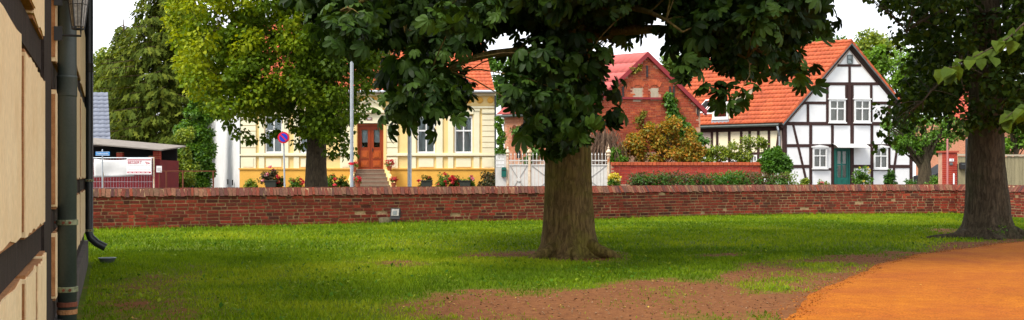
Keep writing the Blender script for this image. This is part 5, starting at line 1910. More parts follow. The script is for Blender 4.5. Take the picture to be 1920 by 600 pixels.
# ------------------------------------------------------------------ garden wall, gate, fences
GW = Pl(1146, 47.5, (1, .05)); gq = GW.px
gw = thing('garden_wall', 'low red brick garden wall with orange tile coping beside the white gate', 'wall', (8, 47.8, .4))
ua, ub = gq(1146, 320)[0], gq(1430, 320)[0]; zt = gq(1250, 309)[1]
m = MB(); m.rect(GW, ua, ub, .4, zt, -.2, 0); m.build('mortar_core', M['barn_mortar'], gw)
m = MB(); z = .9; c = 0
while z < zt - .06:
    u = ua + .12 * (c % 2)
    while u < ub - .1:
        l = random.choice([.25, .25, .125]); m.rect(GW, u + .006, u + l - .006, z, z + .066, -.02, .012); u += l
    z += .0785; c += 1
m.build('brickwork', M['new_brick'], gw, kind='stuff')
u = ua
while u < ub:
    m = MB(); m.slab(GW, [(u + .008, zt - .02), (u + .16, zt - .02), (u + .155, zt + .12), (u + .013, zt + .12)], -.26, .07); m.build('coping_tile', M['tile'], gw); u += .168

GT = Pl(952, 47); tq = GT.px
gt = thing('iron_gate', 'white double driveway gate with spear tips and rusty cream posts', 'gate', (1.5, 47, .4))
for x, x1 in ((952, 2.6), (993, 3.2), (1141, 3.2)):
    c = GT.w(tq(x, 300)[0], 0, 0); z1 = tq(x, 292)[1]
    m = MB(); r = x1 / 42.5 / 1.3
    m.lathe((c.x, c.y, .4), [(r * 1.2, 0), (r * 1.2, .1), (r, .12), (r, z1 - .4 - .02)], 10)
    po = m.build('gate_post', M['rusty_cream'], gt)
    m = MB(); m.lathe((c.x, c.y, z1 - .02), [(r, 0), (r * 1.7, .03), (r * 1.7, .06), (r * .9, .09), (r * 1.9, .16), (r * 2.0, .2), (r * 1.2, .27), (r * .5, .32), (r * .8, .36), (r * .8, .38), (r * .3, .42), (0.002, .56)], 10)
    m.build('finial', M['rusty_cream'], po)
z0, zr0, zr1, zs = .45, tq(1000, 309)[1], tq(1000, 301)[1], tq(1000, 292)[1]
def gate_leaf(x0, x1):
    a, b_ = tq(x0, 300)[0], tq(x1, 300)[0]
    n = max(3, int((b_ - a) / .15)); w = (b_ - a) / n
    for i in range(n):
        m = MB(); m.rect(GT, a + i * w + .006, a + (i + 1) * w - .006, z0, zr0 - .02, -.02, .0); m.build('board', M['gate_white'], gt)
    for z in (zr0, zr1, z0 + .02):
        m = MB(); m.rect(GT, a, b_, z - .025, z + .025, -.012, .03); m.build('rail', M['gate_white'], gt)
    for i in range(n):
        u = a + (i + .5) * w
        m = MB(); m.tube([GT.w(u, zr0, .012), GT.w(u, zs, .012)], .014, 6)
        m.lathe(tuple(GT.w(u, zs, .012)), [(.014, 0), (.03, .03), (.026, .06), (.008, .11), (.001, .15)], 6)
        m.build('spear_bar', M['gate_white'], gt)
        if i % 2 == 0:
            m = MB(); m.tube([GT.w(u + w / 2 + .07 * math.cos(t), zr0 + .05 + .06 * math.sin(t), .012) for t in np.linspace(0, 6.28, 10)], .009, 4, caps=False); m.build('scroll', M['gate_iron'], gt)
    for s in (0, 1):
        p, q_ = ((a + .05, z0 + .05), (b_ - .05, zr0 - .05)) if s == 0 else ((a + .05, zr0 - .05), (b_ - .05, z0 + .05))
        m = MB(); m.beam(GT, p, q_, .03, .003 + .008 * s, .014 + .008 * s); m.build('diagonal', M['gate_iron'], gt)
    m = MB(); uc, zc = (a + b_) / 2, (z0 + zr0) / 2
    m.slab(GT, [(uc + .09 * math.cos(t), zc + .09 * math.sin(t)) for t in np.linspace(0, 2 * math.pi, 12, endpoint=False)], .0, .035); m.build('boss', M['gate_white'], gt)
gate_leaf(954.5, 990.5); gate_leaf(995.8, 1066); gate_leaf(1068, 1138.5)
sf = thing('picket_fence', 'short white picket fence between the yellow house and the gate', 'fence', (-.5, 47.1, .4))
a, b_ = tq(929, 300)[0], tq(949.5, 300)[0]
n = 8
for i in range(n):
    u = a + (b_ - a) * (i + .5) / n
    m = MB(); m.slab(GT, [(u - .025, zr0 - .1), (u + .025, zr0 - .1), (u + .025, zs - .02), (u, zs + .1), (u - .025, zs - .02)], -.01, .01); m.build('picket', M['gate_white'], sf)
for z in (zr0, zr1):
    m = MB(); m.rect(GT, a, b_, z - .03, z + .03, -.03, -.011); m.build('rail', M['gate_white'], sf)
m = MB(); m.rect(GT, a, b_, .4, zr0 - .1, -.03, .0); m.build('base_panel', M['gate_white'], sf)
lb_ = thing('letter_box', 'small dark green letter box hanging on the white picket fence', 'letter box', tuple(GT.w(tq(945, 322)[0], tq(945, 330)[1], .1)))
p = tq(945, 323)
m = MB(); m.slab(GT, [(p[0] - .11, p[1] - .2), (p[0] + .11, p[1] - .2), (p[0] + .11, p[1] + .17), (p[0] + .06, p[1] + .22), (p[0] - .06, p[1] + .22), (p[0] - .11, p[1] + .17)], .02, .14); m.build('box', M['green_door'], lb_)
m = MB(); m.rect(GT, p[0] - .08, p[0] + .08, p[1] + .08, p[1] + .11, .14, .15); m.build('slot', M['black'], lb_)

# right side: brick gate pier, board fences, thin posts
RP = Pl(1768, 43); rq = RP.px
bp_ = thing('brick_pier', 'bright red brick gate pier with house number plate', 'pillar', tuple(RP.w(rq(1781, 300)[0], .4, 0)))
a, b_ = rq(1768, 300)[0], rq(1795, 300)[0]; zt = rq(1780, 286)[1]
m = MB(); m.rect(RP, a + .01, b_ - .01, .4, zt, -.5, -.012); m.build('mortar_core', M['barn_mortar'], bp_)
z = .42; c = 0
me_cache = {}
while z < zt - .03:
    u = a; k = c % 2
    ls = [.25, .25, b_ - a - .5] if k == 0 else [.125, .25, b_ - a - .375]
    for l in ls:
        if l > .03:
            m = MB(); m.rect(RP, u + .005, u + l - .005, z, z + .068, -.10, 0); m.build('brick', M['new_brick'], bp_)
        u += l
    z += .0785; c += 1
m = MB(); m.rect(RP, a - .05, b_ + .05, zt, zt + .07, -.55, .05); m.build('cap', M['tile_red'], bp_)
p = rq(1784, 300); m = MB(); m.rect(RP, p[0] - .09, p[0] + .09, p[1] - .055, p[1] + .055, .0, .02); pp = m.build('number_plate', M['sign_white'], bp_)
text('plate_number', '13', RP, p[0], p[1], .11, .024, M['print_grey'], pp)
p = rq(1783, 307); m = MB(); m.rect(RP, p[0] - .06, p[0] + .06, p[1] - .05, p[1] + .05, .0, .03); m.build('bell_plate', M['grey_metal'], bp_)
def board_fence(label, x0, x1, ytop, Y, g=(1, 0)):
    pl = Pl(x0, Y, g)
    a, b_ = 0, pl.px(x1, 300)[0]
    zt = pl.px((x0 + x1) / 2, ytop)[1]
    t = thing('board_fence', label, 'fence', tuple(pl.w((a + b_) / 2, .4, 0)), 'grey board fences')
    u = a
    while u < b_ - .02:
        w = min(random.uniform(.13, .17), b_ - u)
        m = MB(); m.rect(pl, u + .004, u + w - .004, .42, zt - random.uniform(0, .03), -.02, random.uniform(0, .008)); m.build('board', M['grey_board'], t); u += w
    m = MB(); m.rect(pl, a - .03, b_ + .03, zt, zt + .07, -.07, .05); m.build('top_rail', M['concrete'], t)
    return t, pl
t1, pl1 = board_fence('narrow grey board gate between the brick pier and the big trunk', 1796, 1815, 292, 43)
board_fence('wide grey board fence to the right of the big trunk', 1852, 1990, 293, 41)
p = pl1.px(1805, 311)
lb2 = thing('letter_box', 'dark letter box on the narrow board gate beside the brick pier', 'letter box', tuple(pl1.w(p[0], p[1] - .15, .05)))
m = MB(); m.slab(pl1, [(p[0] - .16, p[1] - .13), (p[0] + .16, p[1] - .13), (p[0] + .16, p[1] + .10), (p[0] + .13, p[1] + .14), (p[0] - .13, p[1] + .14), (p[0] - .16, p[1] + .10)], .02, .15); m.build('box', M['black'], lb2)
m = MB(); m.rect(pl1, p[0] - .11, p[0] + .11, p[1] + .05, p[1] + .075, .15, .16); m.build('slot', M['grey_metal'], lb2)
def pole(name, label, cat, px, ytop, Y, r, mat, zbase=.4, band=None, tilt=0.0, group=None, ybot=None):
    c = P(px, HY, Y); z1 = P(px, ytop, Y).z
    t = thing(name, label, cat, (c.x, c.y, zbase), group)
    m = MB(); m.lathe((c.x, c.y, zbase), [(r * 1.5, 0), (r * 1.5, .02), (r, .03), (r, z1 - zbase)], 12)
    if tilt:
        m.v = [(x + (z - zbase) * tilt, y, z) for x, y, z in m.v]
    m.build('shaft', mat, t, smooth=False)
    m = MB(); m.lathe((c.x + (z1 - zbase) * tilt, c.y, z1), [(r * 1.05, -.02), (r * 1.05, .01), (r * .4, .04)], 12); m.build('cap', mat, t)
    if band:
        zb_ = P(px, band, Y).z
        m = MB(); m.lathe((c.x, c.y, zb_), [(r + .002, -.04), (r + .006, -.04), (r + .006, .04), (r + .002, .04)], 12); m.build('band', M['sign_red'], t)
    return t, c
pole('flag_pole', 'tall slim pale grey pole with a red band in front of the front steps', 'pole', 659.5, 94, 32.5, .052, M['galv'], band=307)
pole('lamp_post', 'thicker grey lamp post whose top is hidden in the chestnut leaves', 'post', 768, 60, 38, .072, M['galv'])
pole('marker_post', 'thin faded pink post in front of the brick gate pier', 'post', 1776.5, 262, 42.4, .035, M['pinkpost'])
pole('marker_post', 'short white marker post at the foot of the brick gate pier', 'post', 1788.5, 327, 42.3, .03, M['sign_white'])
pole('gate_post', 'thin black iron post beside the right-hand trunk', 'post', 1813, 262, 35.2, .052, M['black'], zbase=0)
# no-stopping sign
t, c = pole('road_sign', 'round blue and red no-stopping sign on a leaning grey post', 'sign', 534.5, 262, 32.8, .026, M['galv'], tilt=-.022)
sp = Pl(532, 32.74); uc, zc = sp.px(531.5, 258)
for (r0, o, mt, nm) in ((.178, .0, 'sign_red', 'plate'), (.126, .012, 'sign_blue', 'blue_disc')):
    m = MB(); m.slab(sp, [(uc + r0 * math.cos(a), zc + r0 * math.sin(a)) for a in np.linspace(0, 2 * math.pi, 32, endpoint=False)], o - .01, o + .006); m.build(nm, M[mt], t)
m = MB(); m.beam(sp, (uc - .10, zc + .10), (uc + .10, zc - .10), .04, .018, .024); m.build('red_bar', M['sign_red'], t)
# street name sign, banner, board and mesh fence at the left
SS = Pl(192, 41); uc, zc = SS.px(192.5, 288)
t, c = pole('street_sign', 'blue street name plate on a thin grey post by the left shed', 'sign', 192, 282, 41.05, .025, M['galv'])
m = MB(); m.rect(SS, uc - .27, uc + .27, zc - .075, zc + .075, -.01, .01); pt = m.build('name_plate', M['street_blue'], t)
text('street_lettering', 'Friedensstraße', SS, uc, zc, .095, .013, M['sign_white'], pt, sx=.80)
m = MB()
for (a, b_, c_, d_) in ((-.262, .262, .058, .067), (-.262, .262, -.067, -.058)): m.rect(SS, uc + a, uc + b_, zc + c_, zc + d_, .01, .013)
m.build('white_border', M['sign_white'], pt)
MF = Pl(176, 42); mq = MF.px
mf = thing('mesh_fence', 'temporary wire mesh fence in front of the dark red shed', 'fence', (-15.5, 42, .4))
a, b_ = mq(150, 300)[0], mq(288.5, 300)[0]; zt = mq(200, 296)[1]
m = MB(); u = a
while u < b_:
    m.tube([MF.w(u, .5, 0), MF.w(u, zt, 0)], .0035, 4, caps=False); u += .11
z = .55
while z < zt:
    m.tube([MF.w(a, z, .006), MF.w(b_, z, .006)], .0035, 4, caps=False); z += .24
m.build('mesh', M['galv'], mf, kind='stuff')
for u in (a, mq(192, 300)[0] + .02, b_):
    m = MB(); m.tube([MF.w(u, .4, 0), MF.w(u, zt + .03, 0)], .028 if u != a else .02, 8); m.build('post', M['rusty_cream'], mf)
m = MB(); m.tube([MF.w(a, zt, 0), MF.w(b_, zt, 0)], .02, 8); m.build('top_rail', M['galv'], mf)
# sagging tarpaulin
m = MB(); nx_, nz_ = 16, 8; vs, fs = [], []
x0, x1 = mq(177, 300)[0], mq(252, 300)[0]; zt_, zb_ = mq(200, 298)[1], mq(200, 332.5)[1]
for j in range(nz_ + 1):
    for i in range(nx_ + 1):
        s, tt = i / nx_, j / nz_
        u = x0 + (x1 - x0) * s
        z = zt_ - (zt_ - zb_) * tt * (1 - .06 * s) - .05 * math.sin(s * 3.1) * (1 - tt) * (s > .1)
        vs.append(MF.w(u, z, .03 + .02 * math.sin(s * 7 + tt * 3) + .02 * math.sin(tt * 5)))
for j in range(nz_):
    for i in range(nx_):
        k = j * (nx_ + 1) + i; fs.append((k, k + 1, k + nx_ + 2, k + nx_ + 1))
m.add(vs, fs)
bo = m.build('banner', M['banner'], base=tuple(MF.w((x0 + x1) / 2, zb_, .03)), smooth=True)
tag(bo, 'large sagging white tarpaulin hung on the wire mesh fence', 'banner')
so_ = bo.modifiers.new('thickness', 'SOLIDIFY'); so_.thickness = .004
p0 = mq(239, 327); p1 = mq(285.5, 296.5)
bs = thing('builder_sign', 'white and red board lettered BESSERT on the wire mesh fence', 'sign', tuple(MF.w((p0[0] + p1[0]) / 2, p0[1], .07)))
m = MB(); m.rect(MF, p0[0], p1[0], p0[1], p1[1], .075, .09); bd = m.build('board', M['sign_white'], bs)
W, H_ = p1[0] - p0[0], p1[1] - p0[1]
m = MB(); m.rect(MF, p0[0] + .03, p1[0] - .03, p1[1] - .085, p1[1] - .05, .09, .093); m.build('top_stripe', M['print_red'], bs)
m = MB(); m.rect(MF, p0[0] + .03, p1[0] - .03, p0[1] + .05, p0[1] + .11, .09, .093); m.build('bottom_stripe', M['print_red'], bs)
for i in range(5):
    m = MB(); m.rect(MF, p0[0] + .07 + i * .17, p0[0] + .20 + i * .17, p0[1] + .068, p0[1] + .09, .0932, .095); m.build('print_dash', M['sign_white'], bs)
text('lettering', 'BESSERT', MF, p0[0] + .04, p1[1] - .175, .165, .093, M['print_red'], bs, 'LEFT', sx=.92)
for zz in (.30, .44): 
    m = MB(); m.rect(MF, p0[0] + .05, p1[0] - .05, p1[1] - zz, p1[1] - zz + .008, .09, .092); m.build('rule', M['print_grey'], bs)
m = MB(); lx, lz = p1[0] - .16, p1[1] - .2
m.beam(MF, (lx - .08, lz + .05), (lx + .06, lz + .01), .02, .09, .093); m.beam(MF, (lx - .05, lz - .03), (lx + .1, lz), .02, .0905, .0935); m.beam(MF, (lx - .07, lz + .04), (lx - .03, lz - .03), .016, .091, .094); m.build('logo', M['print_red'], bs)
ns = Pl(298, 43); p = ns.px(298.5, 317)
nt_ = thing('notice', 'small white notice fixed beside the shed post', 'sign', tuple(ns.w(p[0], p[1] - .12, 0)))
m = MB(); m.rect(ns, p[0] - .11, p[0] + .11, p[1] - .13, p[1] + .13, -.0, .015); m.build('plate', M['sign_white'], nt_)
for k in range(3):
    m = MB(); m.rect(ns, p[0] - .08, p[0] + .08, p[1] + .02 - k * .045, p[1] + .045 - k * .045 - .008, .015, .018); m.build('print_line', M['print_grey'], nt_)
m = MB(); m.tube([ns.w(p[0], .4, -.03), ns.w(p[0], p[1] + .1, -.03)], .025, 8); m.build('post', M['rust'], nt_)
# rusty rail fence right of the shed
rf_ = thing('rail_fence', 'low rusty rail fence between the shed and the green hedge', 'fence', tuple(ns.w(ns.px(320, 300)[0], .4, 0)))
for x in (312, 343, 400):
    u = ns.px(x, 300)[0]; m = MB(); m.tube([ns.w(u, .4, 0), ns.w(u, ns.px(x, 320)[1], 0)], .03, 6); m.build('post', M['rust'], rf_)
m = MB(); u0_, u1_ = ns.px(300, 300)[0], ns.px(405, 300)[0]; z = ns.px(320, 321)[1]; m.tube([ns.w(u0_, z, 0), ns.w(u1_, z, 0)], .02, 6); m.build('rail', M['rust'], rf_)
# floodlight at the foot of the wall
fl = P(743, 400, 28.3)
ft_ = thing('floodlight', 'black floodlight with a pale glass standing at the foot of the brick wall', 'floodlight', (fl.x, fl.y, 0))
m = MB()
ca = math.radians(-24)
def lp(x, y, z):  # local to the lamp: y forward (to the camera), yawed
    return (fl.x + x * math.cos(ca) + y * math.sin(ca), fl.y + x * math.sin(ca) - y * math.cos(ca), fl.z + z)
bk = [lp(-.09, -.09, -.09), lp(.09, -.09, -.09), lp(.09, -.09, .10), lp(-.09, -.09, .10)]
fr = [lp(-.15, .08, -.15), lp(.15, .08, -.15), lp(.14, .04, .14), lp(-.14, .04, .14)]
m.hexa(bk + fr); m.build('housing', M['black'], ft_)
m = MB(); m.hexa([lp(-.10, .075, -.06), lp(.125, .075, -.06), lp(.12, .05, .115), lp(-.10, .05, .115), lp(-.10, .09, -.06), lp(.125, .09, -.06), lp(.12, .066, .115), lp(-.10, .066, .115)])
m.build('glass', M['lamp_glass'], ft_)
m = MB(); m.hexa([lp(-.05, .083, -.03), lp(.06, .083, -.03), lp(.06, .07, .07), lp(-.05, .07, .07), lp(-.05, .0945, -.03), lp(.06, .0945, -.03), lp(.06, .0795, .07), lp(-.05, .0795, .07)])
m.build('reflector', M['grey_metal'], ft_)
m = MB(); m.tube([lp(-.17, 0, .02), lp(-.17, 0, -.17), lp(.17, 0, -.17), lp(.17, 0, .02)], .012, 6); m.tube([lp(0, 0, -.17), (lp(0, 0, 0)[0], lp(0, 0, 0)[1], 0)], .02, 8); m.build('bracket', M['black'], ft_)
sb = P(724, 407, 28.35)
m = MB(); pts = []
for z, s in ((0, 1.0), (.12, .98), (.17, .9)):
    for k in range(8):
        a = 2 * math.pi * k / 8 + .4; pts.append((sb.x + .2 * s * math.cos(a) * random.uniform(.9, 1.1), sb.y + .1 * s * math.sin(a), z))
m.add(pts, [(i * 8 + k, i * 8 + (k + 1) % 8, (i + 1) * 8 + (k + 1) % 8, (i + 1) * 8 + k) for i in range(2) for k in range(8)] + [tuple(range(16, 24))])
tag(m.build('stone', M['stone'], base=(sb.x, sb.y, 0)), 'flat mossy stone beside the floodlight at the wall foot', 'stone')
# dark parked car glimpsed beside the pier
cr = thing('parked_car', 'dark parked car mostly hidden behind the garden trees by the pier', 'car', tuple(P(1790, HY, 50).xy) + (.4,))
cp = Pl(1776, 50)
m = MB(); b = .4
m.slab(cp, [(-.9, b + .3), (3.2, b + .3), (3.25, b + .75), (2.5, b + .9), (1.9, b + 1.4), (.2, b + 1.42), (-.5, b + .95), (-.95, b + .85)], -1.7, 0); m.build('body', M['carpaint'], cr)
m = MB(); m.slab(cp, [(-.2, b + .95), (1.0, b + .95), (1.0, b + 1.33), (.25, b + 1.33)], .002, .012); m.build('side_window', M['interior'], cr)
m = MB(); m.slab(cp, [(1.08, b + .95), (2.2, b + .95), (1.8, b + 1.33), (1.08, b + 1.33)], .002, .012); m.build('side_window', M['interior'], cr)
for u in (-.2, 2.4):
    c = cp.w(u, b + .31, .02)
    m = MB(); m.slab(cp, [(u + .31 * math.cos(a), b + .31 + .31 * math.sin(a)) for a in np.linspace(0, 6.283, 18, endpoint=False)], -.2, .03); wh = m.build('wheel', M['tyre'], cr)
    m = MB(); m.slab(cp, [(u + .18 * math.cos(a), b + .31 + .18 * math.sin(a)) for a in np.linspace(0, 6.283, 12, endpoint=False)], .03, .045); m.build('rim', M['grey_metal'], wh)

# ------------------------------------------------------------------ trees
def hidden_top(c, r, n, rad, margin=0.25):
    """crown clumps of the upper tree, above what the picture shows"""
    p = ellipsoid_pts(c, r, n * 3)
    vis = EYE + (HY + 25) / F * p[:, 1] + rad
    p = p[p[:, 2] > vis + margin]
    return p[:n]

# --- horse chestnut in the middle
CX, CY = 0.92, 17.1
ct = thing('chestnut_tree', 'big horse chestnut in the middle of the lawn with dark hanging leaves', 'tree', (CX, CY, 0))
bark_trunk('trunk', M['chestnut_bark'], ct, (CX, CY, 0), [(-.1, .76), (.0, .60), (.08, .52), (.2, .465), (.4, .43), (.8, .40), (1.3, .37), (1.9, .35), (2.6, .37), (3.4, .40), (4.2, .38), (5.5, .3), (8, .2)], lean=(-.012, 0), seed=3, lobes=7)
def root(parent, mat, pts, r0):
    m = MB(); m.tube(pts, [r0 * (1 - .8 * i / (len(pts) - 1)) for i in range(len(pts))], 8); m.build('root', mat, parent, smooth=True)
root(ct, M['chestnut_bark'], [(CX + .12, CY - .15, .30), (CX + .45, CY - .36, .10), (CX + .66, CY - .45, .05), (CX + .80, CY - .50, -.03)], .15)
root(ct, M['chestnut_bark'], [(CX - .12, CY - .15, .25), (CX - .40, CY - .40, .08), (CX - .58, CY - .55, .03), (CX - .70, CY - .60, -.04)], .13)
root(ct, M['chestnut_bark'], [(CX + .02, CY - .2, .22), (CX + .06, CY - .58, .06), (CX + .05, CY - .85, -.04)], .11)
low = [(560, -60), (600, 20), (640, 55), (700, 60), (735, 95), (725, 160), (745, 190), (795, 203), (845, 205), (862, 180), (858, 130), (868, 90), (920, 66), (955, 95), (970, 140), (962, 175), (990, 200),
       (1005, 240), (1040, 255), (1075, 248), (1090, 205), (1098, 160), (1108, 115), (1140, 72), (1200, 66), (1238, 76), (1262, 104), (1290, 108), (1312, 75), (1340, 112), (1380, 124), (1440, 118), (1485, 128),
       (1495, 80), (1525, 45), (1540, 5), (1560, -60)]
holes = [(962, 64, 48, 36), (1115, 62, 38, 32), (1222, 64, 52, 56), (1325, 112, 26, 28), (838, 95, 24, 20), (1165, 85, 20, 18), (1440, 60, 14, 12), (1020, 20, 10, 10), (1300, 30, 12, 10)]
cc = fill_poly(low, CY, 3.3, 430, holes)
dens = fill_poly([(p[0], min(p[1], 60)) for p in low], CY + .5, 3.0, 230, holes)
front = np.array([tuple(P(x, y, Yd)) for x, y, Yd in ((640, 45, 12.8), (665, 70, 12.9), (620, 60, 12.7), (680, 30, 13), (770, 190, 13.6), (800, 170, 13.4), (830, 190, 13.5), (750, 202, 13.7), (855, 180, 13.8), (790, 203, 13.6), (735, 212, 13.9),
                  (820, 20, 12.8), (870, 30, 12.9), (910, 22, 13), (1040, 270, 16.2), (1010, 240, 16.3), (1075, 255, 16.2), (1060, 200, 16.2), (1090, 170, 16.3), (1030, 170, 16.2), (1050, 120, 16.2), (1085, 90, 16.2), (1040, 60, 16.1), (1020, 110, 16.1),
                  (1128, 160, 15.5), (1150, 205, 15.4), (1290, 130, 13.8), (1385, 175, 13.6), (1345, 172, 13.8), (1490, 150, 14), (1065, 30, 16.2), (1110, 120, 16.0)) ])
cc = np.concatenate([cc, dens, front])
top = hidden_top((CX + .3, CY, 8.2), (6.0, 6.0, 5.2), 520, .5)
C1 = cloud(cc, rng.uniform(.20, .42, len(cc)), 13, .152, T_PALM, up=.55, droop=.25, flat=.8, shell=2.6, sv=.34)
# upper crown: larger leaves in wider clumps, tint random from leaf to leaf
C2 = cloud(top, rng.uniform(.5, .8, len(top)), 13, .24, T_PALM, up=.6, droop=.2, flat=.8)
# the 300 leaves nearest to the lens are leaves of their own
pos = C1[0]
proj = HX + F * pos[:, 0] / pos[:, 1], HY - F * (pos[:, 2] - EYE) / pos[:, 1]
inview = (proj[1] > 0) & (proj[0] > 0) & (proj[0] < 1920)
order = np.argsort(np.where(inview, pos[:, 1], 1e9))[:300]
mask = np.ones(len(pos), bool); mask[order] = False
crown = foliage('crown', M['chestnut_leaf'], ct, tuple(np.concatenate([a[mask], b]) for a, b in zip(C1, C2)), T_PALM)
lmes = []
for k in range(3):
    V_, F_ = palmate(7 if k else 5, .35 + .12 * k)
    me = bpy.data.meshes.new('leaf'); me.from_pydata(V_.tolist(), [], F_.tolist()); me.materials.append(M['chestnut_leaf'])
    at = me.attributes.new('tint', 'FLOAT', 'POINT'); at.data.foreach_set('value', np.full(len(V_), .35 + .3 * k, np.float32))
    lmes.append(me)
def place_leaves(idx, C, parent, meshes, base):
    for i in idx:
        a = C[1][i] / np.linalg.norm(C[1][i]); x = np.cross(a, C[2][i]); x /= np.linalg.norm(x) + 1e-9; n_ = np.cross(x, a)
        o = bpy.data.objects.new('leaf', meshes[int(C[4][i] * len(meshes)) % len(meshes)])
        s = C[3][i]
        o.parent = parent
        mt = Matrix(((x[0] * s, a[0] * s, n_[0] * s, C[0][i][0] - base.x), (x[1] * s, a[1] * s, n_[1] * s, C[0][i][1] - base.y), (x[2] * s, a[2] * s, n_[2] * s, C[0][i][2] - base.z), (0, 0, 0, 1)))
        o.matrix_basis = mt
        COL.objects.link(o)
place_leaves(order, C1, crown, lmes, BASE[ct.name])
limbs = []
for (x, y, Y) in ((640, 20, 14), (760, 60, 14.5), (800, 160, 14.2), (900, 30, 15.5), (1180, 20, 15), (1280, 60, 14.5), (1400, 110, 14.8), (1480, 120, 15.5), (1150, 60, 19), (800, 60, 19.5), (1350, 40, 19.5), (960, 110, 15.6), (1040, 200, 16.4), (1140, 150, 16.2)):
    e = P(x, y, Y); z0 = min(5.0, max(2.4, e.z + .5)); limbs.append(((CX, CY, z0), tuple(e)))
for k in range(8):
    a = k * .785 + .3; limbs.append(((CX, CY, 5 + .3 * k), (CX + 4 * math.cos(a), CY + 4 * math.sin(a), 7.5 + (k % 3) * 1.2)))
tree_branches(ct, M['chestnut_bark'], None, limbs, cc[::3], .12, .007)

# --- old lime at the right
LX, LY = 9.88, 22.2
l2 = thing('lime_tree', 'old lime tree with dark thick trunk beside the orange path at right', 'tree', (LX, LY, 0))
bark_trunk('trunk', M['lime_bark'], l2, (LX, LY, 0), [(-.1, .95), (.0, .72), (.1, .60), (.25, .50), (.5, .44), (1.0, .395), (1.6, .365), (2.3, .335), (3.2, .32), (4.5, .33), (6, .25), (9, .15)], lean=(-.012, 0), seed=9, lobes=6, rough=.07, flare=.8)
root(l2, M['lime_bark'], [(LX - .35, LY - .1, .12), (LX - .65, LY - .35, .05), (LX - .95, LY - .45, .02), (LX - 1.2, LY - .35, .02), (LX - 1.35, LY - .25, 0)], .15)
root(l2, M['lime_bark'], [(LX + .35, LY - .2, .15), (LX + .6, LY - .4, .06), (LX + .9, LY - .6, 0)], .16)
root(l2, M['lime_bark'], [(LX - .1, LY - .4, .12), (LX - .15, LY - .75, .02), (LX - .1, LY - 1.0, -.03)], .13)
poly = [(1650, -60), (1660, 30), (1690, 60), (1705, 110), (1690, 170), (1665, 200), (1680, 225), (1720, 230), (1780, 225), (1820, 238), (1880, 236), (1930, 232), (2080, 180), (2120, -60)]
c2_ = fill_poly(poly, LY, 3.0, 330, [(1712, 30, 10, 10), (1885, 175, 14, 22), (1790, 20, 9, 8), (1905, 120, 10, 8)])
dens = fill_poly([(1700, -60), (1720, 100), (1710, 200), (1760, 225), (1900, 232), (1960, 220), (1960, -60)], LY + .5, 2.4, 150, [(1885, 175, 14, 22)])
C_ = np.concatenate([c2_, dens]); px_ = HX + F * C_[:, 0] / C_[:, 1]
C_ = C_[~((np.abs(px_ - 1846) < 48) & (C_[:, 1] < LY + .3) & (rng.random(len(C_)) < .6))]
C_ = np.concatenate([C_, fill_poly([(1880, -60), (1885, 230), (1960, 235), (2000, -60)], LY, 2.4, 70, [(1885, 175, 10, 16)])])
fringe = np.array([tuple(P(x, y, Yd)) for x, y, Yd in ((1672, 222, 20.5), (1652, 248, 20.3), (1668, 262, 20.4), (1690, 240, 20.3), (1700, 215, 20.2), (1655, 205, 20.5), (1725, 235, 20.3), (1648, 275, 20.4), (1590, -20, 20), (1630, -5, 20.2), (1610, -30, 20.4), (1660, 100, 21), (1680, 70, 21))])
top2 = hidden_top((LX + .5, LY, 8.5), (5.0, 5.0, 5.5), 260, .5)
A1 = cloud(C_, rng.uniform(.20, .42, len(C_)), 50, .10, T_HEART, up=.6, droop=.35, flat=.8)
A2 = cloud(fringe, rng.uniform(.10, .18, len(fringe)), 10, .10, T_HEART, up=.3, droop=.6)
A3 = cloud(top2, rng.uniform(.6, .95, len(top2)), 45, .17, T_HEART, up=.6, droop=.3)
foliage('crown', M['dark_lime_leaf'], l2, tuple(np.concatenate(x) for x in zip(A1, A2, A3)), T_HEART)
limbs = [((LX, LY, min(5, max(2.8, P(x, y, Y).z + .6))), tuple(P(x, y, Y))) for x, y, Y in ((1700, 60, 20), (1730, 190, 20), (1800, 120, 19.8), (1900, 60, 20), (1990, 130, 21), (1750, 30, 24), (1880, 190, 20.2), (2050, 60, 23), (1700, 150, 23))]
tree_branches(l2, M['lime_bark'], None, limbs, np.concatenate([c2_[::2], fringe]), .11, .007)
sh_ = ellipsoid_pts((LX - .05, LY - .6, .18), (.22, .1, .12), 5)
foliage('basal_shoots', M['fresh_leaf'], l2, cloud(sh_, np.full(5, .08), 6, .05, T_HEART), T_HEART, kind='stuff')

# --- a nearer lime outside the right edge: one branch hangs into the picture
NX, NY = 8.6, 11.5
l3 = thing('lime_tree', 'leafy branch tip of a nearer lime tree reaching in from the right edge', 'tree', (NX, NY, 0))
bark_trunk('trunk', M['lime_bark'], l3, (NX, NY, 0), [(-.1, .5), (0, .4), (.2, .3), (1, .26), (2.5, .24), (4, .2), (6, .12)], seed=21, nseg=24)
nb = [P(1935, 30, 10.6), P(1890, 72, 10.4), P(1840, 100, 10.2), P(1790, 125, 10.1), P(1765, 128, 10.1)]
nb2 = [P(1940, 195, 10.6), P(1905, 205, 10.4), P(1885, 222, 10.3)]
m = MB(); m.tube([(NX, NY, 4.3), tuple(P(2040, 0, 11)), *[tuple(p) for p in nb]], [.07, .03, .012, .008, .006, .004, .003], 6); m.build('limb', M['lime_bark'], l3, smooth=True)
m = MB(); m.tube([(NX, NY, 3.2), tuple(P(2040, 150, 11)), *[tuple(p) for p in nb2]], [.05, .025, .010, .006, .003], 6); m.build('limb', M['lime_bark'], l3, smooth=True)
V_, F_ = heart(); hm = []
for k in range(2):
    me = bpy.data.meshes.new('leaf'); me.from_pydata((V_ * [1, 1, 1 + k]).tolist(), [], F_.tolist()); me.materials.append(M['dark_lime_leaf'])
    at = me.attributes.new('tint', 'FLOAT', 'POINT'); at.data.foreach_set('value', np.full(len(V_), .72 + .26 * k, np.float32)); hm.append(me)
lp_, la_, ln_ = [], [], []
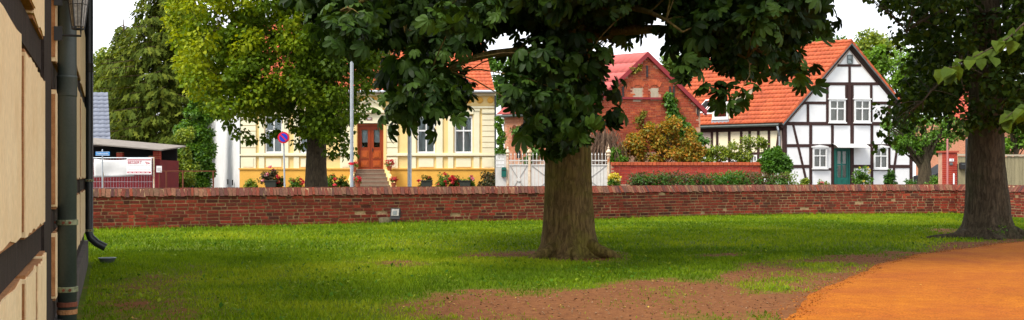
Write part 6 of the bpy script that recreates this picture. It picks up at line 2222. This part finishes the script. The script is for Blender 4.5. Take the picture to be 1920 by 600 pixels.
for br, nn in ((nb, 34), (nb2, 14)):
    for i in range(nn):
        t = i / nn * (len(br) - 1) * .999; k = int(t); p = br[k].lerp(br[k + 1], t - k)
        lp_.append((p.x + random.gauss(0, .02), p.y + random.gauss(0, .07), p.z - abs(random.gauss(0, .05)) + .02))
        d = br[min(k + 1, len(br) - 1)] - br[k]; d.normalize()
        la_.append((d.x * .5 + random.gauss(0, .3), random.gauss(0, .5), -.65 + random.gauss(0, .25))); ln_.append((-.3 + random.gauss(0, .3), -.6, .7))
Cn = (np.array(lp_), np.array(la_), np.array(ln_), rng.uniform(.10, .15, len(lp_)), rng.random(len(lp_)))
lc3 = hidden_top((NX + .6, NY, 5.5), (2.4, 2.4, 2.2), 70, .5)
crown3 = foliage('crown', M['dark_lime_leaf'], l3, cloud(lc3, rng.uniform(.4, .6, len(lc3)), 30, .14, T_HEART), T_HEART)
place_leaves(range(len(lp_)), Cn, crown3, hm, BASE[l3.name])

# --- street lime in front of the yellow house
SX, SY = -6.6, 36.0
l4 = thing('lime_tree', 'yellow-green flowering lime tree in front of the yellow house', 'tree', (SX, SY, .4))
bark_trunk('trunk', M['lime_bark'], l4, (SX, SY, .4), [(-.1, .5), (.0, .45), (.3, .40), (.9, .36), (1.6, .33), (2.6, .31), (4, .28), (6, .2), (9, .1)], seed=31, nseg=36)
poly = [(290, -220), (315, -40), (325, 30), (335, 70), (345, 120), (365, 165), (405, 205), (440, 215), (470, 225), (520, 225), (548, 215), (560, 195), (575, 200), (580, 255), (628, 262), (650, 235), (690, 200), (700, 150), (715, 110), (725, 40), (740, -80), (680, -260), (520, -330), (380, -300)]
holes = [(505, 75, 12, 45), (515, 120, 16, 30), (535, 150, 10, 16), (690, 175, 14, 12), (520, 40, 10, 12)]
c4 = np.concatenate([fill_poly(poly, SY, 3.0, 620, holes), fill_poly([(560, 60), (640, 60), (670, 200), (640, 262), (575, 262), (560, 190), (480, 215), (400, 170), (400, 60)], SY - 1.2, 1.2, 90, holes)])
yel = np.clip(.95 - (HX + F * c4[:, 0] / c4[:, 1] - 300) / 520, 0, 1) * .75 + rng.uniform(-.15, .25, len(c4))  # sunlit left and darker right put into leaf tint, with yellow blossom
A = cloud(c4, rng.uniform(.32, .62, len(c4)), 130, .115, T_HEART, up=.62, droop=.3, flat=.7, tint=np.clip(yel, .05, .95))
ep = np.array([tuple(P(x, y, Y)) for x, y, Y in ((562, 270, 35.4), (556, 240, 35.3), (620, 285, 35.3), (640, 270, 35.2), (655, 288, 35.2), (610, 250, 35.3), (575, 225, 35.3), (630, 240, 35.2), (600, 215, 35.3), (668, 215, 35), (660, 190, 35), (545, 205, 35), (450, 250, 34.8), (470, 262, 34.8), (430, 235, 34.8), (500, 258, 34.8), (520, 248, 34.8), (415, 215, 34.9))])
A2 = cloud(ep, rng.uniform(.18, .34, len(ep)), 60, .12, T_HEART, up=.4, droop=.6, tint=.25)
foliage('crown', M['lime_leaf'], l4, tuple(np.concatenate(x) for x in zip(A, A2)), T_HEART)
limbs = [((SX, SY, min(5.5, max(2.2, P(x, y, Y).z - .6))), tuple(P(x, y, Y))) for x, y, Y in ((380, 60, 35), (430, 160, 34.8), (500, 200, 34.6), (470, -60, 36), (560, -120, 36), (650, -60, 36), (690, 80, 36), (660, 200, 35.2), (420, -120, 37), (530, 60, 38), (640, 120, 38), (515, 110, 36))]
tree_branches(l4, M['lime_bark'], None, limbs, c4[::2], .13, .012)

# --- spruce
def spruce(px, Y, label, ztop, zlow, rad, n, seed, zb=.4):
    c = P(px, HY, Y); rs = np.random.default_rng(seed)
    t = thing('spruce_tree', label, 'tree', (c.x, c.y, zb), 'conifers at the left')
    bark_trunk('trunk', M['spruce_bark'], t, (c.x, c.y, zb), [(-.1, .42), (.2, .34), (3, .28), (ztop * .6, .16), (ztop, .03)], seed=seed, nseg=20)
    mb = MB(); pos, ax, nn, sz = [], [], [], []
    for i in range(n):
        z = zlow + (ztop - zlow) * ((i + .5) / n) ** .9
        L = rad * (1 - ((z - zlow) / (ztop - zlow)) ** 1.25) * rs.uniform(.7, 1.1) + .35
        a = i * 2.399 + rs.normal(0, .2)
        d = np.array([math.cos(a), math.sin(a), 0])
        pts = []
        for k in range(8):
            s = k / 7
            pts.append(np.array([c.x, c.y, z]) + d * L * s + np.array([0, 0, .35 * L * s * (.25 - s) + .16 * L * s ** 3]))
        mb.tube([tuple(p) for p in pts], [.05 * (1 - .85 * k / 7) for k in range(8)], 5, caps=False)
        sd = np.array([-d[1], d[0], 0])
        m_ = int(L * 26)
        for k in range(m_):
            s = rs.uniform(.18, 1.0); q = s * 7; j = min(int(q), 6); p = pts[j] + (pts[j + 1] - pts[j]) * (q - j)
            side = rs.normal(0, .16 * L * (1.05 - s * .6))
            pos.append(p + sd * side + np.array([0, 0, -abs(side) * .25 + rs.normal(0, .03)]))
            ax.append(d * rs.uniform(.1, .7) + sd * np.sign(side) * rs.uniform(0, .7) + np.array([0, 0, -rs.uniform(.25, 1.3)]))
            nn.append(d * .4 + np.array([rs.normal(0, .4), rs.normal(0, .4), .8])); sz.append(rs.uniform(.35, .75))
    mb.build('branches', M['spruce_bark'], t, kind='stuff')
    pos, ax, nn, sz = map(np.array, (pos, ax, nn, sz))
    foliage('crown', M['spruce'], t, (pos, ax, nn, sz, np.clip(rs.random(len(pos)) * .7 + (sz - .35) * .6, 0, 1)), T_SPRAY)
spruce(314, 63, 'tall spruce with drooping branches and bare lower trunk behind the shed', 15.0, 2.9, 4.9, 175, 5)
spruce(232, 76, 'second drooping spruce standing behind the grey tiled roof', 12.0, 1.8, 4.0, 120, 8)

def round_tree(name, label, px, Y, blobs, mat, per=120, size=.22, trunk_r=.2, T=T_LEAF, group=None, cat='tree', zb=.4, trunk_top=None, tint=None, bark='lime_bark', n_sub=10, sub=.45):
    """blobs: (px, py, radius px, radius scale z) each filled with leafy sub-clumps"""
    c = P(px, HY, Y)
    t = thing(name, label, cat, (c.x, c.y, zb), group)
    cs, rs_ = [], []
    for (x, y, r, *rest) in blobs:
        o = P(x, y, Y); R_ = r * Y / F; rz = R_ * (rest[0] if rest else .85)
        pts = ellipsoid_pts((o.x, o.y, o.z), (R_, R_, rz), n_sub, .5)
        cs.append(pts); rs_.append(rng.uniform(.7, 1.2, n_sub) * R_ * sub)
    cs, rs_ = np.concatenate(cs), np.concatenate(rs_)
    foliage('crown' if cat == 'tree' else 'foliage', mat, t, cloud(cs, rs_, per, size, T, up=.6, droop=.25, flat=.8, tint=tint), T)
    zt = trunk_top if trunk_top is not None else max(P(b[0], b[1], Y).z for b in blobs)
    if trunk_r > 0:
        bark_trunk('trunk' if cat == 'tree' else 'stem', M[bark], t, (c.x, c.y, zb), [(-.05, trunk_r * 1.3), (.15, trunk_r * 1.05), ((zt - zb) * .5, trunk_r * .8), (max(.4, zt - zb), trunk_r * .25)], nseg=16, seed=int(px))
        mb = MB()
        for k in range(0, len(cs), 2):
            zz = zb + (zt - zb) * random.uniform(.3, .8)
            mb.tube([(c.x, c.y, zz)] + [tuple(p) for p in curve_pts((c.x, c.y, zz), cs[k], .05, 4, .08)[1:]], [trunk_r * .35, trunk_r * .25, trunk_r * .15, trunk_r * .06], 5, caps=False)
        mb.build('branches', M[bark], t, kind='stuff')
    return t
BG = 'trees behind the houses'
round_tree('deciduous_tree', 'pale green leafy tree at the far left edge behind the spruces', 190, 80, [(175, 120, 34), (205, 115, 30), (225, 130, 30), (190, 160, 32), (160, 180, 30), (215, 175, 28)], M['pale_leaf'], 130, .26, .25, group=BG)
round_tree('deciduous_tree', 'tall pale green tree top behind the apex of the half-timbered house', 1620, 86, [(1600, 95, 34), (1640, 90, 36), (1660, 110, 40), (1560, 105, 28), (1620, 130, 40)], M['pale_leaf'], 170, .26, .3, group=BG)
round_tree('deciduous_tree', 'bright green tree behind the right slope of the half-timbered house', 1690, 74, [(1660, 150, 38), (1700, 120, 42), (1690, 190, 46), (1740, 150, 45), (1730, 230, 50), (1690, 250, 40), (1640, 110, 24)], M['fresh_leaf'], 190, .24, .3, group=BG, tint=.8)
round_tree('deciduous_tree', 'green tree peeping over the ridge of the half-timbered house', 1540, 84, [(1520, 90, 30), (1555, 80, 30), (1500, 105, 24), (1575, 95, 26)], M['fresh_leaf'], 130, .26, .25, group=BG)
round_tree('deciduous_tree', 'grey-green tree in the gap between barn and half-timbered house', 1275, 95, [(1270, 130, 28), (1300, 140, 24), (1255, 115, 22), (1290, 165, 24)], M['pale_leaf'], 120, .28, .25, group=BG, tint=.15)
round_tree('deciduous_tree', 'green tree behind the gable end of the yellow house', 950, 85, [(945, 150, 24), (960, 130, 22), (940, 180, 22), (925, 120, 18)], M['fresh_leaf'], 110, .26, .2, group=BG)
round_tree('deciduous_tree', 'yellow-green tree behind the board fence at the right edge', 1905, 52, [(1895, 262, 26), (1920, 250, 30), (1885, 235, 22), (1940, 270, 28)], M['fresh_leaf'], 160, .16, .12, group=BG, tint=.75)
round_tree('deciduous_tree', 'dark background tree between the spruces and the yellow house', 372, 82, [(350, 120, 40), (390, 150, 44), (370, 70, 40), (400, 220, 44), (340, 200, 40), (420, 90, 40)], M['dark_lime_leaf'], 150, .28, .3, group=BG)
# small garden tree by the house corner
round_tree('garden_tree', 'small garden tree with light green leaves at the right house corner', 1733, 46, [(1700, 255, 26), (1735, 245, 30), (1765, 262, 26), (1680, 235, 22), (1720, 280, 18), (1780, 240, 26), (1690, 272, 16), (1760, 280, 14)], M['fresh_leaf'], 120, .11, .30, trunk_top=3.4, tint=.6)
# clipped conifers and hedges by the yellow house
round_tree('tall_shrub', 'bright green leafy column at the left corner of the yellow house', 368, 56, [(372, 215, 22), (376, 250, 22), (358, 250, 24), (370, 290, 26), (355, 325, 26), (380, 320, 22), (365, 345, 28), (376, 185, 18), (345, 290, 22), (384, 280, 18)], M['fresh_leaf'], 230, .16, .08, cat='shrub', n_sub=14)
round_tree('tall_shrub', 'yellowish leafy shrub below the spruce trunk', 345, 54, [(348, 255, 18), (340, 290, 22), (352, 320, 24), (335, 335, 20)], M['pale_leaf'], 130, .14, .06, cat='shrub')
round_tree('low_shrub', 'low olive undergrowth at the foot of the spruce', 312, 55, [(305, 335, 16), (325, 330, 16), (318, 345, 18)], M['olive_leaf'], 90, .12, .04, cat='shrub')
round_tree('tall_shrub', 'slim green shrub in the gap beside the yellow house gable', 938, 51, [(938, 255, 8, 2.0), (940, 285, 9, 1.6), (936, 230, 6, 1.8)], M['fresh_leaf'], 90, .12, .03, cat='shrub')
# barn-side plants
round_tree('maple_shrub', 'orange-leaved maple shrub in front of the barn', 1245, 48.8, [(1240, 250, 26), (1200, 265, 26), (1280, 262, 28), (1230, 285, 30), (1270, 290, 30), (1185, 285, 22), (1300, 285, 24), (1255, 240, 22), (1215, 245, 16)], M['maple_orange'], 130, .13, .06, cat='shrub')
# weeping bare shrub
wp = P(1135, HY, 48.9); t = thing('weeping_shrub', 'bare brown weeping shrub left of the orange maple', 'shrub', (wp.x, wp.y, .4))
m = MB()
for k in range(260):
    a = random.random() * 6.283; R_ = random.uniform(.2, 1.15); h_ = random.uniform(2.6, 3.55) - R_ * .25; b = (wp.x + .05 * math.cos(a), wp.y + .05 * math.sin(a), .4)
    m.tube([b, (wp.x + .3 * R_ * math.cos(a), wp.y + .3 * R_ * math.sin(a), h_ * .8), (wp.x + .75 * R_ * math.cos(a), wp.y + .75 * R_ * math.sin(a), h_), (wp.x + R_ * math.cos(a), wp.y + R_ * math.sin(a), h_ - .4), (wp.x + R_ * 1.1 * math.cos(a), wp.y + R_ * 1.1 * math.sin(a), random.uniform(.7, 1.6))], [.02, .016, .013, .010, .008], 4, caps=False)
m.build('twigs', M['brown_twig'], t, kind='stuff')
# ivy on the barn
iv = thing('ivy', 'green ivy climbing the right half of the brick barn gable', 'ivy', tuple(BP.w(bq(1290, 300)[0], .4, .2)))
ip = []
for (x, y, r) in ((1253, 183, 5), (1257, 195, 7), (1262, 208, 8), (1268, 220, 10), (1276, 232, 12), (1284, 240, 12), (1293, 250, 14), (1302, 262, 14), (1308, 276, 14), (1312, 292, 14), (1300, 285, 16), (1285, 255, 12), (1270, 235, 10)):
    for k in range(9):
        p = bq(x + random.gauss(0, r * .5), y + random.gauss(0, r * .6)); ip.append(tuple(BP.w(p[0], p[1], random.uniform(.08, .22))))
foliage('foliage', M['fresh_leaf'], iv, cloud(np.array(ip), np.full(len(ip), .2), 34, .13, T_HEART, up=.25, droop=.6, tint=.35), T_HEART)
m = MB()
for k in range(4):
    pts = [bq(1312 + k * 2, 340), bq(1300 + 2 * k, 290), bq(1280 + 2 * k, 245), bq(1256 + k * 2, 190)]
    m.tube([tuple(BP.w(a, b, .05)) for a, b in pts], [.03, .025, .018, .008], 5)
m.build('stems', M['lime_bark'], iv)
iv2 = thing('creeper', 'thin brown-green creeper in the middle of the barn gable', 'creeper', tuple(BP.w(bq(1205, 300)[0], .4, .2)))
ip = []
for (x, y, r) in ((1205, 215, 8), (1200, 228, 10), (1208, 240, 10), (1195, 222, 6), (1186, 130, 4), (1195, 127, 4)):
    for k in range(6):
        p = bq(x + random.gauss(0, r * .5), y + random.gauss(0, r * .5)); ip.append(tuple(BP.w(p[0], p[1], random.uniform(.05, .12))))
foliage('foliage', M['maple_orange'], iv2, cloud(np.array(ip), np.full(len(ip), .16), 12, .09, T_HEART, up=.25, droop=.6, tint=.2), T_HEART)
m = MB(); m.tube([tuple(BP.w(*bq(x, y), .04)) for x, y in ((1206, 340), (1204, 280), (1207, 225), (1198, 205))], [.03, .025, .02, .008], 5); m.build('stem', M['lime_bark'], iv2)
# ivy on the barn's long side
iv3 = thing('ivy', 'small green creeper on the pale brick side of the barn', 'ivy', (1.0, 51, .4))
B2 = Pl(1108, 50, (0.80, -0.60)); ip = []
for (x, y, r) in ((970, 245, 6), (982, 243, 8), (995, 240, 8), (1003, 260, 9), (1000, 285, 10), (990, 300, 10)):
    for k in range(7):
        p = B2.px(x + random.gauss(0, r * .5), y + random.gauss(0, r * .4)); ip.append(tuple(B2.w(p[0], p[1], random.uniform(.08, .2))))
foliage('foliage', M['fresh_leaf'], iv3, cloud(np.array(ip), np.full(len(ip), .2), 22, .12, T_HEART, up=.25, droop=.6, tint=.3), T_HEART)
m = MB(); m.tube([tuple(B2.w(*B2.px(x, y), .05)) for x, y in ((992, 345), (998, 290), (1000, 250), (972, 244))], [.03, .025, .02, .008], 5); m.build('stem', M['lime_bark'], iv3)
# clipped hedge: box-shaped, purple and green stretches
hd = thing('clipped_hedge', 'long clipped hedge of purple and green leaves in front of the brick garden wall', 'hedge', (8.5, 44, .4))
def hedge_part(x0, x1, y0, Y, mat, n, tint=None, name='foliage'):
    a, b_ = P(x0, y0, Y), P(x1, y0, Y); pts = np.stack([rng.uniform(a.x, b_.x, n), Y + rng.uniform(-.35, .35, n), rng.uniform(.5, a.z - .1, n)], 1)
    foliage(name, mat, hd, cloud(pts, np.full(n, .17), 30, .085, T_LEAF, up=.45, droop=.0, tint=tint), T_LEAF)
hedge_part(1180, 1340, 321, 44, M['hedge_purple'], 210); hedge_part(1335, 1395, 319, 43.9, M['fresh_leaf'], 90, .3); hedge_part(1390, 1470, 322, 44, M['hedge_purple'], 110, .75); hedge_part(1185, 1470, 325, 43.8, M['fresh_leaf'], 190, .15); hedge_part(1462, 1488, 323, 44, M['pale_leaf'], 45, .3)
m = MB()
for k in range(26):
    x = P(1185 + k * 12, 330, 44).x; m.tube([(x, 44, .38), (x + random.gauss(0, .1), 44, 1.2)], [.02, .008], 5)
m.build('stems', M['lime_bark'], hd)
round_tree('round_bush', 'dense round green bush at the left corner of the half-timbered house', 1450, 48, [(1450, 300, 28, .8), (1438, 312, 18), (1465, 310, 18), (1452, 290, 16)], M['fresh_leaf'], 220, .12, .05, cat='shrub', tint=.35, n_sub=16, sub=.35)
round_tree('small_tree', 'small loose yellow-green tree in front of the cream side wing', 1385, 48.6, [(1345, 285, 16), (1375, 280, 18), (1405, 272, 18), (1425, 268, 12), (1360, 295, 16), (1395, 292, 16), (1330, 295, 10)], M['pale_leaf'], 50, .11, .05, trunk_top=2.2)
def bush(name, label, px, py, Y, r, mat, per=60, size=.09, blossoms=None, nb=10, bsize=.09, zs=1.0, group=None, tint=None, n_sub=8):
    t = round_tree(name, label, px, Y, [(px, py, r, zs), (px - r * .4, py + r * .7, r * .8, zs), (px + r * .4, py + r * .7, r * .8, zs)], mat, per, size, .025, cat='plant', group=group, tint=tint, n_sub=n_sub)
    if blossoms:
        c = P(px, py + r * .2, Y); R_ = r * Y / F
        pts = ellipsoid_pts((c.x, c.y - R_ * .25, c.z + R_ * .25), (R_ * 1.15, R_ * .8, R_ * zs), nb, .75)
        foliage('blossoms', M[blossoms], t, cloud(pts, np.full(nb, bsize * .5), 16, bsize, T_HEART, up=.2, droop=-.2), T_HEART, kind='stuff')
    return t
FG = 'flowering plants in front of the yellow house'
Yp = 52.4
bush('rose_bush', 'tall dark rose bush with pink blooms left of the road sign', 503, 328, Yp, 14, M['olive_leaf'], 60, .10, 'rose_pink', 6, .10, 1.1, FG)
bush('rose_bush', 'low bush with orange-red blooms just left of the road sign post', 521, 338, Yp, 9, M['dark_lime_leaf'], 60, .09, 'rose_red', 6, .10, 1, FG)
bush('rose_bush', 'loose red rose bush between the road sign and the street lime', 556, 342, Yp, 12, M['fresh_leaf'], 50, .09, 'rose_red', 10, .09, .8, FG)
bush('rose_bush', 'red and white rose bush just right of the street lime trunk', 622, 340, Yp, 12, M['fresh_leaf'], 55, .09, 'rose_red', 5, .09, 1, FG)
bush('rose_bush', 'dark rose bush with a yellow bloom left of the flag pole', 642, 342, Yp, 11, M['dark_lime_leaf'], 60, .09, 'flower_yellow', 4, .09, 1, FG)
bush('rose_bush', 'rose bush with red blooms in a dark planter right of the steps', 798, 340, Yp, 11, M['dark_lime_leaf'], 55, .09, 'rose_red', 6, .10, 1, FG)
bush('rose_bush', 'leggy green rose bush below the right-hand windows', 832, 338, Yp, 13, M['fresh_leaf'], 50, .09, 'rose_red', 5, .10, 1.1, FG, .3)
bush('rose_bush', 'rose bush with bright red blooms right of the leggy one', 856, 340, Yp, 10, M['dark_lime_leaf'], 45, .09, 'rose_red', 8, .10, 1, FG)
bush('rose_bush', 'green bush with orange blooms below the last window', 876, 340, Yp, 12, M['fresh_leaf'], 50, .09, 'rose_pink', 4, .10, 1, FG)
bush('rose_bush', 'dark reddish barberry bush at the right corner of the yellow house', 918, 336, 52.8, 20, M['olive_leaf'], 110, .10, None, 0, .1, .8, FG)
bush('fern_plant', 'light green feathery plant at the left end of the yellow plinth', 470, 345, Yp, 11, M['pale_leaf'], 50, .10, None, 0, .1, .7, FG)
def pot(label, px, py, Y, r, group='geranium pots on the stair'):
    c = P(px, py, Y); t = thing('flower_pot', label, 'flower pot', (c.x, c.y, c.z - .3), group)
    z = c.z - .3
    m = MB(); m.lathe((c.x, c.y, z), [(.09, 0), (.13, .2), (.145, .2), (.145, .24), (.12, .24), (.1, .2)], 12); m.build('pot', M['terracotta'], t)
    pts = ellipsoid_pts((c.x, c.y, c.z + .05), (r, r, r * .6), 12, .3)
    foliage('foliage', M['fresh_leaf'], t, cloud(pts, np.full(12, .09), 20, .06, T_LEAF), T_LEAF, kind='stuff')
    pts = ellipsoid_pts((c.x, c.y - .05, c.z + .12), (r * 1.1, r, r * .6), 16, .7)
    foliage('blossoms', M['rose_red'], t, cloud(pts, np.full(16, .06), 16, .055, T_HEART, up=.2), T_HEART, kind='stuff')
pot('pot of red geraniums on the upper right stair cheek', 730, 309, 53.5, .24)
pot('pot of red geraniums at the foot of the right stair cheek', 738, 340, 52.2, .18)
pot('pot of red geraniums on the upper left stair cheek beside the flag pole', 664, 311, 53.5, .22)
pot('pot of red geraniums at the foot of the left stair cheek', 671, 340, 52.2, .18)
for (x, lab) in ((800, 'dark planter trough under the rose bush right of the steps'), (872, 'dark planter trough under the rose bush below the last window'), (508, 'dark planter trough under the tall pink rose bush')):
    c = P(x, 352, Yp - .3); m = MB(); hw, z0_, z1_ = .27, c.z, c.z + .32
    m.hexa([(c.x - hw * .9, c.y - .13, z0_), (c.x + hw * .9, c.y - .13, z0_), (c.x + hw * .9, c.y + .13, z0_), (c.x - hw * .9, c.y + .13, z0_), (c.x - hw, c.y - .16, z1_), (c.x + hw, c.y - .16, z1_), (c.x + hw, c.y + .16, z1_), (c.x - hw, c.y + .16, z1_)])
    m.box((c.x, c.y, z1_ + .022), (hw * 2 + .06, .38, .04))
    tag(m.build('planter', M['planter'], base=(c.x, c.y, z0_)), lab, 'planter', 'planter troughs')
HGp = 'garden plants along the half-timbered house'
bush('flower_bush', 'yellow flowering bush at the foot of the right gate post', 1152, 336, 45.5, 9, M['fresh_leaf'], 50, .08, 'flower_yellow', 26, .10, .9)
bush('green_shrub', 'light green shrub behind the right gate post', 1158, 292, 48.3, 14, M['fresh_leaf'], 80, .12, None, 0, .1, .9, None, .6)
bush('tall_perennial', 'tall leafy plant with yellow flowers right of the green door', 1617, 326, 50, 13, M['fresh_leaf'], 70, .09, 'flower_yellow', 6, .06, 1.2, HGp, .5)
bush('tall_perennial', 'narrow upright green plant under the right ground-floor window', 1668, 332, 50, 9, M['fresh_leaf'], 60, .10, None, 0, .1, 1.6, HGp, .1)
bush('low_plant', 'low grey-green plant at the right corner of the half-timbered house', 1705, 345, 50, 12, M['fresh_leaf'], 60, .09, None, 0, .1, .6, HGp, .2)
bush('low_plant', 'pale grassy plant below the left brace of the half-timbered house', 1506, 345, 47, 10, M['pale_leaf'], 60, .10, None, 0, .1, .8, HGp)
bush('low_plant', 'low plant with few flowers left of the green door', 1543, 345, 48, 9, M['pale_leaf'], 40, .08, 'rose_pink', 3, .05, .6, HGp)
bush('low_plant', 'yellow-green plant beside the trunk of the garden tree', 1752, 342, 45, 14, M['fresh_leaf'], 70, .09, None, 0, .1, .7, HGp, .7)
